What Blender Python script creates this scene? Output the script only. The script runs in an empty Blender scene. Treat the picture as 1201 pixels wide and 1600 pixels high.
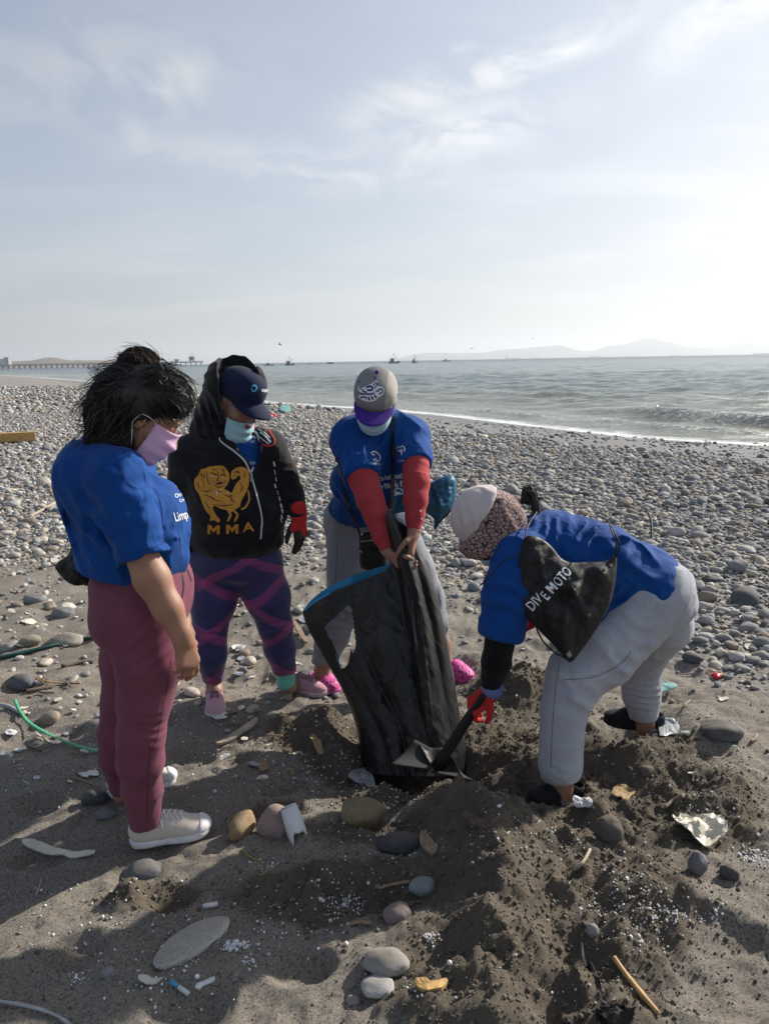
import bpy, bmesh, math, random
import numpy as np
from mathutils import Vector, Matrix, Euler
from mathutils.bvhtree import BVHTree
random.seed(7)
RNG = np.random.default_rng(11)
SC = bpy.context.scene
COL = SC.collection
R = math.radians

# ------------------------------------------------------------------ camera
CAM_H = 1.52
PITCH = math.atan(236.5 / 1200.0)
ROLL = R(1.03)
_f = Vector((0, math.cos(PITCH), -math.sin(PITCH)))
_u0 = Vector((0, math.sin(PITCH), math.cos(PITCH)))
_r0 = Vector((1, 0, 0))
_r = _r0 * math.cos(ROLL) - _u0 * math.sin(ROLL)
_u = _u0 * math.cos(ROLL) + _r0 * math.sin(ROLL)
cam = bpy.data.cameras.new('camera')
cam.sensor_fit = 'VERTICAL'
cam.sensor_height = 24.0
cam.lens = 18.0
cam.clip_start = 0.05
cam.clip_end = 60000
camo = bpy.data.objects.new('camera', cam)
COL.objects.link(camo)
camo.matrix_world = Matrix(((_r.x, _u.x, -_f.x, 0), (_r.y, _u.y, -_f.y, 0), (_r.z, _u.z, -_f.z, CAM_H), (0, 0, 0, 1)))
SC.camera = camo

# ------------------------------------------------------------------ sky and sun
SUN_AZ = R(53)      # towards +X from +Y
SUN_EL = R(30)
w = bpy.data.worlds.new('World')
SC.world = w
w.use_nodes = True
nt = w.node_tree
nt.nodes.clear()


class NT:
    """small helper round a node tree"""
    def __init__(s, tree): s.t = tree
    def n(s, typ, ins=None, **kw):
        nd = s.t.nodes.new(typ)
        for k, v in kw.items(): setattr(nd, k, v)
        for k, v in (ins or {}).items():
            sock = nd.inputs[k]
            if isinstance(v, bpy.types.NodeSocket): s.t.links.new(v, sock)
            else: sock.default_value = v
        return nd
    def math(s, op, a, b=0.0, c=0.0, clamp=False):
        nd = s.n('ShaderNodeMath', {0: a, 1: b, 2: c}, operation=op, use_clamp=clamp)
        return nd.outputs[0]
    def vmath(s, op, a, b=(0, 0, 0)):
        nd = s.n('ShaderNodeVectorMath', {0: a, 1: b}, operation=op)
        return nd.outputs['Value'] if op in ('DOT_PRODUCT', 'LENGTH') else nd.outputs[0]
    def ramp(s, fac, stops, interp='LINEAR'):
        nd = s.n('ShaderNodeValToRGB', {0: fac})
        cr = nd.color_ramp
        cr.interpolation = interp
        while len(cr.elements) < len(stops): cr.elements.new(0.5)
        for e, (p, c) in zip(cr.elements, stops):
            e.position = p
            e.color = (*c, 1) if not isinstance(c, (int, float)) else (c, c, c, 1)
        return nd.outputs[0]
    def noise(s, vec, scale, detail=4, rough=.55, dist=0.0, w=None):
        nd = s.n('ShaderNodeTexNoise', {'Scale': scale, 'Detail': detail, 'Roughness': rough, 'Distortion': dist})
        if vec is not None: s.t.links.new(vec, nd.inputs['Vector'])
        return nd.outputs[0]
    def mixc(s, fac, a, b, blend='MIX'):
        nd = s.n('ShaderNodeMix', data_type='RGBA', blend_type=blend)
        for sock, v in ((nd.inputs[0], fac), (nd.inputs[6], a), (nd.inputs[7], b)):
            if isinstance(v, bpy.types.NodeSocket): s.t.links.new(v, sock)
            else: sock.default_value = v if not (isinstance(v, tuple) and len(v) == 3) else (*v, 1)
        return nd.outputs[2]
    def mapr(s, v, a, b, c=0.0, d=1.0, smooth=True):
        nd = s.n('ShaderNodeMapRange', {0: v, 1: a, 2: b, 3: c, 4: d})
        if smooth: nd.interpolation_type = 'SMOOTHSTEP'
        return nd.outputs[0]


CLOUDS = [(0.153, 0.325, 0.1304, 0.0191, -14, 1.0), (0.039, 0.295, 0.0783, 0.0261, -12, 0.8), (0.077, 0.257, 0.1217, 0.0313, -8, 0.9), (-0.024, 0.227, 0.1478, 0.0261, 0, 0.6), (0.219, 0.334, 0.0522, 0.0104, -8, 0.8), (0.112, 0.345, 0.0296, 0.007, 0, 0.6), (-0.011, 0.275, 0.0435, 0.0122, 0, 0.55), (-0.239, 0.31, 0.0522, 0.0296, -30, 0.8), (-0.282, 0.26, 0.0226, 0.0522, -20, 0.5), (-0.349, 0.314, 0.1739, 0.0522, -6, 0.5), (-0.229, 0.131, 0.0435, 0.0104, 0, 0.45), (0.357, 0.341, 0.0522, 0.0261, -40, 0.52), (0.408, 0.353, 0.0609, 0.0226, -20, 0.45499999999999996), (0.416, 0.144, 0.0783, 0.0261, -6, 0.6), (-0.162, 0.235, 0.1739, 0.0261, 4, 0.45), (0.077, 0.148, 0.0696, 0.0122, 0, 0.35)]

def build_world():
    q = NT(nt)
    sky = q.n('ShaderNodeTexSky', sky_type='NISHITA', sun_disc=False, sun_elevation=SUN_EL, sun_rotation=SUN_AZ,
              altitude=0, air_density=1.0, dust_density=2.6, ozone_density=2.5)
    tc = q.n('ShaderNodeTexCoord')
    d = tc.outputs['Generated']
    sep = q.n('ShaderNodeSeparateXYZ', {0: d})
    z = q.math('MAXIMUM', sep.outputs[2], 0.0)
    den = q.math('ADD', z, 0.18)
    px = q.math('DIVIDE', sep.outputs[0], den)
    py = q.math('DIVIDE', sep.outputs[1], den)
    cv = q.n('ShaderNodeCombineXYZ', {0: px, 1: py, 2: 0.0})
    rot = q.n('ShaderNodeMapping', {0: cv.outputs[0], 1: (2.3, .8, 0), 2: (0, 0, R(-20)), 3: (.85, 1.9, 1)}, vector_type='POINT')
    n1 = q.noise(rot.outputs[0], 1.1, 8, .58, .5)
    n2 = q.noise(rot.outputs[0], .38, 3, .5, .2)
    m = q.math('ADD', q.math('MULTIPLY', n1, .62), q.math('MULTIPLY', n2, .5))
    # clouds: where each one hangs (azimuth, height, half sizes, tilt, weight), broken up by the noise
    az = q.math('ARCTAN2', sep.outputs[0], sep.outputs[1])
    el = q.math('ARCSINE', sep.outputs[2])
    tot = None
    for a, e, sx, sy, tl, wgt in CLOUDS:
        da, de = q.math('SUBTRACT', az, a), q.math('SUBTRACT', el, e)
        c_, s_ = math.cos(R(tl)), math.sin(R(tl))
        u = q.math('DIVIDE', q.math('SUBTRACT', q.math('MULTIPLY', da, c_), q.math('MULTIPLY', de, s_)), sx)
        v = q.math('DIVIDE', q.math('ADD', q.math('MULTIPLY', da, s_), q.math('MULTIPLY', de, c_)), sy)
        g = q.math('MULTIPLY', q.math('EXPONENT', q.math('MULTIPLY', q.math('ADD', q.math('MULTIPLY', u, u), q.math('MULTIPLY', v, v)), -1.0)), wgt)
        tot = g if tot is None else q.math('MAXIMUM', tot, g)
    n3 = q.noise(q.n('ShaderNodeMapping', {0: d, 2: (0, R(10), 0), 3: (1, 1, 2.2)}).outputs[0], 7.0, 9, .62, .8)
    wisps = q.math('MULTIPLY', tot, q.mapr(n3, .40, .62, .10, 1.35))
    cl = q.math('MAXIMUM', q.math('MULTIPLY', q.mapr(m, .52, .76, 0.0, 1.0), .45), wisps, clamp=True)
    # thin veil everywhere, wisps where the noise is high
    fac = q.math('MULTIPLY', cl, .85)
    lum0 = q.n('ShaderNodeRGBToBW', {0: sky.outputs[0]}).outputs[0]
    knee = q.math('DIVIDE', 1.0, q.math('ADD', 1.0, q.math('MULTIPLY', lum0, .195)))      # a hazy sky: the glow round the sun is spread thin
    skyc = q.n('ShaderNodeVectorMath', {0: sky.outputs[0], 'Scale': knee}, operation='SCALE').outputs[0]
    lum = q.math('MULTIPLY', lum0, knee)
    comb = q.n('ShaderNodeCombineColor', {0: q.math('MULTIPLY', lum, 1.50), 1: q.math('MULTIPLY', lum, 1.52), 2: q.math('MULTIPLY', lum, 1.58)})
    veil = q.mixc(.55, skyc, q.n('ShaderNodeCombineColor', {0: q.math('MULTIPLY', lum, .93), 1: q.math('MULTIPLY', lum, 1.0), 2: q.math('MULTIPLY', lum, 1.12)}).outputs[0])
    colr = q.mixc(fac, veil, comb.outputs[0])
    bg = q.n('ShaderNodeBackground', {0: colr, 1: SKY_STRENGTH})
    out = q.n('ShaderNodeOutputWorld')
    nt.links.new(bg.outputs[0], out.inputs[0])


SKY_STRENGTH = 0.096
build_world()
sun = bpy.data.lights.new('sun', 'SUN')
sun.energy = 2.95
sun.angle = R(0.9)
sun.color = (1.0, .93, .83)
suno = bpy.data.objects.new('sun', sun)
COL.objects.link(suno)
SUN_DIR = Vector((math.sin(SUN_AZ) * math.cos(SUN_EL), math.cos(SUN_AZ) * math.cos(SUN_EL), math.sin(SUN_EL)))
suno.rotation_euler = SUN_DIR.to_track_quat('Z', 'Y').to_euler()
suno.location = (0, 0, 40)
vs = SC.view_settings
vs.view_transform = 'Standard'
vs.look = 'None'
vs.gamma = 1
vs.use_curve_mapping = False
vs.exposure = 1.38
SC.cycles.use_denoising = True
SC.cycles.max_bounces = 8
SC.cycles.transparent_max_bounces = 16

# ------------------------------------------------------------------ pixel -> place (measured on the 1201 x 1600 photograph)
def ray(px, py):
    return _f * 1200 + _r * (px - 600.5) - _u * (py - 800)

def P(px, py, Y):
    d = ray(px, py)
    return Vector((0, 0, CAM_H)) + d * (Y / d.y)

def mpp(p):
    """metres per photograph pixel at point p"""
    return (Vector(p) - Vector((0, 0, CAM_H))).dot(_f) / 1200.0

def sstep(a, b, x):
    t = np.clip((x - a) / (b - a), 0, 1)
    return t * t * (3 - 2 * t)

# ------------------------------------------------------------------ objects
def tag(o, label=None, cat=None, group=None, kind=None):
    if label: o['label'] = label
    if cat: o['category'] = cat
    if group: o['group'] = group
    if kind: o['kind'] = kind
    return o

def empty(name, loc, label=None, cat=None, group=None, kind=None):
    o = bpy.data.objects.new(name, None)
    COL.objects.link(o)
    o.location = loc
    o.empty_display_size = .1
    return tag(o, label, cat, group, kind)

def link_mesh(name, me, mat=None, parent=None):
    o = bpy.data.objects.new(name, me)
    COL.objects.link(o)
    if mat is not None:
        for m in (mat if isinstance(mat, (list, tuple)) else [mat]): me.materials.append(m)
    if parent is not None:
        bpy.context.view_layer.update()
        o.parent = parent
        o.matrix_parent_inverse = parent.matrix_world.inverted()
    return o

def mesh_np(name, V, F, smooth=True):
    me = bpy.data.meshes.new(name)
    V = np.asarray(V, np.float32)
    F = np.asarray(F, np.int32)
    k = F.shape[1]
    me.vertices.add(len(V)); me.vertices.foreach_set('co', V.ravel())
    me.loops.add(F.size); me.loops.foreach_set('vertex_index', F.ravel())
    me.polygons.add(len(F))
    me.polygons.foreach_set('loop_start', np.arange(0, F.size, k, dtype=np.int32))
    me.update(calc_edges=True)
    me.validate()
    if smooth: me.shade_smooth()
    return me

def mesh_py(name, V, F, smooth=False):
    me = bpy.data.meshes.new(name)
    me.from_pydata([tuple(v) for v in V], [], F)
    me.update()
    if smooth: me.shade_smooth()
    return me

# value noise (numpy, smooth, repeatable)
def _hash(ix, iy, iz, seed):
    h = (ix * 374761393 + iy * 668265263 + iz * 2147483647 + seed * 974634777) & 0xffffffff
    h = ((h ^ (h >> 13)) * 1274126177) & 0xffffffff
    h = h ^ (h >> 16)
    return (h & 0xffff) / 65535.0

def vnoise(x, y, z=None, seed=0):
    x = np.asarray(x, np.float64); y = np.asarray(y, np.float64)
    z = np.zeros_like(x) if z is None else np.asarray(z, np.float64)
    ix = np.floor(x).astype(np.int64); iy = np.floor(y).astype(np.int64); iz = np.floor(z).astype(np.int64)
    fx = x - ix; fy = y - iy; fz = z - iz
    fx = fx * fx * (3 - 2 * fx); fy = fy * fy * (3 - 2 * fy); fz = fz * fz * (3 - 2 * fz)
    r = 0
    flat = not np.any(fz)
    for dz in ((0,) if flat else (0, 1)):
        wz = 1 if flat else (fz if dz else 1 - fz)
        for dy in (0, 1):
            wy = fy if dy else 1 - fy
            for dx in (0, 1):
                wx = fx if dx else 1 - fx
                r = r + wx * wy * wz * _hash(ix + dx, iy + dy, iz + dz, seed)
    return r * 2 - 1

def fbm(x, y, z=None, oct=4, seed=0, gain=.5):
    a, s, r = 1.0, 1.0, 0
    for k in range(oct):
        r = r + a * vnoise(np.asarray(x) * s + 17.3 * k, np.asarray(y) * s - 9.1 * k, None if z is None else np.asarray(z) * s + 5.7 * k, seed + k)
        a *= gain; s *= 2.03
    return r

# ------------------------------------------------------------------ materials
def new_mat(name):
    m = bpy.data.materials.new(name)
    m.use_nodes = True
    m.node_tree.nodes.clear()
    q = NT(m.node_tree)
    out = q.n('ShaderNodeOutputMaterial')
    return m, q, out

def simple(name, col, rough=.7, bump=0.0, bscale=60.0, var=.15, metal=0.0, spec=.4, vscale=8.0, sheen=0.0, stretch=(1, 1, 1), trans=0.0, sss=0.0):
    m, q, out = new_mat(name)
    tc = q.n('ShaderNodeTexCoord').outputs['Object']
    mp = q.n('ShaderNodeMapping', {0: tc, 3: stretch}).outputs[0]
    nz = q.noise(mp, vscale, 5, .6)
    dark = tuple(c * (1 - var) for c in col); lite = tuple(min(1, c * (1 + var)) for c in col)
    c = q.ramp(nz, [(.3, dark), (.7, lite)])
    b = q.n('ShaderNodeBsdfPrincipled', {'Base Color': c, 'Roughness': rough, 'Metallic': metal, 'Specular IOR Level': spec,
                                         'Sheen Weight': sheen, 'Transmission Weight': trans})
    if sss:
        b.inputs['Subsurface Weight'].default_value = sss
        b.inputs['Subsurface Radius'].default_value = (.012, .005, .003)
        b.inputs['Subsurface Scale'].default_value = 1.0
    if bump:
        n3 = q.noise(mp, bscale, 4, .6)
        bp = q.n('ShaderNodeBump', {'Strength': bump, 'Distance': .004, 'Height': n3})
        m.node_tree.links.new(bp.outputs[0], b.inputs['Normal'])
    m.node_tree.links.new(b.outputs[0], out.inputs[0])
    return m

def cloth(name, col, rough=.85, fold=.35, fscale=14.0, weave=.25, var=.1, stretch=(1, 1, .55), sheen=.06, dist=.012, heather=0.0):
    """woven cloth: long soft creases plus a fine weave"""
    m, q, out = new_mat(name)
    tc = q.n('ShaderNodeTexCoord').outputs['Object']
    mp = q.n('ShaderNodeMapping', {0: tc, 2: (.3, .4, .2), 3: stretch}).outputs[0]
    c = q.ramp(q.noise(mp, 6, 4, .6), [(.3, tuple(x * (1 - var) for x in col)), (.7, tuple(min(1, x * (1 + var)) for x in col))])
    if heather:
        h = q.noise(q.n('ShaderNodeMapping', {0: tc, 3: (1, 1, .4)}).outputs[0], 420, 3, .7)
        c = q.mixc(q.mapr(h, .35, .7, 0, heather), c, tuple(x * .45 for x in col))
    n1 = q.noise(mp, fscale, 3, .5, 1.0)
    r1 = n1
    n2 = q.noise(tc, 700, 2, .5)
    b1 = q.n('ShaderNodeBump', {'Strength': fold, 'Distance': dist, 'Height': r1})
    n4 = q.noise(mp, fscale * 1.15, 2, .45, .7)
    rg = q.math('POWER', q.math('SUBTRACT', 1.0, q.math('MINIMUM', q.math('ABSOLUTE', q.math('MULTIPLY', q.math('SUBTRACT', n4, .5), 5.0)), 1.0)), 1.6)
    rg = q.math('MULTIPLY', rg, q.mapr(q.noise(tc, 5.0, 2), .42, .62))
    b3 = q.n('ShaderNodeBump', {'Strength': fold * .75, 'Distance': dist * .6, 'Height': rg, 'Normal': b1.outputs[0]})
    b2 = q.n('ShaderNodeBump', {'Strength': weave, 'Distance': .0012, 'Height': n2, 'Normal': b3.outputs[0]})
    b = q.n('ShaderNodeBsdfPrincipled', {'Base Color': c, 'Roughness': rough, 'Specular IOR Level': .15, 'Sheen Weight': sheen, 'Sheen Roughness': .5, 'Normal': b2.outputs[0]})
    m.node_tree.links.new(b.outputs[0], out.inputs[0])
    return m
# =================================================================== SETTING
SEA_Z = -0.7
COAST = np.array([(90, -60), (48, -28), (30, -11), (20, 3.5), (13.5, 12.8), (9.44, 18.74), (6.9, 21.3), (4.6, 26.2), (2.4, 31.2), (0.07, 35.3),
                  (-5.97, 43), (-18, 64), (-39.75, 108.4), (-72.2, 164), (-115, 235), (-190, 340), (-300, 480), (-520, 700), (-800, 900), (-1250, 1120)], float)

def coast_d(x, y):
    """signed distance to the waterline, land positive"""
    x = np.asarray(x, float); y = np.asarray(y, float)
    best = np.full(x.shape, 1e18); sgn = np.ones(x.shape)
    for (ax, ay), (bx, by) in zip(COAST[:-1], COAST[1:]):
        dx, dy = bx - ax, by - ay
        t = np.clip(((x - ax) * dx + (y - ay) * dy) / (dx * dx + dy * dy), 0, 1)
        d2 = (x - ax - t * dx) ** 2 + (y - ay - t * dy) ** 2
        cr = dx * (y - ay) - dy * (x - ax)
        m = d2 < best
        best = np.where(m, d2, best); sgn = np.where(m, np.where(cr > 0, 1.0, -1.0), sgn)
    return np.sqrt(best) * sgn

def g0(px, py):
    d = ray(px, py)
    p = Vector((0, 0, CAM_H)) + d * (-CAM_H / d.z)
    return p.x, p.y

def bump_at(x, y, c, rx, ry=None, ang=0.0):
    ry = ry or rx
    dx, dy = x - c[0], y - c[1]
    if ang:
        ca, sa = math.cos(ang), math.sin(ang)
        dx, dy = dx * ca + dy * sa, -dx * sa + dy * ca
    return np.exp(-(dx / rx) ** 2 - (dy / ry) ** 2)

def ridge_at(x, y, pts, wd):
    """1 on the polyline, falling to 0 with gaussian width wd"""
    best = np.full(np.shape(x), 1e9)
    for (ax, ay), (bx, by) in zip(pts[:-1], pts[1:]):
        dx, dy = bx - ax, by - ay
        t = np.clip(((x - ax) * dx + (y - ay) * dy) / (dx * dx + dy * dy), 0, 1)
        best = np.minimum(best, (x - ax - t * dx) ** 2 + (y - ay - t * dy) ** 2)
    return np.exp(-best / wd ** 2)

HOLE = g0(655, 1200)
DIGS = [(g0(680, 1190), .52, .36), (g0(900, 1200), .50, .40), (g0(1010, 1260), .42, .30), (g0(880, 1400), .40, .36), (g0(810, 1540), .38, .26), (g0(640, 1300), .36, .10), (g0(760, 1300), .3, .2),
        (g0(495, 1145), .24, .17), (g0(560, 1390), .42, .13), (g0(820, 1090), .3, .3), (g0(230, 1390), .16, .07), (g0(420, 1270), .12, .08)]
FOOTPR = [(g0(x, y), s) for x, y, s in [(60, 1330, .09), (110, 1150, .1), (420, 1060, .09), (380, 1190, .08), (300, 1180, .09), (60, 1250, .08), (440, 1230, .07), (120, 1480, .09),
                                        (300, 1580, .1), (470, 1520, .08), (30, 1080, .1), (800, 1000, .12), (760, 960, .1), (850, 1010, .09), (560, 1030, .08), (250, 1130, .08)]]

def dig_mask(x, y):
    m = np.zeros(np.shape(x))
    for c, rx, ry in DIGS: m = np.maximum(m, np.exp(-(((x - c[0]) / rx) ** 2 + ((y - c[1]) / ry) ** 2) ** 1.6))
    return m

def near_part(x, y):
    """everything that happens within a few metres of the hole"""
    h = .028 * fbm(x * .9, y * .9, oct=3, seed=3) + .016 * fbm(x * 4, y * 4, oct=3, seed=9)
    h = h + .010 * fbm(x * 9, y * 9, oct=2, seed=29)
    d = dig_mask(x, y)
    h = h - .19 * bump_at(x, y, HOLE, .26, .17)
    h = h + .055 * bump_at(x, y, g0(610, 1228), .17, .07)
    h = h + .115 * bump_at(x, y, g0(495, 1140), .18, .12) + .05 * bump_at(x, y, g0(440, 1200), .16, .1)
    h = h + .11 * bump_at(x, y, g0(800, 1080), .20, .20) + .08 * bump_at(x, y, g0(740, 1040), .12, .12)
    h = h + .11 * bump_at(x, y, g0(985, 1205), .20, .11) + .08 * bump_at(x, y, g0(1090, 1150), .2, .2)
    h = h - .10 * bump_at(x, y, g0(860, 1236), .15, .10) - .11 * bump_at(x, y, g0(1005, 1135), .17, .10) - .06 * bump_at(x, y, g0(930, 1150), .12, .08)
    h = h + .105 * ridge_at(x, y, [g0(700, 1268), g0(760, 1330), g0(790, 1450), g0(770, 1640)], .115)
    h = h + .05 * bump_at(x, y, g0(920, 1370), .25, .2)
    h = h - .045 * bump_at(x, y, g0(540, 1395), .3, .1) - .03 * bump_at(x, y, g0(480, 1440), .1, .06)
    pc = g0(1110, 1510)
    rr = np.sqrt(((x - pc[0]) / .22) ** 2 + ((y - pc[1]) / .19) ** 2)
    h = h - .05 * np.exp(-rr ** 4 * .8) + .022 * np.exp(-((rr - 1.05) / .16) ** 2)
    for c, s in FOOTPR:
        r2 = np.sqrt(((x - c[0]) / s) ** 2 + ((y - c[1]) / (s * .75)) ** 2)
        h = h - .032 * np.exp(-r2 ** 3) + .012 * np.exp(-((r2 - 1.2) / .3) ** 2)
    lump = np.clip(fbm(x * 13, y * 13, oct=3, seed=5), -.4, 2)
    h = h + d * .05 * np.clip(fbm(x * 4.6 + 3, y * 4.6, oct=2, seed=91) + .15, -.6, .9)
    h = h + d * (.032 * lump + .017 * np.abs(fbm(x * 30, y * 30, oct=2, seed=8)) + .004 * fbm(x * 75, y * 75, oct=1, seed=12))
    h = h + (1 - d) * .0055 * fbm(x * 40, y * 40, oct=2, seed=21)
    return h

def gravel(x, y, cd):
    thr = np.interp(x, [0, 4.0], [5.4, 8.0])
    return 1 - sstep(-.7, .7, cd - thr + .7 * fbm(x * .6, y * .6, oct=3, seed=44))

def peb_density(x, y):
    """0 clean sand .. 1 packed cobbles"""
    yb = np.interp(x, [-6, -2.5, -1.2, -.2, .3, .8, 1.25, 1.7, 2.4], [3.6, 3.9, 4.2, 4.6, 4.45, 4.3, 3.45, 2.95, 2.4])
    wd = np.interp(x, [-1.5, .3, 1.2], [4.2, 1.7, .75])
    m = sstep(0, 1, (y - yb) / wd + .22 * fbm(x * 1.1, y * 1.1, oct=2, seed=31))
    cd = coast_d(x, y)
    return m * (1 - gravel(x, y, cd)) * np.interp(x, [-2, 1], [.86, 1.0])

def ground_h(x, y):
    x = np.asarray(x, float); y = np.asarray(y, float)
    d = coast_d(x, y)
    z = np.where(d > 0, SEA_Z * (1 - sstep(-1.5, 8.6, d)) / (1 - sstep(-1.5, 8.6, 0.0)), SEA_Z + .10 * d)
    z = np.maximum(z, -4.0)
    z = z + .05 * bump_at(d, 0 * d, (9.5, 0), 2.5, 1e9) + .05 * fbm(x * .12, y * .12, oct=3, seed=2) * sstep(7, 14, d) * sstep(6, 14, np.hypot(x, y))
    nearw = 1 - sstep(4.2, 7.5, np.hypot(x, y - 1.5))
    z = z + nearw * near_part(x, y)
    z = z + .010 * fbm(x * 6, y * 6, oct=2, seed=17) * sstep(4, 8, np.hypot(x, y)) * sstep(5, 9, d)
    return z

def axis(lo, hi, c0, c1, h, glo, ghi):
    a = list(np.arange(c0, c1 + h * .5, h))
    s, x = h, a[-1]
    while x < hi: s *= 1 + ghi; x += s; a.append(x)
    s, x = h, a[0]
    while x > lo: s *= 1 + glo; x -= s; a.insert(0, x)
    return np.array(a)

def grid_mesh(name, X, Y, Z):
    ny, nx = X.shape
    V = np.stack([X, Y, Z], -1).reshape(-1, 3)
    i = np.arange(ny - 1)[:, None] * nx + np.arange(nx - 1)[None, :]
    F = np.stack([i, i + 1, i + nx + 1, i + nx], -1).reshape(-1, 4)
    return mesh_np(name, V, F)

def set_attr(me, name, vals):
    a = me.attributes.new(name, 'FLOAT', 'POINT')
    a.data.foreach_set('value', np.asarray(vals, np.float32).ravel())

_gx = axis(-2600, 160, -1.15, 1.3, .0105, .032, .026)
_gy = axis(-30, 2600, 1.35, 3.45, .0105, .09, .0245)
GX, GY = np.meshgrid(_gx, _gy)
GZ = ground_h(GX, GY)

def GH(x, y):
    """height of the built ground (bilinear on its own grid)"""
    i = np.clip(np.searchsorted(_gx, x) - 1, 0, len(_gx) - 2); j = np.clip(np.searchsorted(_gy, y) - 1, 0, len(_gy) - 2)
    u = (x - _gx[i]) / (_gx[i + 1] - _gx[i]); v = (y - _gy[j]) / (_gy[j + 1] - _gy[j])
    return (GZ[j, i] * (1 - u) + GZ[j, i + 1] * u) * (1 - v) + (GZ[j + 1, i] * (1 - u) + GZ[j + 1, i + 1] * u) * v

def G(px, py):
    """the place on the ground seen at a photograph pixel"""
    d = ray(px, py).normalized()
    o = Vector((0, 0, CAM_H))
    t, prev = .8, .8
    while t < 400:
        p = o + d * t
        if p.z < float(GH(p.x, p.y)):
            lo, hi = prev, t
            for _ in range(24):
                m = (lo + hi) / 2
                p = o + d * m
                if p.z < float(GH(p.x, p.y)): hi = m
                else: lo = m
            return o + d * hi
        prev = t
        t *= 1.02
    return o + d * t

def ground_material():
    m, q, out = new_mat('sand')
    geo = q.n('ShaderNodeNewGeometry').outputs['Position']
    dig = q.n('ShaderNodeAttribute', attribute_name='dig').outputs['Fac']
    peb = q.n('ShaderNodeAttribute', attribute_name='peb').outputs['Fac']
    sd = q.n('ShaderNodeAttribute', attribute_name='shore').outputs['Fac']
    dist = q.vmath('LENGTH', geo)
    # grains: a light/dark speckle of real sand size that fades where it can no longer be told apart
    g1 = q.noise(geo, 330, 3, .85)
    g2 = q.noise(geo, 130, 4, .8)
    patch = q.noise(geo, 2.3, 5, .6, .4)
    dry = q.ramp(patch, [(.25, (.220, .192, .157)), (.5, (.280, .247, .203)), (.75, (.33, .294, .243))])
    dry = q.mixc(q.mapr(g1, .30, .72), q.mixc(.62, dry, (.05, .047, .044)), q.mixc(.3, dry, (.40, .36, .31)))
    dry = q.mixc(q.mapr(g2, .52, .62, 0, .8), dry, (.035, .033, .032))
    dry = q.mixc(q.mapr(g2, .44, .33, 0, .5), dry, (.42, .37, .31))
    damp = q.ramp(q.noise(geo, 7, 6, .65), [(.3, (.070, .058, .044)), (.7, (.120, .101, .077))])
    damp = q.mixc(q.mapr(g1, .35, .75, 0, .5), damp, (.21, .175, .13))
    damp = q.mixc(q.mapr(g2, .54, .66, 0, .6), damp, (.032, .027, .021))
    nz = q.noise(geo, 5, 5, .7)
    dm = q.mapr(q.math('ADD', dig, q.math('MULTIPLY', q.math('SUBTRACT', nz, .5), .9)), .28, .62)
    c = q.mixc(dm, dry, damp)
    # shingle: stones too small or too far to stand as objects
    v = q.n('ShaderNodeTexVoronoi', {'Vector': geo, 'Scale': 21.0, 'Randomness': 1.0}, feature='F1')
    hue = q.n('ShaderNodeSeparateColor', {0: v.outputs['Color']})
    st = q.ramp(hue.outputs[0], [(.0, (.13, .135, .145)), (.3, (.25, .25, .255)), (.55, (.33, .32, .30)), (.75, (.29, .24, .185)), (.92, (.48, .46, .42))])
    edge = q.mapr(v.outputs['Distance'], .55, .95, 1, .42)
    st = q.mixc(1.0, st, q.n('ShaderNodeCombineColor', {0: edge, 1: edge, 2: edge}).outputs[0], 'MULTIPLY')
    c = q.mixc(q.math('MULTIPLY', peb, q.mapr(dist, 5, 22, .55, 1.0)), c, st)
    # fine wet gravel along the water
    gr = q.ramp(q.noise(geo, 60, 4, .8), [(.3, (.11, .112, .116)), (.55, (.19, .192, .195)), (.8, (.27, .268, .26))])
    wet = q.n('ShaderNodeAttribute', attribute_name='gravel').outputs['Fac']
    c = q.mixc(wet, c, gr)
    vwet = q.mapr(q.math('ADD', sd, q.math('MULTIPLY', q.math('SUBTRACT', q.noise(geo, .8, 3), .5), 1.6)), .6, 2.2, 1, 0)
    c = q.mixc(q.math('MULTIPLY', vwet, .5), c, (.05, .052, .055))
    rough = q.math('SUBTRACT', .95, q.math('MULTIPLY', vwet, .6))
    hgt = q.math('ADD', q.math('MULTIPLY', g2, .6), q.math('MULTIPLY', g1, .5))
    b1 = q.n('ShaderNodeBump', {'Strength': q.mapr(dist, 3, 14, .75, .2), 'Distance': .010, 'Height': hgt})
    b2 = q.n('ShaderNodeBump', {'Strength': q.math('MULTIPLY', peb, .9), 'Distance': .03, 'Height': q.math('SUBTRACT', 1.0, v.outputs['Distance']), 'Normal': b1.outputs[0]})
    b = q.n('ShaderNodeBsdfPrincipled', {'Base Color': c, 'Roughness': rough, 'Specular IOR Level': .25, 'Normal': b2.outputs[0]})
    m.node_tree.links.new(b.outputs[0], out.inputs[0])
    return m

M_SAND = ground_material()

def build_ground():
    me = grid_mesh('beach', GX, GY, GZ)
    set_attr(me, 'dig', dig_mask(GX, GY))
    set_attr(me, 'peb', peb_density(GX, GY))
    cd = coast_d(GX, GY)
    set_attr(me, 'shore', cd)
    set_attr(me, 'gravel', gravel(GX, GY, cd))
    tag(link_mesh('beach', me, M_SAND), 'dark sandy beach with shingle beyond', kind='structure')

build_ground()

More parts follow.
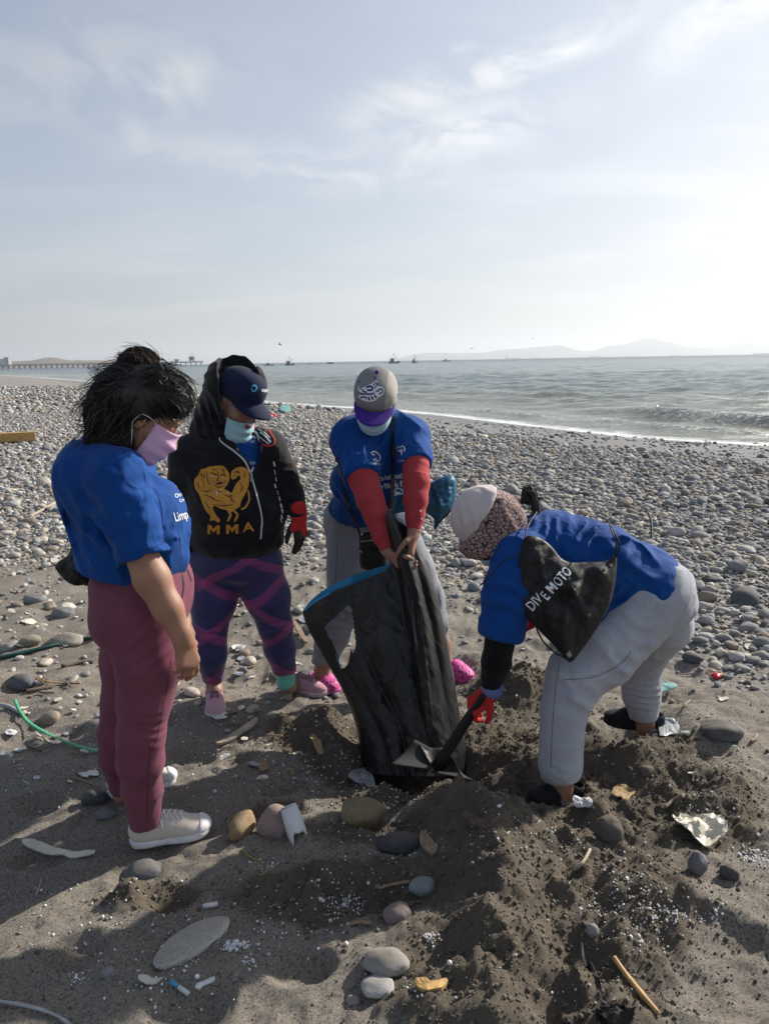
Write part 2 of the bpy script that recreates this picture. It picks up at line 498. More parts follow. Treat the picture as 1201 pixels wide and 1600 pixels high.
# ------------------------------------------------------------------ sea
def sea_material():
    m, q, out = new_mat('sea_water')
    geo = q.n('ShaderNodeNewGeometry').outputs['Position']
    sd = q.n('ShaderNodeAttribute', attribute_name='shore').outputs['Fac']
    crest = q.n('ShaderNodeAttribute', attribute_name='crest').outputs['Fac']
    dist = q.vmath('LENGTH', geo)
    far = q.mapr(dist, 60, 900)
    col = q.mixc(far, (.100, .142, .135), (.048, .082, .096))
    silt = q.mapr(sd, -34, -2, 0, 1)
    col = q.mixc(q.math('MULTIPLY', silt, .6), col, (.215, .205, .150))
    # foam: lace at the lip, broken patches behind it, the tops of the small breakers
    rot = q.n('ShaderNodeMapping', {0: geo, 2: (0, 0, R(35)), 3: (1, 1, 1)}).outputs[0]
    n1 = q.noise(rot, 1.7, 6, .72, .8)
    n2 = q.noise(rot, 6.5, 5, .7, .5)
    lip = q.mapr(q.math('ADD', sd, q.math('MULTIPLY', q.math('SUBTRACT', n1, .5), 2.0)), -1.1, -.15)
    lace = q.math('MULTIPLY', q.mapr(sd, -9.5, -1.0), q.mapr(n2, .55, .68))
    lace = q.math('MULTIPLY', lace, q.mapr(n1, .42, .6))
    tops = q.math('MULTIPLY', crest, q.mapr(n2, .44, .62))
    fo = q.math('MAXIMUM', q.math('MAXIMUM', q.math('MULTIPLY', lip, q.mapr(n2, .30, .52, .35, 1)), q.math('MULTIPLY', lace, .85)), tops, clamp=True)
    col = q.mixc(fo, col, (.78, .80, .79))
    wv = q.n('ShaderNodeMapping', {0: geo, 2: (0, 0, R(12)), 3: (.55, 1.35, 1)}).outputs[0]
    h1 = q.noise(wv, .55, 7, .62, .6)
    h2 = q.noise(wv, 2.6, 5, .6, .4)
    hh = q.math('ADD', q.math('MULTIPLY', h1, 1.0), q.math('MULTIPLY', h2, .28))
    st = q.mapr(dist, 20, 1500, .62, .95)
    b1 = q.n('ShaderNodeBump', {'Strength': st, 'Distance': .7, 'Height': hh})
    rough = q.math('ADD', q.mapr(dist, 30, 1500, .16, .38), q.math('MULTIPLY', fo, .5))
    b = q.n('ShaderNodeBsdfPrincipled', {'Base Color': col, 'Roughness': rough, 'IOR': 1.33, 'Specular IOR Level': .5, 'Normal': b1.outputs[0]})
    m.node_tree.links.new(b.outputs[0], out.inputs[0])
    return m

def build_sea():
    th = np.linspace(R(-62), R(75), 420)
    rr = [9.0]
    while rr[-1] < 22000: rr.append(rr[-1] * (1.0095 if rr[-1] < 120 else 1.028))
    rr = np.array(rr)
    T, RR = np.meshgrid(th, rr)
    X, Y = RR * np.sin(T), RR * np.cos(T)
    d = coast_d(X, Y)
    Z = np.full(X.shape, SEA_Z)
    s = -d
    k = np.clip(s / 14, 0, 1) * np.clip(400 / RR, 0, 1)
    Z += k * (.055 * np.sin(s * .9 + 1.4 * fbm(X * .06, Y * .06, oct=2, seed=6)) + .15 * fbm(X * .30, Y * .55, oct=4, seed=14) + .05 * fbm(X * 1.2, Y * 2.0, oct=3, seed=19) * np.clip(70 / RR, 0, 1))
    crest = np.zeros(X.shape)
    # low breakers rolling in, each along a stretch of the shore only
    for off, a, xc, xw, wd in ((6.2, .34, 12.2, 3.4, .85), (10.5, .20, 9.8, 1.1, .6), (11.0, .22, 16.5, 2.6, .7), (3.0, .10, 9.5, 3.0, .6), (2.6, .08, 5.5, 2.0, .6), (5.0, .55, -48, 14, 2.2), (9, .5, -62, 12, 2.2), (4.5, .45, -86, 16, 2.4), (4.2, .12, -8, 6, .8), (9.0, .16, 0.5, 3.0, .8), (15, .14, 7.5, 2.6, .9)):
        u = s - off - .5 * fbm(X * .25, Y * .25, oct=2, seed=int(off * 10))
        win = np.exp(-((X - xc) / xw) ** 2)
        prof = np.where(u > 0, np.exp(-(u / (wd * 1.5)) ** 2), np.exp(-(u / (wd * .55)) ** 2))
        Z += a * win * prof
        crest = np.maximum(crest, win * np.exp(-((u + wd * (.2 if xc > 0 else .5)) / (wd * (.42 if xc > 0 else 1.1))) ** 2) * (.75 if a > .3 or off < 4 else .5))
    me = grid_mesh('sea', X, Y, Z)
    set_attr(me, 'shore', d)
    set_attr(me, 'crest', crest)
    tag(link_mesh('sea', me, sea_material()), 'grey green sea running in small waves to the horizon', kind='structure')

build_sea()

# ------------------------------------------------------------------ far land
def far_hill(name, prof, Y, depth, col, label, seed):
    """an island or headland: its skyline measured in the photograph, built as a ridge with depth at its true distance"""
    pts = [P(x, y, Y) for x, y in prof]
    xs = np.array([p.x for p in pts]); zs = np.array([p.z for p in pts])
    X = np.linspace(xs[0], xs[-1], 170)
    top = np.interp(X, xs, zs) - SEA_Z
    k = np.ones(5) / 5
    top = np.convolve(np.pad(top, 2, 'edge'), k, 'valid')
    top = np.maximum(top * (1 + .05 * fbm(X / depth * 9, X * 0, oct=4, seed=seed)), -.5)
    v = np.linspace(-1, 1, 41)
    XX, VV = np.meshgrid(X, v)
    ridge = np.clip(1 - np.abs(VV), 0, 1) ** .8
    Z = SEA_Z - 1.5 + (top[None, :] + 1.5) * ridge * (1 + .28 * fbm(XX / depth * 5, VV * 3, oct=4, seed=seed + 3) * (1 - ridge))
    me = grid_mesh(name, XX, Y + VV * depth, Z)
    o = link_mesh(name, me, simple('hill_' + name, col, .95, var=.25, vscale=.004))
    return tag(o, label, kind='structure')

far_hill('hills', [(606, 563), (640, 555), (668, 551.5), (705, 552), (757, 551.5), (780, 547), (830, 543), (868, 539.5), (882, 541), (897, 548), (915, 548.5), (935, 545), (955, 539.5), (977, 536.8),
                   (993, 532), (1006, 529), (1022, 528.5), (1034, 533.5), (1050, 539), (1062, 540), (1074, 545), (1084, 547), (1092, 543.8), (1108, 541), (1119, 542.5),
                   (1128, 546), (1145, 540), (1157, 536), (1164, 533.5), (1172, 537), (1181, 547.5), (1186, 553)], 9000, 1300, (.10, .10, .095), 'pale blue hills on the horizon', 4)
far_hill('headland', [(-420, 566), (-200, 560), (-60, 563), (0, 565), (20, 564.3), (52, 564), (62, 560.5), (67, 558.8), (78, 558.4), (86, 559.3), (96, 559.5), (104, 562.5), (125, 563), (152, 562.5), (200, 563.5), (260, 566.5)],
         1750, 160, (.17, .14, .11), 'low brown headland behind the pier', 9)

# ------------------------------------------------------------------ pier, boats, ships
def bm_box(bm, c, s, rot=None):
    v = bmesh.ops.create_cube(bm, size=1)['verts']
    for x in v:
        x.co = Vector((x.co.x * s[0], x.co.y * s[1], x.co.z * s[2]))
        if rot is not None: x.co = rot @ x.co
        x.co += Vector(c)
    return v

def bm_tube(bm, pts, rad, seg=8, cap=True):
    """a tube along points, radius a number or one per point"""
    pts = [Vector(p) for p in pts]
    n = len(pts)
    rad = [rad] * n if isinstance(rad, (int, float)) else rad
    rings = []
    prev = None
    for i, p in enumerate(pts):
        t = (pts[min(i + 1, n - 1)] - pts[max(i - 1, 0)]).normalized()
        if prev is None:
            a = t.orthogonal().normalized()
        else:
            a = (prev - t * prev.dot(t))
            a = a.normalized() if a.length > 1e-6 else t.orthogonal().normalized()
        prev = a
        b = t.cross(a)
        rings.append([bm.verts.new(p + (a * math.cos(k * 2 * math.pi / seg) + b * math.sin(k * 2 * math.pi / seg)) * rad[i]) for k in range(seg)])
    for r0, r1 in zip(rings[:-1], rings[1:]):
        for k in range(seg):
            bm.faces.new((r0[k], r0[(k + 1) % seg], r1[(k + 1) % seg], r1[k]))
    if cap:
        bm.faces.new(rings[0][::-1]); bm.faces.new(rings[-1])

def bm_obj(name, bm, mat, parent=None, smooth=False):
    me = bpy.data.meshes.new(name)
    bmesh.ops.recalc_face_normals(bm, faces=bm.faces)
    bm.to_mesh(me); bm.free()
    if smooth: me.shade_smooth()
    return link_mesh(name, me, mat, parent)

M_FARCON = simple('weathered_concrete', (.30, .31, .32), .9)
M_FARGREY = simple('boat_grey', (.07, .075, .085), .7)
M_FARWHITE = simple('boat_white', (.5, .5, .5), .6)
M_FARGREEN = simple('crane_green', (.13, .20, .18), .7)
M_FARRED = simple('ship_rust', (.16, .09, .08), .7)

def build_pier():
    a, b = P(-60, 570.2, 1000), P(318, 568.2, 1060)
    a.z = b.z = (a.z + b.z) / 2 + .35
    root = empty('pier', (a.x, a.y, SEA_Z), 'long grey pier on piles crossing the horizon at the far left', 'pier')
    d = (b - a); L = d.length; u = d.normalized()
    rot = Matrix.Rotation(math.atan2(u.y, u.x), 3, 'Z')
    bm = bmesh.new(); bm_box(bm, (a + b) / 2, (L, 7, 1.5), rot)
    bm_obj('deck', bm, M_FARCON, root)
    bm = bmesh.new(); bm_box(bm, (a + b) / 2 + Vector((0, -3, 1.5)), (L, .25, .3), rot)
    bm_obj('rail', bm, M_FARCON, root)
    src = None
    n = 46
    for k in range(n):
        p = a + d * ((k + .5) / n)
        if src is None:
            bm = bmesh.new()
            for s in (-2.4, 2.4): bm_tube(bm, [(0, s, -4.5), (0, s, 0)], .6, 6)
            bm_box(bm, (0, 0, -.7), (1.5, 6.2, .8))
            src = bm_obj('pile', bm, M_FARCON)
            o = src
        else:
            o = src.copy(); COL.objects.link(o)
        o.matrix_world = Matrix.Translation((p.x, p.y, p.z - .75)) @ rot.to_4x4()
        o.parent = root
        o.matrix_parent_inverse = Matrix.Translation(-Vector((a.x, a.y, SEA_Z)))
    # loading tower and shed at the pier's end
    t = P(300, 563, 1050)
    tw = empty('loading_tower', (t.x, t.y, a.z), 'square green loading tower with masts at the pier end', 'tower')
    for sx in (-2.6, 2.6):
        for sy in (-2.6, 2.6):
            bm = bmesh.new(); bm_tube(bm, [(t.x + sx, t.y + sy, a.z + .6), (t.x + sx, t.y + sy, a.z + 6.6)], .5, 6)
            bm_obj('leg', bm, M_FARGREEN, tw)
    bm = bmesh.new(); bm_box(bm, (t.x, t.y, a.z + 4.4), (5.2, 5.2, 4.4)); bm_box(bm, (t.x, t.y, a.z + 6.9), (6.6, 6.6, .8))
    bm_obj('cabin', bm, M_FARGREEN, tw)
    for sx in (-2.5, .3, 2.6):
        bm = bmesh.new(); bm_tube(bm, [(t.x + sx, t.y, a.z + 7), (t.x + sx, t.y, a.z + 12.5)], .16, 5)
        bm_obj('mast', bm, M_FARGREEN, tw)
    t = P(277, 565, 1046)
    sh = empty('pier_shed', (t.x, t.y, a.z), 'small grey shed standing on the pier beside the loading tower', 'shed')
    bm = bmesh.new(); bm_box(bm, (t.x, t.y, a.z + 2.2), (5.5, 5, 3.0))
    bm_obj('wall', bm, M_FARCON, sh)
    bm = bmesh.new(); bm_box(bm, (t.x, t.y, a.z + 3.9), (6.2, 5.6, .4))
    bm_obj('roof', bm, M_FARGREEN, sh)
    # buildings on the headland
    for px, py, wd, hh, mt, lab in ((5, 563.5, 16, 5, M_FARWHITE, 'low white building at the left end of the far headland'), (12, 561.5, 9, 6.5, M_FARCON, 'grey block building behind the low white one on the headland')):
        t = P(px, py, 1500)
        bd = empty('distant_building', (t.x, t.y, 0), lab, 'building')
        bm = bmesh.new(); bm_box(bm, (t.x, t.y, t.z - 5), (wd, 12, hh + 10)); bm_obj('wall', bm, mt, bd)
        bm = bmesh.new(); bm_box(bm, (t.x, t.y, t.z + hh / 2 + .3), (wd + .8, 12.8, .5)); bm_obj('roof', bm, M_FARCON, bd)

build_pier()

def hull_bm(L, B, H, sheer=.3):
    bm = bmesh.new()
    n = 12
    rings = []
    for i in range(n + 1):
        t = i / n * 2 - 1
        wv = B / 2 * (1 - max(0, t) ** 3 * .98) * (1 - .25 * max(0, -t) ** 4)
        z1 = H * (1 + sheer * t * t * (1.6 if t > 0 else .7))
        x = t * L / 2
        rings.append([bm.verts.new(v) for v in ((x + .05 * L * max(0, t), -wv, z1), (x, -wv * .75, 0), (x, wv * .75, 0), (x + .05 * L * max(0, t), wv, z1))])
    for a, b in zip(rings[:-1], rings[1:]):
        for k in range(3): bm.faces.new((a[k], a[k + 1], b[k + 1], b[k]))
        bm.faces.new((a[0], b[0], b[3], a[3]))
    bm.faces.new(rings[0]); bm.faces.new(rings[-1][::-1])
    return bm

def boat(px, py, Y, L, kind, label, yaw=0.0, hullm=None, cat='boat', group=None):
    c = P(px, py, Y)
    c.z = SEA_Z - .1
    root = empty({'trawler': 'fishing_boat', 'launch': 'small_boat', 'barge': 'barge', 'ship': 'cargo_ship'}[kind], (0, 0, 0), label, cat, group)
    hullm = hullm or M_FARGREY
    if kind == 'ship':
        bm_obj('hull', hull_bm(L, L * .15, L * .055, .12), hullm, root)
        bm = bmesh.new(); bm_box(bm, (-L * .40, 0, L * .095), (L * .08, L * .12, L * .085)); bm_box(bm, (-L * .40, 0, L * .15), (L * .05, L * .13, L * .022)); bm_obj('bridge', bm, M_FARWHITE, root)
        bm = bmesh.new(); bm_box(bm, (-L * .455, 0, L * .12), (L * .025, L * .03, L * .09)); bm_obj('funnel', bm, hullm, root)
        for k in (-.18, .04, .26):
            bm = bmesh.new(); bm_tube(bm, [(L * k, 0, L * .05), (L * k, 0, L * .115)], L * .006, 5)
            bm_obj('mast', bm, hullm, root)
    elif kind == 'barge':
        bm_obj('hull', hull_bm(L, L * .3, L * .12, .05), hullm, root)
        bm = bmesh.new(); bm_box(bm, (.02 * L, 0, L * .17), (L * .8, L * .22, L * .11)); bm_obj('deck_house', bm, hullm, root)
    elif kind == 'launch':
        bm_obj('hull', hull_bm(L, L * .3, L * .10, .4), hullm, root)
        bm = bmesh.new(); bm_box(bm, (-.1 * L, 0, L * .19), (L * .26, L * .2, L * .16)); bm_obj('cabin', bm, M_FARGREY, root)
        bm = bmesh.new(); bm_tube(bm, [(-.02 * L, 0, L * .1), (-.02 * L, 0, L * .48)], L * .012, 5); bm_obj('mast', bm, M_FARGREY, root)
    else:
        bm_obj('hull', hull_bm(L, L * .28, L * .14, .5), hullm, root)
        bm = bmesh.new(); bm_box(bm, (-.2 * L, 0, L * .27), (L * .30, L * .2, L * .24)); bm_box(bm, (-.18 * L, 0, L * .42), (L * .2, L * .15, L * .12)); bm_obj('cabin', bm, M_FARGREY, root)
        for nm, a_, b_, r_ in (('mast', (-.02, .12), (-.02, .95), .018), ('mast', (-.42, .14), (-.42, .62), .016), ('boom', (-.02, .3), (.3, .66), .014), ('stay', (-.02, .92), (.46, .2), .006), ('stay', (-.02, .92), (-.46, .2), .006)):
            bm = bmesh.new(); bm_tube(bm, [(a_[0] * L, 0, a_[1] * L), (b_[0] * L, 0, b_[1] * L)], L * r_, 6)
            bm_obj(nm, bm, M_FARGREY, root)
    root.location = c
    root.rotation_euler = (0, 0, yaw)

GB = 'fishing boats moored off the beach'
boat(420, 567.5, 620, 7.5, 'launch', 'small low boat farthest left, just right of the dark blue cap', .3, None, 'boat', GB)
boat(453, 566.5, 600, 7.2, 'trawler', 'squat fishing boat with one mast left of the grey cap, in open water', .5, None, 'boat', GB)
boat(484.5, 565.5, 800, 4.2, 'launch', 'tiny boat between the squat fishing boat and the flat barge', .2, None, 'boat', GB)
boat(515.5, 565, 800, 7.2, 'barge', 'flat dark barge without masts left of the grey cap', 0, None, 'boat', GB)
boat(615.5, 563.8, 620, 8.4, 'trawler', 'fishing boat with its cabin on the left above the grey cap', .1, None, 'boat', GB)
boat(648, 563.5, 600, 6.4, 'trawler', 'taller fishing boat with a high mast, right one of the pair past the grey cap', .9, None, 'boat', GB)
boat(697, 562.4, 900, 9.5, 'launch', 'long low boat right of the tall masted fishing boat', .1, None, 'boat', GB)
GS = 'cargo ships anchored before the hills'
boat(726, 560.8, 5200, 24, 'ship', 'faint smallest cargo ship at the left end of the row before the hills', .4, None, 'ship', GS)
boat(800, 558.6, 5200, 92, 'ship', 'faint long cargo ship before the low left hills', .1, M_FARRED, 'ship', GS)
boat(838, 557.8, 5600, 58, 'ship', 'faint short cargo ship below the left hill top', math.pi + .2, None, 'ship', GS)
boat(927, 556.4, 4800, 70, 'ship', 'grey cargo ship below the saddle between the hills', math.pi - .1, None, 'ship', GS)
boat(986, 555, 6400, 84, 'ship', 'faintest cargo ship below the highest hill', math.pi, M_FARRED, 'ship', GS)
boat(1056, 553.7, 5400, 74, 'ship', 'red grey cargo ship right of the highest hill', math.pi, M_FARRED, 'ship', GS)
boat(1190, 551.5, 4300, 98, 'ship', 'darkest cargo ship at the right end of the row, clear of the hills', math.pi, None, 'ship', GS)

def gull(px, py, Y, span, label, roll):
    c = P(px, py, Y)
    root = empty('gull', c, label, 'bird', 'gulls over the water')
    bm = bmesh.new()
    s = span
    bm_tube(bm, [(-.28 * s, 0, 0), (-.12 * s, 0, .01 * s), (.06 * s, 0, .01 * s), (.2 * s, 0, 0)], [.012 * s, .06 * s, .055 * s, .012 * s], 8)
    o = bm_obj('body', bm, M_FARGREY, root, True); o.parent = root; o.matrix_parent_inverse = Matrix()
    for sg in (-1, 1):
        bm = bmesh.new()
        pts = [(0.02, 0, 0), (.05, .22, .1), (-.03, .52, .03)]
        for dz in (0, .012):
            pass
        v = [bm.verts.new((x * s, sg * y * s, z * s)) for x, y, z in ((.09, .02, .02), (.1, .24, .12), (-.04, .54, .04), (-.06, .23, .11), (-.09, .02, .01))]
        f = bm.faces.new(v)
        g = bmesh.ops.extrude_face_region(bm, geom=[f])
        for e in g['geom']:
            if isinstance(e, bmesh.types.BMVert): e.co.z += .018 * s
        w_ = bm_obj('wing', bm, M_FARGREY, root); w_.parent = root; w_.matrix_parent_inverse = Matrix()
    root.rotation_euler = (roll, 0, .7)

gull(437.5, 538.5, 130, 1.25, 'gull flying left over the water between the two caps', .5)
gull(737, 545, 130, .8, 'tiny gull flying before the left hills', .2)
gull(832, 529, 190, .8, 'tiny gull flying above the left hill top', -.3)

def build_haze():
    m, q, out = new_mat('sea_haze')
    v = q.n('ShaderNodeVolumePrincipled', {'Color': (.86, .93, 1.0, 1), 'Density': HAZE_DENSITY, 'Anisotropy': .35})
    m.node_tree.links.new(v.outputs[0], out.inputs['Volume'])
    bm = bmesh.new()
    bm_box(bm, (1500, 9600, 165), (47000, 26000, 342))
    o = bm_obj('haze', bm, m)
    tag(o, 'thin sea haze', kind='stuff')
HAZE_DENSITY = 1.7e-4
build_haze()
# =================================================================== soft-body modelling: smooth distance fields -> one clean skin
FAR = 1.0

def smin(a, b, k):
    h = np.clip(.5 + .5 * (b - a) / k, 0, 1)
    return b + (a - b) * h - k * h * (1 - h)

def smax(a, b, k):
    return -smin(-a, -b, k)

class Sdf:
    def __init__(s): s.ops = []
    def cone(s, a, b, ra, rb, k=.02, op='add'):
        a = np.array(a, float); b = np.array(b, float)
        ab = b - a; L2 = max(float(ab @ ab), 1e-12)
        def f(p):
            t = np.clip(((p - a) @ ab) / L2, 0, 1)
            return np.linalg.norm(p - a - t[:, None] * ab, axis=1) - (ra + (rb - ra) * t)
        m = max(ra, rb)
        s.ops.append((op, f, np.minimum(a, b) - m, np.maximum(a, b) + m, k))
        return s
    def limb(s, pts, k=.02, kk=None, op='add'):
        """pts: (Vector, radius) along a limb"""
        for (a, ra), (b, rb) in zip(pts[:-1], pts[1:]):
            s.cone(a, b, ra, rb, k if kk is None or a is pts[0][0] else kk, op)
        return s
    def ell(s, c, r, M=None, k=.03, op='add'):
        c = np.array(c, float); r = np.array(r, float)
        A = np.eye(3) if M is None else np.array(M, float)      # columns = the ellipsoid's own axes
        def f(p):
            q = (p - c) @ A
            k0 = np.linalg.norm(q / r, axis=1); k1 = np.linalg.norm(q / (r * r), axis=1)
            return k0 * (k0 - 1) / np.maximum(k1, 1e-9)
        e = np.abs(A) @ r
        s.ops.append((op, f, c - e, c + e, k))
        return s
    def plane(s, p0, n, k=.006):
        """keep the side the normal points away from"""
        p0 = np.array(p0, float); n = np.array(Vector(n).normalized(), float)
        s.ops.append(('cutplane', lambda p: (p - p0) @ n, None, None, k))
        return s
    def warp(s, f):
        s.ops.append(('warp', f, None, None, 0))
        return s
    def fold(s, c, rad, direction, lam, amp, ph=0.0, bend=.3):
        """a few soft parallel creases round c, running across `direction`"""
        c = np.array(c, float); dd = np.array(Vector(direction).normalized(), float)
        sd = int(abs(c[0] * 97 + c[2] * 53)) + 3
        def f(p, d):
            q = p - c
            w = np.exp(-np.sum((q / (rad * 1.15)) ** 2, axis=1))
            m = w > .02
            if not m.any(): return d
            pm = p[m]
            u = q[m] @ dd + lam * .85 * vnoise(pm[:, 0] * 8, pm[:, 1] * 8, pm[:, 2] * 8, sd)
            g = .5 + .5 * np.sin(u * (2 * math.pi / lam) + ph)
            a = np.clip(.75 + .8 * vnoise(pm[:, 0] * 10 + 4, pm[:, 1] * 10, pm[:, 2] * 10, sd + 5), 0, 1.6)
            d = d.copy()
            d[m] -= 3.3 * amp * w[m] * a * (g ** 2.0 - .45)
            return d
        return s.warp(f)
    def drape(s, amp, sc, seed=0, stretch=(1, 1, .35)):
        st = np.array(stretch) * sc
        return s.warp(lambda p, d: d - amp * fbm(p[:, 0] * st[0], p[:, 1] * st[1], p[:, 2] * st[2], oct=2, seed=seed))
    def crease(s, amp, sc, direction=(.15, 0, 1), along=.28, seed=0, fine=.35):
        """irregular creases of worn cloth: sharp crests between broad hollows, running roughly along `direction`"""
        a = Vector(direction).normalized(); b = a.orthogonal().normalized(); c = a.cross(b)
        A = np.array((a, b, c)).T
        def f(p, d):
            q = p @ A * sc
            wv = .55 * np.stack([vnoise(q[:, 0] * .5, q[:, 1] * .5, q[:, 2] * .5, seed + 31), vnoise(q[:, 0] * .5 + 9, q[:, 1] * .5, q[:, 2] * .5, seed + 37)], 1)
            x, y, z = q[:, 0] * along, q[:, 1] + wv[:, 0], q[:, 2] + wv[:, 1]
            n1 = 1 - np.minimum(np.abs(vnoise(x, y, z, seed)) * 2.2, 1)
            n2 = 1 - np.minimum(np.abs(vnoise(x * 2.3 + 5, y * 2.3, z * 2.3, seed + 7)) * 2.2, 1)
            w = np.clip(.55 + .9 * vnoise(q[:, 0] * .35, q[:, 1] * .35 + 4, q[:, 2] * .35, seed + 3), .1, 1.3)
            return d - amp * w * ((n1 ** 2 - .3) + fine * (n2 ** 2 - .3))
        return s.warp(f)
    def value(s, p):
        d = np.full(len(p), FAR)
        for op, f, lo, hi, k in s.ops:
            if op == 'add':
                m = np.all((p > lo - .05 - k) & (p < hi + .05 + k), axis=1)
                if m.any(): d[m] = smin(d[m], f(p[m]), k)
            elif op == 'sub':
                m = np.all((p > lo - .03) & (p < hi + .03), axis=1)
                if m.any(): d[m] = smax(d[m], -f(p[m]), k)
            elif op == 'cutplane':
                d = smax(d, f(p), k)
            else:
                m = np.abs(d) < .06
                if m.any(): d[m] = f(p[m], d[m])
        return d
    def mesh(s, h=.006):
        los = [o[2] for o in s.ops if o[0] == 'add']; his = [o[3] for o in s.ops if o[0] == 'add']
        lo = np.min(los, axis=0) - .03; hi = np.max(his, axis=0) + .03
        B = 4
        n = np.ceil((hi - lo) / (h * B)).astype(int) + 1
        ctr = [lo[i] + (np.arange(n[i]) + .5) * h * B - h * .5 for i in range(3)]
        CX, CY, CZ = np.meshgrid(*ctr, indexing='ij')
        cd = s.value(np.stack([CX.ravel(), CY.ravel(), CZ.ravel()], 1)).reshape(n)
        act = np.abs(cd) < h * B * 1.9 + .012
        D = np.repeat(np.repeat(np.repeat(np.where(cd < 0, -FAR, FAR).astype(np.float32), B, 0), B, 1), B, 2)
        bi = np.argwhere(act)
        off = np.stack(np.meshgrid(*[np.arange(B)] * 3, indexing='ij'), -1).reshape(-1, 3)
        ii = (bi[:, None, :] * B + off[None]).reshape(-1, 3)
        for c0 in range(0, len(ii), 400000):
            q = ii[c0:c0 + 400000]
            D[q[:, 0], q[:, 1], q[:, 2]] = s.value(lo + q * h)
        return surface_nets(D, lo, h)

def surface_nets(D, lo, h):
    ins = D < 0
    c = np.zeros(tuple(np.array(D.shape) - 1), np.uint8)
    for dx in (0, 1):
        for dy in (0, 1):
            for dz in (0, 1):
                c += ins[dx:D.shape[0] - 1 + dx, dy:D.shape[1] - 1 + dy, dz:D.shape[2] - 1 + dz]
    act = (c > 0) & (c < 8)
    idx = np.argwhere(act)
    vid = np.full(c.shape, -1, np.int64)
    vid[act] = np.arange(len(idx))
    pos = np.zeros((len(idx), 3)); cnt = np.zeros(len(idx))
    corners = [(x, y, z) for x in (0, 1) for y in (0, 1) for z in (0, 1)]
    for a in corners:
        for ax in range(3):
            if a[ax]: continue
            b = list(a); b[ax] = 1
            d0 = D[idx[:, 0] + a[0], idx[:, 1] + a[1], idx[:, 2] + a[2]].astype(float); d1 = D[idx[:, 0] + b[0], idx[:, 1] + b[1], idx[:, 2] + b[2]].astype(float)
            m = (d0 < 0) != (d1 < 0)
            t = np.where(m, d0 / np.where(np.abs(d0 - d1) < 1e-12, 1, d0 - d1), 0)
            e = np.array(a, float)[None].repeat(len(idx), 0)
            e[:, ax] += t
            pos[m] += e[m]; cnt += m
    V = lo + (idx + pos / np.maximum(cnt, 1)[:, None]) * h
    F = []
    for ax in range(3):
        o1, o2 = [(1, 2), (2, 0), (0, 1)][ax]
        sl0 = [slice(None)] * 3; sl1 = [slice(None)] * 3
        sl0[ax] = slice(0, -1); sl1[ax] = slice(1, None)
        A, Bm = ins[tuple(sl0)], ins[tuple(sl1)]
        e = np.argwhere(A != Bm)
        e = e[(e[:, o1] > 0) & (e[:, o2] > 0) & (e[:, o1] < c.shape[o1]) & (e[:, o2] < c.shape[o2])]
        if not len(e): continue
        sgn = A[e[:, 0], e[:, 1], e[:, 2]]
        def at(d1, d2):
            q = e.copy(); q[:, o1] -= d1; q[:, o2] -= d2
            return vid[q[:, 0], q[:, 1], q[:, 2]]
        f = np.stack([at(1, 1), at(0, 1), at(0, 0), at(1, 0)], 1)
        f = np.where(sgn[:, None], f, f[:, ::-1])
        F.append(f[np.all(f >= 0, axis=1)])
    return V, np.concatenate(F)

def relax(V, F, n=3, lam=.55):
    a = F.ravel(); b = np.roll(F, -1, 1).ravel()
    ii = np.concatenate([a, b]); jj = np.concatenate([b, a])
    cnt = np.maximum(np.bincount(ii, minlength=len(V)), 1)[:, None]
    for k in range(n):
        for l in (lam, -lam * .9):
            acc = np.stack([np.bincount(ii, V[jj, c], len(V)) for c in range(3)], 1)
            V = V + l * (acc / cnt - V)
    acc = np.stack([np.bincount(ii, V[jj, c], len(V)) for c in range(3)], 1)
    return V + .5 * (acc / cnt - V)

def soft(name, sdf, mat, parent=None, h=.006, M=None, nrelax=4, pick=None):
    """mesh a field; pick(face centres) -> material slot numbers"""
    V, F = sdf.mesh(h)
    V = relax(V, F, nrelax)
    if M is not None:
        A = np.array(M)
        V = V @ A[:3, :3].T + A[:3, 3]
    me = mesh_np(name, V, F)
    o = link_mesh(name, me, mat, parent)
    if pick is not None:
        me.polygons.foreach_set('material_index', pick(V[F].mean(1)).astype(np.int32))
    return o

# points and sizes measured in photograph pixels at a given distance
def C(px, py, Y, r):
    p = P(px, py, Y)
    return (p, r * mpp(p))

def ellp(sdf, px, py, Y, rx, rz, ry, tilt=0.0, k=.03, op='add', yaw=0.0):
    """ellipsoid: rx, rz in pixels across and up, ry in metres away from us"""
    p = P(px, py, Y); m = mpp(p)
    M = Matrix.Rotation(yaw, 3, 'Z') @ Matrix.Rotation(-tilt, 3, 'Y')
    return sdf.ell(p, (rx * m, ry, rz * m), M, k, op)

def frame_from(fwd, up=(0, 0, 1)):
    f = Vector(fwd).normalized()
    l = Vector(up).cross(f).normalized()
    u = f.cross(l)
    return Matrix((f, l, u)).transposed()       # columns forward, left, up

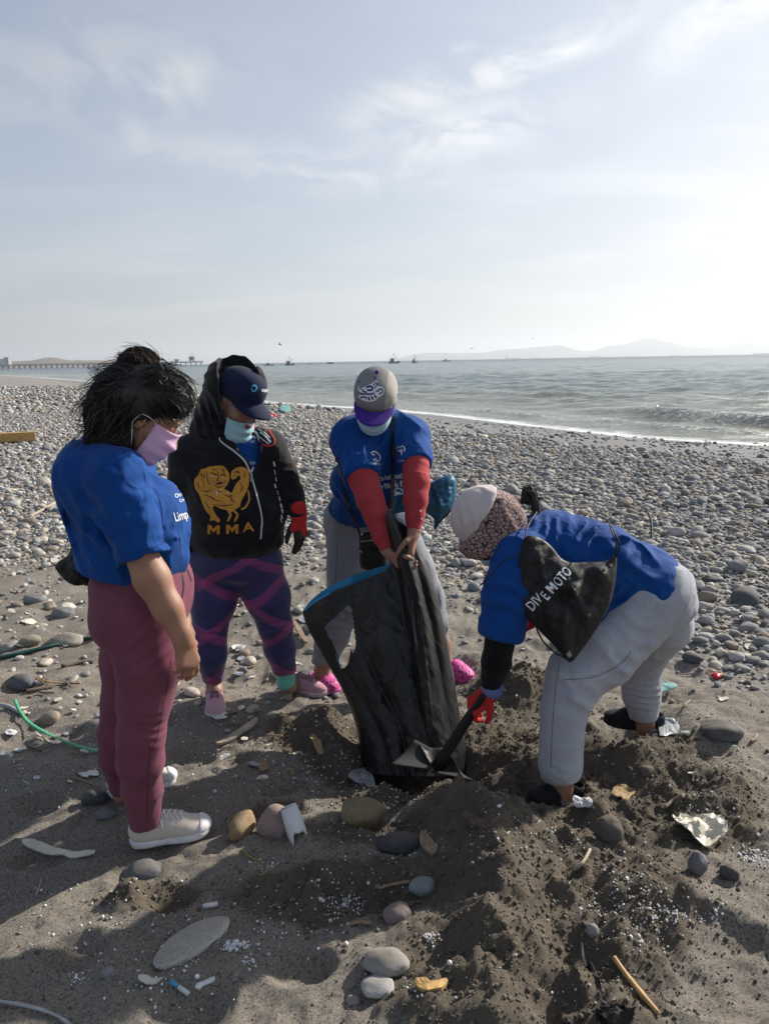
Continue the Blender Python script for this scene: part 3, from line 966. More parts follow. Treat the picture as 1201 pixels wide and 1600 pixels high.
def head_into(sdf, c, A, s=1.0, k=.014, neck=None):
    """a head with brow, eye sockets, nose, lips, chin and ears; c its middle between the ears, A its axes"""
    c = Vector(c)
    T = lambda x, y, z: c + A @ Vector((x, y, z)) * s
    def e(x, y, z, a, b, d, k=.014, op='add', rot=None):
        sdf.ell(T(x, y, z), (a * s, b * s, d * s), A if rot is None else A @ rot, k, op)
    e(-.014, 0, .032, .093, .072, .086)
    e(.030, 0, -.030, .060, .060, .078, .03)
    e(.045, 0, -.075, .040, .042, .034, .025)
    e(.064, 0, -.100, .020, .022, .017, .02)
    e(.070, 0, .036, .022, .048, .014, .02)
    for sg in (-1, 1):
        e(.052, sg * .042, -.022, .028, .022, .022, .02)
        e(.094, sg * .033, .010, .016, .017, .011, .012, 'sub')
        e(.0745, sg * .032, .010, .0138, .0145, .0132, .003)
        e(.0885, sg * .032, .004, .008, .0115, .0030, .002, 'sub')
        e(.101, sg * .013, -.036, .011, .008, .008, .008)
        e(-.004, sg * .076, -.004, .017, .008, .031, .006, rot=Matrix.Rotation(sg * .35, 3, 'Z'))
        e(.000, sg * .083, -.002, .009, .006, .018, .005, 'sub')
    sdf.cone(T(.086, 0, .014), T(.110, 0, -.030), .007 * s, .0125 * s, .010)
    e(.090, 0, -.062, .011, .024, .0055, .004)
    e(.087, 0, -.0725, .011, .021, .0065, .004)
    e(.101, 0, -.067, .006, .022, .0012, .003, 'sub')
    if neck is not None:
        sdf.cone(T(-.022, 0, -.050), neck[0], .056 * s, neck[1], .03)
    return T

def hand_into(sdf, w, d, n, s, L=.168, curl=(.35, .4, .45, .5), thumb=.5, fat=1.0, wr=.024):
    """palm, four fingers and a thumb: w wrist, d towards the fingers, n out of the palm, s towards the thumb"""
    w = Vector(w); d = Vector(d).normalized(); n = (Vector(n) - d * Vector(n).dot(d)).normalized(); s0 = Vector(s)
    s = d.cross(n).normalized()
    if s.dot(s0) < 0: s = -s
    u = L / .168
    tips = []
    for i, (o, fo, ln) in enumerate(((.027, -.003, .068), (.009, .004, .075), (-.0095, .0, .070), (-.027, -.011, .055))):
        kn = w + d * ((.088 + fo) * u) + s * (o * u)
        sdf.cone(w + s * (o * .45 * u) + d * .008, kn, .0135 * u * fat, .0115 * u * fat, .014)
        a = kn; ang = 0.0
        for j, (fr, b) in enumerate(((.46, 1.0), (.30, 1.15), (.24, .8))):
            ang += curl[i] * b
            q = a + (d * math.cos(ang) + n * math.sin(ang) + s * (o * .9)).normalized() * (ln * fr * u)
            r0 = (.0088, .0080, .0074)[j] * u * fat * (.86 if i == 3 else 1); r1 = (.0080, .0074, .0062)[j] * u * fat * (.86 if i == 3 else 1)
            sdf.cone(a, q, r0, r1, .004)
            a = q
        tips.append(a)
    b0 = w + d * (.022 * u) + s * (.018 * u)
    b1 = b0 + (d * .62 + s * .66 + n * (.2 + thumb * .5)).normalized() * (.040 * u)
    b2 = b1 + (d * .86 + s * .30 + n * (.15 + thumb * .6)).normalized() * (.033 * u)
    b3 = b2 + (d * .96 + s * (.12 - thumb * .3) + n * (.1 + thumb * .5)).normalized() * (.026 * u)
    sdf.cone(b0, b1, .0150 * u * fat, .0115 * u * fat, .014).cone(b1, b2, .0105 * u * fat, .0092 * u * fat, .005).cone(b2, b3, .0092 * u * fat, .0070 * u * fat, .004)
    sdf.cone(w - d * .012, w + d * .014, wr, wr * .98, .012)
    return tips

# ------------------------------------------------------------------ flat prints laid on cloth
def bvh_of(*objs):
    V, F = [], []
    for o in objs:
        n = len(V)
        V += [o.matrix_world @ v.co for v in o.data.vertices]
        F += [[i + n for i in p.vertices] for p in o.data.polygons]
    return BVHTree.FromPolygons(V, F)

def refine2d(V, T, maxlen):
    """split triangles until no edge is longer than maxlen"""
    bm = bmesh.new()
    vs_ = [bm.verts.new((x, y, 0)) for x, y in V]
    for t in T:
        try: bm.faces.new([vs_[i] for i in t])
        except ValueError: pass
    bmesh.ops.remove_doubles(bm, verts=bm.verts, dist=1e-4)
    for _ in range(7):
        ed = [e for e in bm.edges if e.calc_length() > maxlen]
        if not ed: break
        bmesh.ops.subdivide_edges(bm, edges=ed, cuts=1, use_grid_fill=False)
        bmesh.ops.triangulate(bm, faces=[f for f in bm.faces if len(f.verts) > 3])
    bm.verts.index_update()
    out = [(v.co.x, v.co.y) for v in bm.verts], [[v.index for v in f.verts] for f in bm.faces]
    bm.free()
    return out

def print_on(name, shapes, bvh, mat, parent, lift=.0016, maxlen=4.0, label=None):
    """shapes: list of (verts2d in photograph pixels, triangles). Each point is carried onto the cloth it is printed on."""
    VV, FF = [], []
    cam0 = Vector((0, 0, CAM_H))
    for V, T in shapes:
        V, T = refine2d(V, T, maxlen)
        pts, ok = [], []
        for x, y in V:
            d = ray(x, y).normalized()
            loc, nor, _i, _d = bvh.ray_cast(cam0, d)
            if loc is None: pts.append(Vector()); ok.append(False); continue
            if nor.dot(d) > 0: nor = -nor
            pts.append(loc + nor * lift); ok.append(True)
        n = len(VV)
        VV += pts
        for t in T:
            if all(ok[i] for i in t):
                a, b, c = (pts[i] for i in t)
                if max((a - b).length, (b - c).length, (a - c).length) < .10: FF.append([i + n for i in t])
    if not FF: return None
    o = link_mesh(name, mesh_py(name, VV, FF, True), mat, parent)
    if label: o['label'] = label
    return o

def poly(*rings):
    from mathutils.geometry import tessellate_polygon
    V = [p for r in rings for p in r]
    return V, tessellate_polygon([[Vector((x, y, 0)) for x, y in r] for r in rings])

def smooth_ring(pts, n=6, closed=True):
    """Catmull-Rom through points"""
    out = []
    m = len(pts)
    rng = range(m) if closed else range(m - 1)
    for i in rng:
        g = lambda k: np.array(pts[k % m] if closed else pts[min(max(k, 0), m - 1)], float)
        p0, p1, p2, p3 = g(i - 1), g(i), g(i + 1), g(i + 2)
        for j in range(n):
            t = j / n
            out.append(tuple(.5 * ((2 * p1) + (-p0 + p2) * t + (2 * p0 - 5 * p1 + 4 * p2 - p3) * t * t + (-p0 + 3 * p1 - 3 * p2 + p3) * t ** 3)))
    if not closed: out.append(tuple(pts[-1]))
    return out

def stroke(pts, wd, n=4, closed=False):
    """a band of width wd along a smooth line"""
    c = [np.array(p) for p in (smooth_ring(pts, n, closed) if len(pts) > 2 else pts)]
    if closed: c.append(c[0])
    V, T = [], []
    ws = wd if isinstance(wd, (list, tuple)) else [wd, wd]
    for i, p in enumerate(c):
        t = c[min(i + 1, len(c) - 1)] - c[max(i - 1, 0)]
        t = t / max(np.linalg.norm(t), 1e-9)
        nn = np.array((-t[1], t[0]))
        w2 = np.interp(i / (len(c) - 1), np.linspace(0, 1, len(ws)), ws) / 2
        V += [tuple(p + nn * w2), tuple(p - nn * w2)]
        if i: a = 2 * i; T += [(a - 2, a - 1, a + 1), (a - 2, a + 1, a)]
    return V, T

def disc(cx, cy, rx, ry=None, n=18, ang=0.0):
    ry = ry or rx
    ca, sa = math.cos(ang), math.sin(ang)
    r = [(cx + rx * math.cos(t) * ca - ry * math.sin(t) * sa, cy + rx * math.cos(t) * sa + ry * math.sin(t) * ca) for t in [k * 2 * math.pi / n for k in range(n)]]
    return poly(r)

def text2d(s, x, y, size, ang=0.0, align='CENTER', squash=1.0, bold=0.0, shear=0.0, space=1.0):
    """lettering as flat shapes, in photograph pixels (y down); size = cap height in pixels"""
    cu = bpy.data.curves.new('lettering', 'FONT')
    cu.body = s
    cu.size = 1.0; cu.align_x = align; cu.align_y = 'BOTTOM_BASELINE'; cu.offset = bold; cu.space_character = space; cu.shear = shear
    cu.resolution_u = 3
    o = bpy.data.objects.new('lettering', cu)
    COL.objects.link(o)
    bpy.context.view_layer.update()
    me = bpy.data.meshes.new_from_object(o.evaluated_get(bpy.context.evaluated_depsgraph_get()))
    k = size / .70
    ca, sa = math.cos(ang), math.sin(ang)
    V = []
    for v in me.vertices:
        u, w_ = v.co.x * k * squash, -v.co.y * k
        V.append((x + u * ca - w_ * sa, y + u * sa + w_ * ca))
    me.calc_loop_triangles()
    T = [tuple(t.vertices) for t in me.loop_triangles]
    bpy.data.objects.remove(o); bpy.data.curves.remove(cu); bpy.data.meshes.remove(me)
    return V, T

# ------------------------------------------------------------------ strands of hair
def hair_ribbons(name, paths, widths, mat, parent):
    VV, FF = [], []
    for pts, wd in zip(paths, widths):
        pts = np.asarray(pts)
        n = len(pts)
        t = np.gradient(pts, axis=0)
        t /= np.maximum(np.linalg.norm(t, axis=1), 1e-9)[:, None]
        sd = np.cross(t, RNG.normal(size=3))
        sd /= np.maximum(np.linalg.norm(sd, axis=1), 1e-9)[:, None]
        ww = wd * np.sin(np.linspace(.35, math.pi - .02, n))[:, None]
        b = len(VV)
        VV += list(pts + sd * ww) + list(pts - sd * ww)
        for i in range(n - 1): FF.append((b + i, b + i + 1, b + n + i + 1, b + n + i))
    return link_mesh(name, mesh_np(name, np.array(VV), np.array(FF)), mat, parent)

# ------------------------------------------------------------------ shoes
def shoe(parent, heel, toe, style, mats, wd=1.0, roll=0.0):
    """an upper with a real opening, a sole, laces and toe cap; heel and toe are the ends of its sole on the ground"""
    heel, toe = Vector(heel), Vector(toe)
    A = frame_from(toe - heel)
    if roll: A = A @ Matrix.Rotation(roll, 3, 'X')
    L = (toe - heel).length
    k = L / .25
    M = Matrix.Translation(heel) @ A.to_4x4() @ Matrix.Scale(k, 4)
    s = Sdf()
    if style == 'clog':
        s.ell((.060, 0, .034), (.062, .040 * wd, .030), k=.02).ell((.165, 0, .034), (.082, .050 * wd, .040), k=.03).ell((.11, 0, .05), (.06, .040 * wd, .04), k=.03)
        s.plane((0, 0, .012), (0, 0, -1))
        s.cone((.050, 0, .052), (.085, 0, .16), .030, .046, .006, 'sub')
    else:
        hi = .02 if style == 'trainer' else 0.0
        s.ell((.046, 0, .044), (.046, .034 * wd, .048 + hi), k=.02).ell((.115, 0, .040), (.075, .038 * wd, .044), k=.03).ell((.190, 0, .026), (.060, .043 * wd, .030), k=.03)
        s.cone((.095, 0, .072), (.155, 0, .052), .020, .016, .02)
        s.plane((0, 0, .012), (0, 0, -1)).plane((0, 0, .084 + hi), (-.35, 0, 1))
        s.cone((.046, 0, .064), (.050, 0, .16), .0255 * wd, .034 * wd, .004, 'sub')
    s.drape(.0012, 40, 3, (1, 1, 1))
    up = soft('shoe', s, mats['upper'], parent, .0045, M)
    # sole
    xs = np.linspace(0, 1, 26)
    hw = np.interp(xs, [0, .02, .08, .2, .42, .7, .86, .95, .985, 1], [0, .016, .030, .036, .034, .046, .043, .030, .017, 0]) * wd * (1.06 if style == 'clog' else 1)
    outl = [(x * .25, y) for x, y in zip(xs, hw)] + [(x * .25, -y) for x, y in zip(xs[::-1][1:-1], hw[::-1][1:-1])]
    bm = bmesh.new()
    th = {'canvas': .022, 'trainer': .026, 'clog': .022, 'dark': .018}[style]
    rings = []
    for z, e in ((0, .93), (.004, 1), (th - .003, 1.0), (th, .96)):
        rings.append([bm.verts.new(((x - .125) * (1 + (e - 1) * .3) + .125, y * e, z + (max(0, x - .19) ** 2 * 2.2 if style != 'dark' else 0))) for x, y in outl])
    for a, b in zip(rings[:-1], rings[1:]):
        for i in range(len(outl)): bm.faces.new((a[i], a[(i + 1) % len(outl)], b[(i + 1) % len(outl)], b[i]))
    bm.faces.new(rings[0][::-1]); bm.faces.new(rings[-1])
    bm.transform(M)
    bm_obj('sole', bm, mats['sole'], up, True)
    top = lambda x, y, e=.002: M @ Vector((x, y, z_at(s, x, y) + e))
    if style == 'canvas':
        t = Sdf().ell((.190, 0, .027), (.063, .0465 * wd, .0335)).plane((.208, 0, 0), (-1, 0, .15)).plane((0, 0, .016), (0, 0, -1))
        soft('toe_cap', t, mats['sole'], up, .004, M)
    if style in ('canvas', 'trainer'):
        lr = .0026 if style == 'canvas' else .0022
        for i in range(5):
            x = .092 + i * .0165
            bm = bmesh.new()
            y0 = .017 * wd
            bm_tube(bm, [top(x - .004, -y0 * 1.15), top(x, -y0 * .5, .004), top(x + .006, y0 * .5, .004), top(x + .010, y0 * 1.15)], lr * k, 6)
            bm_obj('lace', bm, mats['lace'], up, True)
            bm = bmesh.new()
            bm_tube(bm, [top(x - .004, y0 * 1.15), top(x, y0 * .5, .0035), top(x + .006, -y0 * .5, .0035), top(x + .010, -y0 * 1.15)], lr * k, 6)
            bm_obj('lace', bm, mats['lace'], up, True)
        for sg in (-1, 1):      # the bow
            bm = bmesh.new()
            a = top(.094, 0, .006)
            q = lambda x, y, z: M @ Vector((x, y * sg, z))
            bm_tube(bm, [a, q(.088, .016, .098), q(.092, .033, .090), q(.103, .030, .078), a], lr * k * .9, 6)
            bm_tube(bm, [a, q(.100, .020, .088), q(.108, .040, .062)], lr * k * .9, 6)
            bm_obj('lace', bm, mats['lace'], up, True)
    if style == 'canvas':       # eyelets along the near side
        for sg in (-1, 1):
            for i in range(4):
                x = .100 + i * .018
                bm = bmesh.new()
                c = top(x, sg * .024 * wd, .0008)
                nn = (A @ Vector((.25, sg * .75, .6))).normalized()
                a1 = nn.orthogonal().normalized(); b1 = nn.cross(a1)
                vs1 = [bm.verts.new(c + (a1 * math.cos(t) + b1 * math.sin(t)) * .0034 * k + nn * .001) for t in np.linspace(0, 2 * math.pi, 10, endpoint=False)]
                bm.faces.new(vs1)
                bm_obj('eyelet', bm, mats['eyelet'], up)
    return up

def z_at(s, x, y):
    z = np.linspace(.0, .14, 90)
    v = s.value(np.stack([np.full(90, x), np.full(90, y), z], 1))
    i = np.nonzero(v < 0)[0]
    return float(z[i[-1]]) if len(i) else .03
# =================================================================== PEOPLE
def skin_material(name, col):
    m, q, out = new_mat(name)
    tc = q.n('ShaderNodeTexCoord').outputs['Object']
    n1 = q.noise(tc, 14, 5, .6); n2 = q.noise(tc, 260, 3, .6)
    c = q.ramp(n1, [(.3, tuple(x * .84 for x in col)), (.7, tuple(x * 1.12 for x in col))])
    c = q.mixc(q.mapr(n2, .5, .75, 0, .25), c, (col[0] * .8, col[1] * .6, col[2] * .55))
    bp = q.n('ShaderNodeBump', {'Strength': .25, 'Distance': .0015, 'Height': n2})
    b = q.n('ShaderNodeBsdfPrincipled', {'Base Color': c, 'Roughness': .55, 'Specular IOR Level': .4, 'Subsurface Weight': .12, 'Subsurface Scale': 1.0, 'Normal': bp.outputs[0]})
    b.inputs['Subsurface Radius'].default_value = (.010, .004, .002)
    m.node_tree.links.new(b.outputs[0], out.inputs[0])
    return m

M_SKIN = skin_material('skin', (.33, .175, .115))
M_SKIN2 = skin_material('skin_deep', (.31, .165, .115))
M_LIP = simple('lips', (.22, .075, .065), .5)
M_HAIR = simple('hair', (.012, .010, .009), .42, var=.4, vscale=30, spec=.5)
M_HAIRLT = simple('hair_brown', (.030, .020, .015), .75, var=.4, vscale=30, spec=.2, bump=.6, bscale=120)
M_EYEW = simple('eye_white', (.6, .57, .54), .3)
M_EYE = simple('eye_iris', (.02, .012, .008), .2)
M_BLUE = cloth('blue_cotton', (.004, .054, .235), fold=.42, fscale=11, dist=.014)
M_BURG = cloth('burgundy_jersey', (.185, .058, .092), fold=.22, fscale=9, dist=.008)
M_BLACK = cloth('black_fleece', (.0105, .0105, .0125), fold=.35, fscale=10, dist=.014, sheen=.15)
M_BLACK2 = cloth('black_knit', (.007, .007, .009), fold=.3, fscale=14, sheen=.1)
M_GREY = cloth('grey_sweat', (.40, .415, .465), fold=.38, fscale=9, dist=.014, heather=.45)
M_GREY2 = cloth('grey_sweat_dull', (.275, .287, .32), fold=.38, fscale=9, dist=.014, heather=.35)
M_RED = cloth('red_sleeve', (.36, .045, .05), fold=.2, fscale=18, dist=.006)
M_REDGLOVE = cloth('red_glove', (.46, .028, .025), fold=.2, fscale=30, dist=.004)
M_BLKGLOVE = simple('black_latex', (.010, .010, .011), .55, bump=.4, bscale=300)
M_WHITEPRINT = simple('white_print', (.72, .74, .78), .7, var=.05)
M_ORANGE = simple('orange_print', (.58, .265, .030), .7, var=.18, vscale=60)
M_INK = simple('black_print', (.008, .008, .008), .7)
M_YELLOWP = simple('yellow_print', (.58, .48, .05), .7)
M_GREENP = simple('green_print', (.06, .34, .07), .7)
M_REDP = simple('red_print', (.45, .03, .03), .7)
M_CYANP = simple('cyan_print', (.05, .42, .60), .7)
M_MASKP = cloth('pink_mask', (.62, .40, .60), fold=.15, fscale=20, dist=.003, weave=.1)
M_MASKB = cloth('light_blue_mask', (.36, .60, .66), fold=.15, fscale=20, dist=.003, weave=.1)
M_LOOP = simple('ear_loop', (.7, .7, .72), .7)
M_CANVAS = cloth('white_canvas', (.56, .51, .445), fold=.1, fscale=30, dist=.003, var=.14)
M_RUBBER = simple('white_rubber', (.66, .66, .68), .55, var=.12, vscale=30)
M_PINKSHOE = cloth('pink_mesh', (.46, .275, .32), fold=.15, fscale=40, dist=.003)
M_PINKSOLE = simple('pale_pink_rubber', (.60, .47, .48), .6, var=.2, vscale=40)
M_DARKSHOE = cloth('dark_canvas', (.016, .017, .020), fold=.15, fscale=30, dist=.004)
M_SOCK = cloth('grey_sock', (.30, .30, .31), fold=.15, fscale=40, dist=.003)
M_MINT = cloth('mint_sock', (.16, .52, .40), fold=.15, fscale=40, dist=.003)
M_ZIP = simple('white_zip', (.62, .62, .64), .45)
M_METAL = simple('dull_metal', (.45, .45, .46), .35, metal=.9)
M_NAVYCAP = cloth('navy_cap', (.010, .015, .045), fold=.1, fscale=20, dist=.003)
M_GREYCAP = cloth('grey_cap', (.215, .215, .22), fold=.1, fscale=20, dist=.003)
M_GREYCAPLT = cloth('beige_cap_panel', (.36, .34, .31), fold=.1, fscale=20, dist=.003)
M_PURPLE = cloth('purple_visor', (.060, .022, .23), fold=.08, fscale=20, dist=.002)
M_HATWHITE = cloth('white_hat', (.56, .50, .49), fold=.25, fscale=14, dist=.006)

def clog_material():
    m, q, out = new_mat('pink_foam')
    tc = q.n('ShaderNodeTexCoord').outputs['Object']
    v = q.n('ShaderNodeTexVoronoi', {'Vector': tc, 'Scale': 62.0, 'Randomness': .35})
    h = q.mapr(v.outputs['Distance'], .26, .44)
    c = q.mixc(h, (.20, .012, .085), (.66, .085, .33))
    bp = q.n('ShaderNodeBump', {'Strength': .8, 'Distance': .004, 'Height': h})
    b = q.n('ShaderNodeBsdfPrincipled', {'Base Color': c, 'Roughness': .55, 'Normal': bp.outputs[0]})
    m.node_tree.links.new(b.outputs[0], out.inputs[0])
    return m
M_CLOG = clog_material()
M_CLOGSOLE = simple('pink_sole', (.55, .075, .28), .55)

def leggings_material():
    m, q, out = new_mat('patterned_leggings')
    tc = q.n('ShaderNodeTexCoord').outputs['Object']
    sep = q.n('ShaderNodeSeparateXYZ', {0: tc})
    x, y, z = sep.outputs
    wob = q.math('MULTIPLY', q.noise(tc, 3, 2), .10)
    res = None
    for sgn, ph in ((1, .03), (-1, .10)):
        u = q.math('ADD', q.math('ADD', z, q.math('MULTIPLY', x, .62 * sgn)), q.math('ADD', wob, ph))
        u = q.math('ADD', u, q.math('MULTIPLY', y, .2 * sgn))
        f = q.math('FRACT', q.math('DIVIDE', u, .235))
        band = q.math('MULTIPLY', q.mapr(f, .42, .44), q.mapr(f, .60, .62, 1, 0))
        ln = q.math('FRACT', q.math('MULTIPLY', f, 24.0))
        ln = q.math('MULTIPLY', q.mapr(ln, .15, .3), q.mapr(ln, .45, .6, 1, 0))
        k = q.math('MULTIPLY', band, ln)
        soft_ = q.math('MULTIPLY', q.mapr(f, .36, .5), q.mapr(f, .52, .66, 1, 0))
        res = (k, soft_) if res is None else (q.math('MAXIMUM', res[0], k), q.math('MAXIMUM', res[1], soft_))
    base = q.ramp(q.noise(tc, 5, 4), [(.3, (.018, .021, .090)), (.7, (.034, .030, .125))])
    c = q.mixc(q.math('MULTIPLY', res[1], .14), base, (.12, .02, .13))
    c = q.mixc(q.math('MULTIPLY', res[0], .85), c, (.62, .075, .24))
    bp = q.n('ShaderNodeBump', {'Strength': .2, 'Distance': .006, 'Height': q.noise(tc, 14, 4, .5, 1)})
    b = q.n('ShaderNodeBsdfPrincipled', {'Base Color': c, 'Roughness': .62, 'Specular IOR Level': .35, 'Sheen Weight': .2, 'Normal': bp.outputs[0]})
    m.node_tree.links.new(b.outputs[0], out.inputs[0])
    return m
M_LEGG = leggings_material()

def flap_material():
    m, q, out = new_mat('printed_flap')
    tc = q.n('ShaderNodeTexCoord').outputs['Object']
    wv = q.n('ShaderNodeVectorMath', {0: tc, 1: q.n('ShaderNodeMixRGB', {0: .02, 1: (0, 0, 0, 1), 2: q.n('ShaderNodeTexNoise', {'Vector': tc, 'Scale': 20.0}).outputs[1]}).outputs[0]}, operation='ADD').outputs[0]
    v = q.n('ShaderNodeTexVoronoi', {'Vector': wv, 'Scale': 62.0}, feature='DISTANCE_TO_EDGE')
    e = q.mapr(v.outputs['Distance'], .045, .12)
    n = q.noise(tc, 20, 3)
    c = q.mixc(e, (.014, .012, .016), q.ramp(n, [(.3, (.30, .19, .175)), (.7, (.42, .29, .26))]))
    c = q.mixc(q.mapr(q.noise(tc, 150, 3, .8), .56, .62, 0, .8), c, (.03, .022, .024))
    bp = q.n('ShaderNodeBump', {'Strength': .3, 'Distance': .008, 'Height': q.noise(tc, 22, 3, .5, 1)})
    b = q.n('ShaderNodeBsdfPrincipled', {'Base Color': c, 'Roughness': .85, 'Normal': bp.outputs[0]})
    m.node_tree.links.new(b.outputs[0], out.inputs[0])
    return m
M_FLAP = flap_material()

def eyes(parent, T, s=1.0):
    for sg in (-1, 1):
        for nm, c, r, mt in (('eye', (.0740, sg * .032, .009), .0122, M_EYEW), ('iris', (.0822, sg * .032, .005), .0052, M_EYE)):
            me = bpy.data.meshes.new(nm)
            bm = bmesh.new(); bmesh.ops.create_uvsphere(bm, u_segments=14, v_segments=10, radius=r * s)
            bm.transform(Matrix.Translation(T(*c)))
            e = bm_obj(nm, bm, mt, parent if nm == 'eye' else e, True)

def mask(parent, T, A, mat, s=1.0, drop=0.0, loops=True, low=False):
    """a pleated surgical mask worn over nose and chin (or slid under the chin)"""
    nu, nv = 26, 20
    V = []
    for j in range(nv + 1):
        v = j / nv                      # 0 top .. 1 bottom
        for i in range(nu + 1):
            u = i / nu * 2 - 1
            z = (.004 - v * .115) - drop
            prof = np.interp(v, [0, .25, .5, .8, 1], [.108, .120, .112, .096, .070]) if not low else np.interp(v, [0, .3, .65, .9, 1], [.094, .100, .094, .075, .055])
            yy = .070 * math.sin(u * math.pi / 2 * .96) * (1 - .22 * max(0, v - .6) / .4) * (1 - (.18 if low else 0) * v)
            xx = prof * (math.cos(u * math.pi / 2 * .9)) + .020 * (1 - math.cos(u * math.pi / 2 * .9)) + .0035 * math.cos(v * 6.28 * 3.5) * (1 - abs(u) ** 3)
            zz = z - .016 * (1 - abs(u)) * (1 if v > .1 else .3) * (.2 + v) + .012 * (abs(u) ** 2) * (.5 - v) + (.010 * (1 - abs(u)) ** 2 if v < .12 else 0)
            V.append(T(xx, yy, zz))
    F = []
    for j in range(nv):
        for i in range(nu):
            a = j * (nu + 1) + i
            F.append((a, a + 1, a + nu + 2, a + nu + 1))
    o = link_mesh('face_mask', mesh_np('face_mask', np.array(V), np.array(F)), mat, parent)
    md = o.modifiers.new('thickness', 'SOLIDIFY'); md.thickness = .0025; md.offset = 1
    if loops:
        for sg in (-1, 1):
            e = T(-.012, sg * .086, .012)
            a = V[nu if sg > 0 else 0]; b = V[nv * (nu + 1) + (nu if sg > 0 else 0)]
            bm = bmesh.new()
            bm_tube(bm, [a, (a * .45 + e * .55) + A @ Vector((0, sg * .008, .004)), e, T(-.020, sg * .086, -.02), (b * .5 + e * .5) + A @ Vector((-.006, sg * .008, -.01)), b], .0012, 6)
            bm_obj('ear_loop', bm, M_LOOP, o, True)
    return o

def person(px, py, label):
    p = G(px, py)
    return empty('person', p, label, 'person', 'volunteers cleaning the beach')

# ------------------------------------------------------------------ first: woman in burgundy trousers, seen from her side
def build_woman_in_burgundy():
    R_ = person(235, 1290, 'woman in burgundy trousers, blue shirt and pink mask with loose windblown black hair')
    hc = P(228, 652, 2.27)
    A = frame_from((.80, .16, -.58))
    # skin: head, neck, arms, a plain trunk and legs under the clothes
    b = Sdf()
    T = head_into(b, hc, A, 1.0, neck=(P(172, 712, 2.30), .062))
    nb, ns, fs = P(172, 712, 2.30), P(180, 742, 2.165), P(196, 732, 2.47)
    b.ell(P(180, 800, 2.32), (.115, .14, .20), k=.05).ell(P(210, 900, 2.31), (.12, .14, .13), k=.06)
    b.limb([C(172, 712, 2.30, 30), C(182, 748, 2.19, 36)], .03).limb([C(172, 712, 2.30, 30), C(196, 738, 2.45, 34)], .03)
    arm = [C(182, 748, 2.165, 35), C(214, 850, 2.115, 25), C(238, 905, 2.10, 27.5), C(262, 950, 2.085, 22.5), C(284, 992, 2.08, 16.5)]
    b.limb(arm, .02)
    hand_into(b, P(285, 994, 2.08), P(297, 1050, 2.085) - P(284, 992, 2.08), Vector((-.75, .62, 0)), Vector((.8, .2, 0)), .170, (.30, .38, .46, .56), .7, 1.08, .026)
    b.limb([C(196, 740, 2.45, 32), C(235, 830, 2.50, 28), C(262, 890, 2.50, 24), C(280, 950, 2.46, 17)], .02)
    hand_into(b, P(281, 955, 2.46), Vector((.25, 0, -1)), Vector((-.6, -.7, 0)), Vector((1, 0, 0)), .165, (.4, .45, .5, .55), .5, 1.05)
    yb = 2.50
    hl, to = G(203, 1322), G(331, 1300)
    hl.z += .004; to.z = hl.z + .012
    to = hl + (to - hl).normalized() * .265
    ay = (hl + (to - hl) * .22).y
    b.limb([C(215, 960, 2.22, 50), C(226, 1092, 2.195, 32), C(221, 1148, 2.19, 24), C(219, 1188, 2.20, 22), C(223, 1230, ay * .5 + 1.1, 17), C(229, 1284, ay, 15), C(229, 1300, ay, 13), C(228, 1312, ay, 11)], .03)
    b.limb([C(210, 955, 2.40, 46), C(198, 1095, 2.43, 28), C(188, 1145, 2.44, 22), C(187, 1180, 2.45, 18), C(190, 1226, yb, 13), C(190, 1242, yb, 13)], .03)
    body = soft('body', b, [M_SKIN, M_LIP], R_, .0048)
    eyes(body, T)
    # trousers
    t = Sdf()
    ellp(t, 220, 906, 2.31, 74, 44, .17, 0, .04); ellp(t, 203, 960, 2.30, 58, 58, .17, .15, .06); ellp(t, 250, 930, 2.31, 50, 60, .15, 0, .05)
    t.limb([C(222, 962, 2.22, 63), C(234, 1030, 2.20, 51), C(226, 1092, 2.195, 39.5), C(220, 1148, 2.19, 34), C(219, 1188, 2.20, 33), C(222, 1230, ay * .5 + 1.1, 28), C(228.5, 1292, ay, 24)], .035)
    t.limb([C(215, 962, 2.40, 57), C(206, 1035, 2.42, 45), C(198, 1095, 2.43, 36), C(188, 1145, 2.44, 30.5), C(186, 1180, 2.45, 27), C(190, 1226, yb, 19.5)], .035)
    t.plane(P(229, 1287, ay), (.12, 0, -1)).plane(P(218, 878, 2.31), (0, 0, 1))
    t.drape(.0022, 9, 5, (1, 1, .5)).crease(.0045, 13, (.8, .3, .5), .35, 2)
    t.fold(P(238, 1145, 2.12), .055, (.3, 0, 1), .036, .0018, .4).fold(P(215, 1015, 2.14), .09, (-.5, 0, .9), .05, .0030, .2).fold(P(226, 1268, 2.15), .05, (.1, 0, 1), .028, .0016)
    t.fold(P(170, 905, 2.14), .08, (.1, 0, 1), .03, .003, .1)
    tr = soft('trousers', t, M_BURG, R_, .0062)
    bt = bvh_of(tr)
    print_on('pocket_seam', [stroke([(284, 895), (287, 915), (283, 938)], 2.6), stroke([(293, 890), (299, 908)], 2)], bt, M_INK, tr, .0012, 3)
    print_on('side_seam', [stroke([(268, 1030), (256, 1100), (243, 1160), (233, 1180), (230, 1280)], .9)], bt, simple('burgundy_thread', (.07, .02, .035), .9), tr, .001, 4)
    # shirt
    s = Sdf()
    ellp(s, 169, 775, 2.32, 66, 84, .175, .10, .05); ellp(s, 233, 800, 2.32, 56, 60, .16, .15, .05); ellp(s, 205, 848, 2.32, 86, 60, .175, .05, .06)
    ellp(s, 212, 880, 2.32, 84, 40, .180, .04, .05); ellp(s, 150, 735, 2.33, 52, 50, .17, .2, .05)
    s.limb([C(160, 702, 2.32, 33), C(186, 742, 2.19, 44)], .045).limb([C(165, 702, 2.32, 33), C(200, 736, 2.46, 42)], .045)
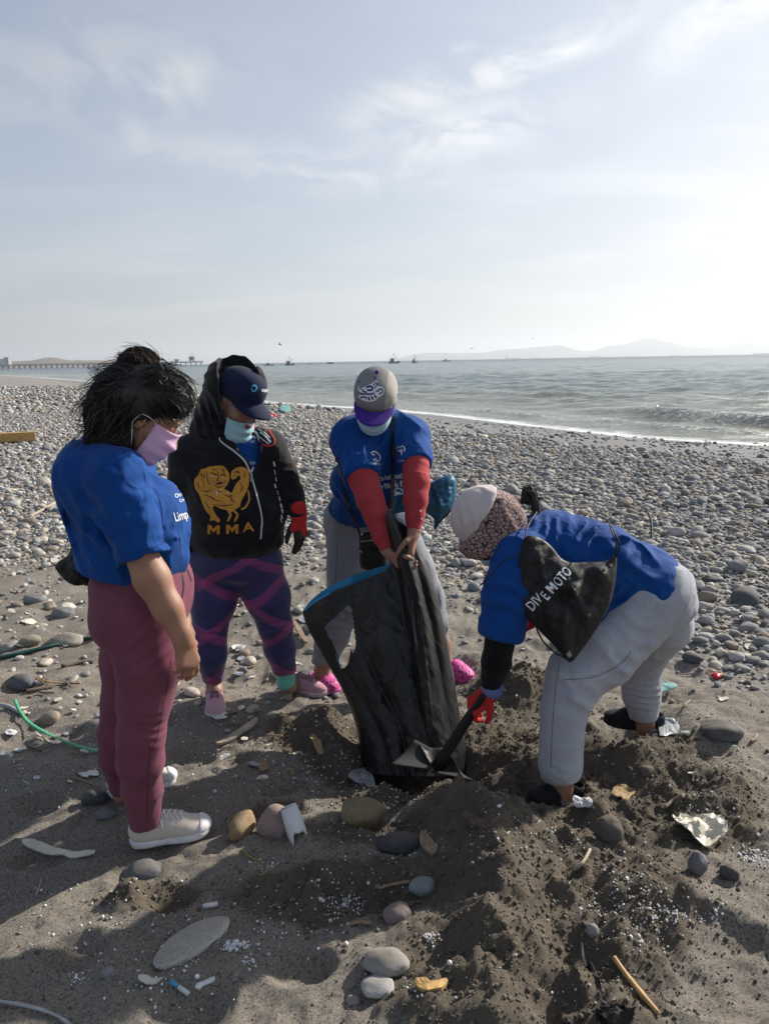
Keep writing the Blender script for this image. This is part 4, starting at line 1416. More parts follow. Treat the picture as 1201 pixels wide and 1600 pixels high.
    s.limb([C(184, 748, 2.172, 44), C(205, 812, 2.128, 39), C(226, 878, 2.112, 37)], .03)
    s.limb([C(198, 742, 2.46, 42), C(228, 810, 2.50, 38), C(246, 862, 2.51, 35)], .03)
    s.plane(P(230, 872, 2.11), P(226, 878, 2.112) - P(205, 812, 2.128), .004) if False else None
    ax = (P(230, 880, 2.112) - P(206, 815, 2.128)).normalized()
    c0 = P(224.5, 868, 2.112)
    # sleeve end: open, the arm comes out of it
    s.cone(c0 - ax * .045, c0 + ax * .06, .054, .057, .005, 'sub')
    s.warp(lambda p, d, c=np.array(c0), a=np.array(ax): np.where((np.linalg.norm(p - c - ((p - c) @ a)[:, None] * a, axis=1) < .095) & ((p - c) @ a > -.03) & (p[:, 1] < 2.24) , np.maximum(d, (p - c) @ a), d))
    s.plane(P(218, 889, 2.32), (-.10, 0, -1), .004)
    # neck opening
    s.cone(P(150, 672, 2.30), P(178, 706, 2.30), .066, .060, .008, 'sub'); s.cone(P(200, 660, 2.30), P(186, 704, 2.30), .07, .06, .008, 'sub')
    s.drape(.0038, 7, 15, (1, 1, .35)).crease(.0095, 10, (.25, .1, 1), .25, 4)
    s.fold(P(160, 812, 2.15), .11, (.75, 0, .5), .062, .0055, .7).fold(P(182, 790, 2.08), .09, (.75, .2, -.4), .05, .0045, .1).fold(P(215, 760, 2.08), .09, (.55, 0, .8), .052, .004, .9)
    s.fold(P(270, 850, 2.16), .07, (.2, 0, 1), .032, .004, .2).fold(P(110, 800, 2.25), .11, (1, 0, .25), .05, .005, .3).fold(P(205, 868, 2.15), .07, (.3, 0, 1), .03, .003)
    sh = soft('shirt', s, M_BLUE, R_, .0062)
    bs = bvh_of(sh)
    print_on('shirt_lettering', [text2d('Ocean', 283, 775, 6.5, -.38, 'CENTER', .8), text2d('Conserv', 289, 782, 5, -.38, 'CENTER', .75), stroke([(272, 752), (277, 757), (283, 762)], 2.2), disc(276, 759, 3, 2),
                                 text2d('Limp', 284, 812, 14, -.28, 'CENTER', .55, 0.01), ], bs, M_WHITEPRINT, sh, .0018, 3)
    thr = simple('blue_thread', (.006, .022, .16), .9)
    print_on('seam', [stroke([(183, 722), (196, 750), (214, 764)], 1.3), stroke([(214, 764), (238, 762), (252, 790), (256, 850)], 1.0), stroke([(191, 866), (214, 864), (255, 850)], 1.1)], bs, thr, sh, .0012, 3)
    # pink mask
    mask(R_, T, A, M_MASKP)
    # hair: a loose head of hair, carved clear of the cheek and ear
    h = Sdf()
    ellp(h, 211, 622, 2.28, 61, 55, .115, .1, .04); ellp(h, 250, 610, 2.29, 42, 36, .105, -.5, .04); ellp(h, 180, 656, 2.29, 40, 50, .10, .3, .04)
    ellp(h, 160, 694, 2.27, 28, 28, .07, .5, .03); ellp(h, 274, 624, 2.29, 24, 26, .075, 0, .03); ellp(h, 196, 690, 2.22, 17, 22, .04, .2, .02)
    h.ell(T(.085, -.02, -.05), (.085, .13, .085), A, .01, 'sub')
    h.ell(T(.045, -.10, -.035), (.05, .06, .075), A, .01, 'sub')
    h.drape(.006, 26, 8, (1, 1, .5))
    hr = soft('hair', h, M_HAIR, R_, .0058)
    bn = Sdf(); ellp(bn, 217, 570, 2.30, 30, 27, .062, .2); bn.drape(.004, 40, 4)
    bun = soft('hair_bun', bn, M_HAIRLT, R_, .0055)
    # strands: swept from the parting over the crown, blown back and forward
    me = hr.data
    vv = np.array([v.co[:] for v in me.vertices]); nn = np.array([v.normal[:] for v in me.vertices])
    m = mpp(P(205, 622, 2.28)); ctr = np.array(P(200, 640, 2.29))
    paths, ws = [], []
    right = np.array(_r); upv = np.array((0, 0, 1.0)); dep = np.array((0, 1.0, 0))
    def comb(fld, verts, normals, N, flow, Lmin, Lmax, rise_hi, wlo, whi):
        """strands that lie along a field's surface, following flow(points)"""
        ii = RNG.integers(len(verts), size=N)
        p = verts[ii].copy()
        D = flow(p)
        D = D + np.stack([vnoise(p[:, 0] * 22, p[:, 1] * 22, p[:, 2] * 22, 40 + c) for c in range(3)], 1) * .75 + RNG.normal(size=(N, 3)) * .12
        L = RNG.uniform(Lmin, Lmax, N); rise = np.where(RNG.random(N) < .92, RNG.uniform(.0, .006, N), RNG.uniform(.008, rise_hi, N))
        line = [p]
        e = .003
        for st in range(8):
            q0 = line[-1]
            g = np.stack([fld.value(q0 + np.eye(3)[c] * e) - fld.value(q0 - np.eye(3)[c] * e) for c in range(3)], 1)
            g /= np.maximum(np.linalg.norm(g, axis=1), 1e-6)[:, None]
            t = D - g * np.sum(D * g, axis=1)[:, None]
            t /= np.maximum(np.linalg.norm(t, axis=1), 1e-6)[:, None]
            q = q0 + t * (L / 8)[:, None]
            dv = fld.value(q); ok = np.abs(dv) < .06
            q = q - g * np.where(ok, np.clip(dv - (.001 + rise * ((st + 1) / 8) ** 1.5), -.02, .012), 0)[:, None]
            D = D + RNG.normal(size=(N, 3)) * .10 + np.array((-.05, 0, .02))
            line.append(q)
        return list(np.stack(line, 1)), list(RNG.uniform(wlo, whi, N))
    def flow_head(p):
        lat = ((p - ctr) / m) @ right; ver = ((p - ctr) / m) @ upv
        D = np.where((lat > 42)[:, None], np.array([.55, .0, -.85]), np.array([-.62, .0, -.80]))
        D = np.where(((ver > 34) & (lat <= 30))[:, None], np.array([-1.0, 0, -.10]), D)
        return np.where(((ver > 30) & (lat > 30))[:, None], np.array([1.0, 0, -.35]), D)
    a_, b_ = comb(h, vv, nn, 7500, flow_head, .07, .17, .045, .0004, .0012)
    paths += a_; ws += b_
    bc_ = np.array(P(217, 570, 2.30))
    bv_ = np.array([v.co[:] for v in bun.data.vertices])
    a_, b_ = comb(bn, bv_, None, 900, lambda p: np.cross(p - bc_, np.array((.3, .5, .2))) * 14, .05, .12, .03, .0004, .0011)
    hair_ribbons('loose_strands', a_, b_, M_HAIRLT, bun)['kind'] = 'stuff'
    # named flyaway locks measured in the photograph
    for pl, n_ in (([(215, 585), (185, 592), (158, 580), (138, 569)], 8), ([(212, 580), (180, 596), (150, 590), (136, 575)], 7), ([(222, 558), (205, 553), (190, 555), (176, 557)], 5), ([(190, 605), (165, 600), (148, 588)], 6),
                   ([(175, 690), (168, 705), (160, 718)], 16), ([(190, 700), (185, 715), (176, 728)], 10), ([(150, 660), (130, 662), (112, 658)], 6), ([(150, 640), (130, 630), (124, 640), (122, 652)], 6),
                   ([(140, 668), (128, 676), (118, 672)], 5), ([(255, 580), (285, 590), (300, 612), (302, 640)], 16), ([(262, 590), (292, 604), (303, 628), (296, 650)], 16), ([(265, 620), (288, 640), (280, 655), (262, 652)], 14),
                   ([(250, 640), (262, 655), (268, 662), (274, 664)], 9), ([(200, 672), (215, 672), (206, 664), (214, 655)], 6), ([(190, 640), (205, 668), (195, 674), (168, 668)], 5), ([(222, 640), (214, 662), (208, 690), (200, 712)], 12),
                   ([(232, 578), (262, 572), (284, 584)], 8), ([(205, 600), (196, 575), (170, 572), (145, 576)], 4), ([(240, 560), (252, 562), (262, 575)], 6), ([(270, 575), (292, 592), (306, 606)], 6)):
        for _ in range(n_):
            Yk = 2.22 + RNG.normal() * .025
            j = RNG.normal(size=2) * 2.5; e2 = RNG.normal(size=2) * 5
            L = len(pl)
            ring = smooth_ring([(x + j[0] + e2[0] * i / L, y + j[1] + e2[1] * i / L) for i, (x, y) in enumerate(pl)], 5, False)
            paths.append([np.array(P(x, y, Yk + .01 * RNG.normal())) if False else np.array(P(x, y, Yk)) for x, y in ring]); ws.append(RNG.uniform(.0008, .0018))
    # all strands get the same number of points
    def resample(p, n=9):
        p = np.asarray(p); t = np.linspace(0, 1, len(p)); u = np.linspace(0, 1, n)
        return np.stack([np.interp(u, t, p[:, i]) for i in range(3)], 1)
    hair_ribbons('loose_strands', [resample(p) for p in paths], ws, M_HAIR, hr)['kind'] = 'stuff'
    # shoes
    mats = dict(upper=M_CANVAS, sole=M_RUBBER, lace=M_LOOP, eyelet=M_METAL)
    shoe(R_, hl, to, 'canvas', mats, 1.12)
    hl, to = G(168, 1246), G(215, 1252)
    to = hl + Vector((.23, .10, 0)); hl.z += .004; to.z = hl.z + .004
    shoe(R_, hl, to, 'canvas', mats, 1.08)
    return R_

# ------------------------------------------------------------------ second: woman in the hooded jacket
def LZ(x, y):
    """coordinates read off an enlargement of the jacket"""
    return (240 + x / 3.7209, 530 + y / 3.7209)

def letter_m(x, y, w_, h_, a):
    r = [(0, 0), (0, 1), (.26, 1), (.5, .60), (.74, 1), (1, 1), (1, 0), (.76, 0), (.76, .58), (.5, .16), (.24, .58), (.24, 0)]
    ca, sa = math.cos(a), math.sin(a)
    return poly([(x + ((u - .5) * w_) * ca + v * h_ * sa, y + ((u - .5) * w_) * sa - v * h_ * ca) for u, v in r])

def build_woman_in_hoodie():
    R_ = person(400, 1100, 'woman in black hooded jacket with golden lion print, navy cap and purple patterned leggings')
    hc = P(372, 628, 3.20)
    A = frame_from((.70, -.58, -.42))
    b = Sdf()
    T = head_into(b, hc, A, 1.0, neck=(P(360, 690, 3.27), .058))
    b.ell(P(365, 760, 3.26), (.17, .11, .24), k=.05).ell(P(368, 860, 3.27), (.15, .12, .13), k=.05)
    ya, yb = 3.26, 3.37
    b.limb([C(340, 890, 3.27, 26), C(327, 990, 3.23, 18), C(334, 1062, ya + .03, 11), C(336, 1080, ya - .02, 12)], .03)
    b.limb([C(400, 890, 3.28, 26), C(430, 975, 3.30, 18), C(446, 1052, yb, 11), C(452, 1074, yb, 12)], .03)
    b.limb([C(424, 705, 3.24, 18), C(452, 768, 3.27, 15), C(468, 806, 3.20, 10)], .02).limb([C(296, 715, 3.26, 18), C(282, 810, 3.30, 15), C(290, 890, 3.24, 10)], .02)
    body = soft('body', b, [M_SKIN2, M_LIP], R_, .0048, pick=lambda c: ((np.linalg.norm((c - np.array(T(.098, 0, -.067))) @ np.array(A) / np.array((.012, .022, .011)), axis=1) < 1)).astype(int))
    eyes(body, T)
    # leggings
    t = Sdf()
    ellp(t, 368, 872, 3.28, 72, 40, .155, 0, .05)
    t.limb([C(336, 895, 3.28, 39), C(333, 940, 3.26, 34), C(327, 988, 3.23, 25.5), C(329, 1020, 3.22, 23.5), C(335, 1068, ya + .03, 16)], .035)
    t.limb([C(404, 895, 3.29, 39), C(418, 932, 3.29, 34), C(430, 976, 3.30, 25.5), C(437, 1012, 3.32, 23), C(447, 1058, yb, 17)], .035)
    t.plane(P(335, 1066, ya), (0, 0, -1), .004)
    t.drape(.0022, 10, 5, (1, 1, .6))
    t.fold(P(330, 990, 3.15), .06, (0, 0, 1), .03, .003).fold(P(432, 980, 3.22), .06, (0, 0, 1), .03, .003).fold(P(368, 900, 3.14), .08, (.1, 0, 1), .04, .0025)
    soft('leggings', t, M_LEGG, R_, .0062)
    # blue shirt under the open jacket
    s = Sdf()
    ellp(s, 372, 728, 3.27, 50, 62, .125, .08, .04)
    sh = soft('shirt', s.drape(.002, 9, 2), M_BLUE, R_, .0065)
    # jacket
    j = Sdf()
    ellp(j, 362, 735, 3.27, 80, 72, .150, .05, .06); ellp(j, 372, 800, 3.26, 76, 66, .195, 0, .06); ellp(j, 372, 842, 3.27, 72, 34, .180, -.03, .05)
    j.limb([C(345, 690, 3.28, 30), C(298, 712, 3.27, 32)], .05).limb([C(375, 690, 3.28, 28), C(420, 702, 3.26, 27)], .05)
    j.limb([C(420, 704, 3.25, 28), C(440, 740, 3.27, 24), C(455, 775, 3.26, 20), C(466, 803, 3.20, 13.5)], .03)
    j.limb([C(297, 714, 3.27, 32), C(280, 810, 3.30, 25), C(291, 893, 3.24, 15)], .03)
    j.plane(P(372, 866, 3.27), (-.08, 0, -1), .01)
    # the opening at the chest: a narrow V that closes at the zip slider
    vtop = [P(344, 664, 3.0), P(404, 668, 3.0), P(393, 742, 3.0)]
    def vee(p, d):
        q0 = np.array(P(344, 668, 3.12)); q1 = np.array(P(402, 668, 3.12)); q2 = np.array(P(393, 740, 3.08))
        x, z = p[:, 0], p[:, 2]
        tt = np.clip((q0[2] - z) / (q0[2] - q2[2]), 0, 1)
        xl = q0[0] + (q2[0] - q0[0]) * tt ** .9 - .004 * np.sin(tt * 3.1); xr = q1[0] + (q2[0] - q1[0]) * tt ** 2.2 + .012 * np.sin(tt * 3.1)
        sd = np.maximum(np.maximum(xl - x, x - xr), q2[2] - z)
        sd = np.maximum(sd, p[:, 1] - 3.245)
        return smax(d, -sd, .006)
    j.warp(vee)
    j.drape(.004, 8, 25, (1, 1, .5)).crease(.011, 9, (.3, .2, 1), .3, 6)
    j.fold(P(330, 720, 3.12), .12, (.6, 0, .8), .07, .005).fold(P(450, 760, 3.16), .07, (.3, 0, 1), .035, .005, .4).fold(P(410, 815, 3.1), .10, (.5, 0, 1), .055, .005, .6).fold(P(340, 840, 3.08), .10, (.1, 0, 1), .05, .004, .6)
    j.fold(P(460, 795, 3.15), .04, (.3, 0, 1), .022, .004)
    jk = soft('jacket', j, M_BLACK, R_, .0064)
    bj = bvh_of(jk)
    # hood, open towards the face
    h = Sdf()
    h.ell(T(-.038, 0, .043), (.150, .118, .142), A, .03)
    ellp(h, 340, 650, 3.31, 34, 44, .12, 0, .06); ellp(h, 346, 676, 3.30, 50, 28, .13, 0, .05)
    h.ell(T(.075, 0, .000), (.085, .078, .105), A, .012, 'sub')
    fwd = np.array(A)[:, 0]; pcut = np.array(T(.052, 0, 0)); zc = P(372, 676, 3.2).z
    h.warp(lambda p, d: np.where(p[:, 2] > zc - .06, smax(d, ((p - pcut) @ fwd) - .25 * np.clip(zc + .03 - p[:, 2], 0, .2), .022), d))
    h.warp(vee)
    h.drape(.006, 9, 6, (1, 1, .6)).crease(.006, 10, (.2, .3, 1), .3, 16)
    h.fold(P(325, 650, 3.15), .09, (.9, 0, .5), .05, .005).fold(P(322, 590, 3.15), .08, (.3, 0, 1), .05, .005).fold(P(365, 560, 3.2), .08, (1, .4, .3), .05, .004).fold(P(335, 680, 3.15), .08, (.2, 0, 1), .05, .004)
    soft('hood', h, M_BLACK, jk, .006)
    # zip, with its slider
    print_on('zip', [stroke([LZ(400, 530), LZ(385, 575), LZ(400, 605), LZ(470, 655), LZ(530, 710), LZ(562, 775)], 2.3, 6), stroke([LZ(560, 528), LZ(600, 545), LZ(612, 600), LZ(600, 680), LZ(568, 770)], 3.0, 6),
                     stroke([LZ(566, 775), LZ(580, 840), LZ(605, 930), LZ(625, 1010), LZ(627, 1080), LZ(620, 1160)], 2.4, 6)], bj, M_ZIP, jk, .004, 3)
    zp = Sdf(); ellp(zp, *LZ(571, 812), 3.05, 1.9, 4.2, .004); zp2 = bj.ray_cast(Vector((0, 0, CAM_H)), ray(*LZ(571, 812)).normalized())[0]
    if zp2 is not None:
        bm = bmesh.new(); bm_box(bm, zp2 + Vector((0, -.006, 0)), (.008, .005, .022)); bm_obj('zip_slider', bm, M_METAL, jk)
    # the lion print
    lion = [LZ(*p) for p in [(268, 775), (280, 755), (300, 752), (318, 742), (345, 738), (372, 735), (402, 737), (420, 752), (436, 775), (442, 800), (438, 830), (425, 852), (412, 870), (430, 880), (455, 893), (470, 862),
                             (488, 830), (505, 815), (498, 790), (476, 812), (458, 815), (450, 800), (455, 768), (480, 748), (508, 742), (535, 750), (553, 768), (557, 810), (551, 850), (540, 885), (522, 918), (508, 945), (500, 975),
                             (480, 985), (470, 1000), (445, 1002), (420, 992), (388, 985), (360, 970), (345, 978), (352, 1000), (372, 1030), (388, 1052), (378, 1066), (352, 1052), (328, 1055), (332, 1030), (312, 1005), (295, 975), (280, 940),
                             (268, 905), (252, 882), (238, 850), (240, 815), (256, 795)]]
    print_on('lion_print', [poly(smooth_ring(lion, 3)), stroke([LZ(548, 880), LZ(556, 930), LZ(535, 975), LZ(510, 990)], [2.2, 3, 2.4], 4), stroke([LZ(432, 1000), LZ(448, 1015), LZ(436, 1050), LZ(428, 1058)], [3, 4, 1], 4),
                            stroke([LZ(470, 1000), LZ(488, 1020), LZ(476, 1050), LZ(468, 1062)], [3, 3.6, 1], 4), poly([LZ(268, 800), LZ(274, 762), LZ(292, 760), LZ(298, 790)])], bj, M_ORANGE, jk, .0020, 3.5)
    K = lambda pts, w_: stroke([LZ(*p) for p in pts], w_, 4)
    ink = [K([(318, 770), (312, 800), (320, 830), (335, 850)], [.6, 1.6, .6]), K([(330, 775), (352, 782), (372, 790)], [1, 2.2, 1]), K([(388, 792), (410, 788), (425, 795)], [1, 2, .8]), K([(372, 770), (378, 800), (370, 820), (388, 828)], [.6, 1.4, 1]),
           K([(345, 825), (368, 838), (398, 835), (420, 822)], [1, 3.4, 1.4]), K([(350, 848), (380, 862), (415, 850)], [.6, 1.6, .6]), K([(275, 880), (310, 885), (345, 872)], [.5, 1.8, .5]), K([(290, 905), (330, 915), (360, 935), (400, 945)], [.5, 2, .5]),
           K([(362, 890), (382, 884), (400, 890)], [.6, 1.5, .6]), K([(410, 905), (440, 915), (460, 905)], [.6, 2, .6]), K([(450, 905), (455, 935), (480, 950)], [.6, 2.2, .6]), K([(500, 830), (515, 860), (505, 890)], [.5, 1.6, .5]),
           K([(470, 775), (490, 770), (505, 780)], [.6, 2.4, .8]), K([(465, 790), (480, 795)], [.8, 1.4]), K([(345, 960), (390, 968), (440, 965), (470, 955)], [.5, 1.6, .5]), K([(255, 830), (265, 850), (262, 870)], [.5, 1.6, .5]), K([(275, 780), (284, 790), (280, 800)], [.8, 2.2, .8]),
           K([(300, 760), (300, 785), (290, 815), (296, 850)], [.4, 1.4, .4]), K([(340, 745), (350, 758), (372, 760)], [.4, 1.2, .4]), K([(395, 745), (408, 765), (412, 780)], [.4, 1.4, .4]), K([(305, 940), (318, 970), (340, 1000)], [.4, 1.5, .4]), K([(520, 765), (530, 790), (525, 820)], [.4, 1.2, .4])]
    print_on('print_lines', ink, bj, M_INK, jk, .0026, 3)
    print_on('print_highlights', [K([(362, 885), (372, 892), (366, 905)], 1.4), K([(385, 876), (396, 880)], 1.2), K([(342, 795), (352, 798)], 1.4), K([(395, 802), (408, 800)], 1.4), K([(352, 832), (360, 836)], 1.2), K([(405, 830), (412, 828)], 1.2), K([(425, 888), (440, 893)], 1.1)], bj, M_WHITEPRINT, jk, .0030, 3)
    print_on('print_mouth', [K([(358, 838), (378, 846), (396, 842)], [1, 2, 1])], bj, M_REDP, jk, .0031, 3)
    print_on('jacket_lettering', [letter_m(*LZ(350, 1132), 19, 14, .03), letter_m(*LZ(458, 1130), 19, 14, -.02), text2d('A', *LZ(552, 1116), 14, -.06, 'CENTER', 1.25, .02)], bj, M_ORANGE, jk, .0020, 3)
    # sleeve and chest badges, white lettering down the far side
    print_on('chest_badge', [stroke([LZ(585, 520), LZ(640, 500), LZ(690, 560), LZ(705, 600), LZ(670, 622), LZ(625, 600)], 2.4, 5, True)], bj, M_REDP, jk, .002, 3)
    print_on('badge_lettering', [stroke([LZ(620, 540), LZ(650, 565), LZ(680, 600)], 2.6), stroke([LZ(612, 562), LZ(645, 592), LZ(672, 612)], 1.4), stroke([LZ(606, 524), LZ(640, 540), LZ(676, 574)], 1.2)], bj, M_WHITEPRINT, jk, .0022, 3)
    print_on('side_lettering', [stroke([LZ(x, y), LZ(x + 6, y + 26)], wd) for x, y, wd in ((698, 712, 2.4), (702, 760, 1.2), (708, 800, 1.0), (703, 840, 2.2), (718, 880, 1.0), (728, 915, 1.8), (738, 955, 2.8), (744, 985, 3.2), (740, 1020, 2.6), (736, 1040, 1.4))], bj, M_WHITEPRINT, jk, .002, 3)
    bs = bvh_of(sh)
    print_on('shirt_lettering', [text2d('alif', *LZ(573, 604), 5, .12, 'CENTER', .8), stroke([LZ(560, 580), LZ(575, 566), LZ(590, 578)], 1.4), text2d('nación', *LZ(556, 730), 6.5, -.08, 'CENTER', .8)], bs, M_WHITEPRINT, sh, .002, 3)
    # round badge on the near sleeve, half hidden
    print_on('sleeve_badge', [stroke([(228, 700), (246, 702), (258, 712), (259, 724), (250, 735), (240, 737)], 1.8, 5), stroke([(236, 726), (241, 718), (250, 716), (248, 726), (240, 732)], 1.6, 4)], bj, M_YELLOWP, jk, .0025, 3)
    # cap with visor
    c = Sdf()
    c.ell(hc + A @ Vector((-.004, 0, .058)), (.106, .086, .090), A).ell(hc + A @ Vector((.052, 0, .075)), (.060, .072, .066), A, .03)
    c.plane(hc + A @ Vector((0, 0, .026)), A @ Vector((-.12, 0, -1)), .004)
    cp = soft('cap', c, M_NAVYCAP, R_, .005)
    vs_ = visor(cp, lambda x, y, z: hc + A @ Vector((x, y, z)), M_NAVYCAP, .040, .074, .078, -.34)
    bc = bvh_of(cp)
    print_on('cap_lettering', [text2d('oat', 408, 612, 6.5, .10, 'LEFT', .85, .02)], bc, M_WHITEPRINT, cp, .0016, 2.5)
    print_on('cap_logo', [stroke([(394, 604), (398, 602), (401, 606), (398, 611), (394, 611)], 2.4, 4), stroke([(392.5, 606), (395, 612)], 1.6)], bc, M_CYANP, cp, .0016, 2.5)
    mask(R_, T, A, M_MASKB, 1.0, .058, False, True)
    # gloves: red backs, black dipped palms and fingers
    for w_, d, n, s_, el, seen in ((P(467, 806, 3.20), Vector((.06, -.06, -1)), Vector((-.75, .45, 0)), Vector((.25, -1, 0)), None, True), (P(291, 893, 3.24), Vector((.06, 0, -1)), Vector((.8, .3, 0)), Vector((.1, -1, 0)), None, False)):
        g = Sdf()
        hand_into(g, w_, d, n, s_, .172, (.22, .26, .30, .36), .3, 1.22, .031)
        g.cone(w_ - d.normalized() * .03, w_, .036, .032, .01)
        nn_ = np.array((n - d * n.dot(d)).normalized()); w0 = np.array(w_); dn = np.array(d.normalized())
        soft('glove', g, [M_REDGLOVE, M_BLKGLOVE], R_, .0042, pick=lambda c, nn_=nn_, w0=w0, dn=dn: (((c - w0) @ dn > .074 + .018 * np.sin((c[:, 1] + c[:, 0]) * 60)) | (((c - w0) @ nn_ > .006) & ((c - w0) @ dn > .012))).astype(int))
    mats = dict(upper=M_PINKSHOE, sole=M_PINKSOLE, lace=simple('mauve_lace', (.20, .10, .14), .7), eyelet=M_METAL)
    hl = G(334, 1084); to = hl + Vector((.06, -.225, 0)); hl.z += .004; to.z = hl.z - .03
    rs = shoe(R_, hl, to, 'trainer', mats, 1.12)
    print_on('shoe_stripes', [stroke([(328 + i * 3.2, 1073 - i * .4), (332 + i * 3.2, 1084 - i)], 1.7) for i in range(3)], bvh_of(rs), M_INK, rs, .0015, 3)
    hl = G(440, 1079); to = hl + Vector((.235, -.06, 0)); hl.z += .004; to.z = hl.z - .006
    shoe(R_, hl, to, 'trainer', mats, 1.1)
    k = Sdf().limb([C(446, 1050, yb, 14.5), C(447, 1066, yb, 14.5)], .01)
    soft('sock', k, M_MINT, R_, .005)
    return R_

def visor(parent, T, mat, z0, hw, length, dip, flat=False, thick=.004):
    """a curved cap visor: T maps head coordinates (forward, left, up)"""
    nu, nv = 22, 8
    V, F = [], []
    for lay in (0, 1):
        for j in range(nv + 1):
            v = j / nv
            for i in range(nu + 1):
                u = i / nu * 2 - 1
                a = u * 1.25
                y = hw * math.sin(a) / math.sin(1.25)
                x0 = .098 * math.cos(a * .98) + .012
                ln = length * (1 - abs(u) ** 2.4) ** .55
                x = x0 + ln * v
                z = z0 + dip * ln * v - (.06 if flat else .24) * y * y / hw * (.6 + .4 * v) * .9 - lay * thick
                V.append(T(x, y, z))
    n1 = (nv + 1) * (nu + 1)
    for j in range(nv):
        for i in range(nu):
            a = j * (nu + 1) + i
            F.append((a, a + 1, a + nu + 2, a + nu + 1)); F.append((n1 + a, n1 + a + nu + 1, n1 + a + nu + 2, n1 + a + 1))
    edge = [i for i in range(nu + 1)], [nv * (nu + 1) + i for i in range(nu + 1)]
    for row in edge:
        for a, b in zip(row[:-1], row[1:]): F.append((a, b, n1 + b, n1 + a))
    return link_mesh('visor', mesh_np('visor', np.array(V), np.array(F)), mat, parent)

# ------------------------------------------------------------------ third: person with the grey cap, bending over the bag
def build_person_in_grey_cap():
    R_ = person(600, 1062, 'person with grey and purple cap, blue shirt and red sleeves, leaning over the bag')
    hc = P(586, 626, 3.16)
    A = frame_from((-.10, -.80, -.60))
    A = A @ Matrix.Rotation(-.14, 3, 'X')
    b = Sdf()
    T = head_into(b, hc, A, 1.0, neck=(P(592, 662, 3.30), .06))
    b.ell(P(590, 720, 3.38), (.16, .13, .17), k=.05).ell(P(565, 790, 3.55), (.15, .13, .12), k=.06)
    ya, yb = 3.50, 3.545
    b.limb([C(545, 820, 3.58, 28), C(536, 930, 3.48, 20), C(508, 1020, ya, 13), C(502, 1058, ya - .02, 13)], .03)
    b.limb([C(612, 820, 3.60, 28), C(668, 930, 3.56, 19), C(690, 1008, yb + .02, 12), C(697, 1046, yb, 12)], .03)
    b.limb([C(552, 685, 3.28, 24), C(570, 752, 3.10, 16), C(588, 806, 3.03, 15), C(605, 858, 2.985, 10)], .02)
    b.limb([C(640, 680, 3.30, 24), C(650, 730, 3.14, 14), C(649, 780, 3.05, 15), C(646, 828, 2.99, 10)], .02)
    hand_into(b, P(605, 860, 2.985), P(632, 893, 2.955) - P(605, 860, 2.985), Vector((.72, .05, .45)), Vector((.5, -.75, .2)), .172, (.55, .75, .85, .9), .85, 1.06, .024)
    hand_into(b, P(646, 830, 2.99), P(640, 878, 2.955) - P(646, 830, 2.99), Vector((-.85, .1, -.1)), Vector((-.2, -.9, .1)), .172, (.55, .75, .85, .9), .6, 1.06, .024)
    body = soft('body', b, [M_SKIN2, M_LIP], R_, .0046)
    eyes(body, T)
    t = Sdf()
    ellp(t, 562, 806, 3.60, 56, 40, .15, 0, .05); ellp(t, 600, 812, 3.62, 50, 40, .14, 0, .05)
    t.limb([C(546, 825, 3.58, 39), C(546, 890, 3.53, 33), C(540, 935, 3.48, 28), C(522, 985, 3.48, 25), C(506, 1036, ya, 20)], .035)
    t.limb([C(612, 825, 3.60, 38), C(648, 890, 3.57, 30), C(668, 935, 3.56, 24.5), C(680, 980, 3.56, 19), C(690, 1022, yb + .02, 16)], .035)
    t.plane(P(506, 1034, ya), (0, 0, -1), .004); t.plane(P(570, 762, 3.6), (0, .2, 1))
    t.drape(.004, 8, 35, (1, 1, .45)).crease(.012, 9, (.3, .2, 1), .35, 9)
    t.fold(P(540, 940, 3.40), .09, (.2, 0, 1), .05, .004).fold(P(515, 1010, 3.42), .06, (.2, 0, 1), .035, .004).fold(P(540, 850, 3.45), .11, (.8, 0, -.5), .06, .004)
    tr = soft('trousers', t, M_GREY2, R_, .0066)
    print_on('pocket_seam', [stroke([(543, 800), (540, 815), (523, 818)], 1.2), stroke([(527, 850), (524, 920)], .8)], bvh_of(tr), simple('grey_thread', (.09, .09, .10), .9), tr, .001, 4)
    # shirt, hanging forward from the shoulders
    s = Sdf()
    ellp(s, 593, 705, 3.36, 60, 52, .155, -.05, .06); ellp(s, 577, 752, 3.42, 62, 46, .165, 0, .06); ellp(s, 570, 790, 3.52, 54, 34, .150, .05, .05)
    s.limb([C(592, 672, 3.33, 34), C(553, 686, 3.28, 36)], .045).limb([C(596, 672, 3.33, 34), C(637, 682, 3.30, 32)], .045)
    s.limb([C(553, 690, 3.27, 37), C(564, 738, 3.14, 31), C(572, 762, 3.07, 29)], .03)
    s.limb([C(638, 684, 3.29, 33), C(648, 715, 3.19, 26), C(651, 738, 3.12, 23)], .03)
    for (cx, cy, cY), (ux, uy, uY), rad in (((567, 747, 3.105), (553, 690, 3.27), .072), ((650, 727, 3.15), (638, 684, 3.29), .060)):
        c0 = P(cx, cy, cY); ax = (c0 - P(ux, uy, uY)).normalized()
        s.cone(c0 - ax * .035, c0 + ax * .05, rad * .72, rad * .76, .006, 'sub')
        s.warp(lambda p, d, c=np.array(c0), a=np.array(ax), rad=rad: np.where((np.linalg.norm(p - c - ((p - c) @ a)[:, None] * a, axis=1) < rad * 1.35) & ((p - c) @ a > -.02) & ((p - c) @ a < .22), np.maximum(d, (p - c) @ a), d))
    s.plane(P(560, 806, 3.55), (.04, .25, -1), .005)
    s.cone(P(584, 640, 3.26), P(592, 672, 3.30), .066, .054, .008, 'sub')
    s.drape(.0045, 8, 45, (1, 1, .3)).crease(.013, 9, (.2, .3, 1), .28, 8)
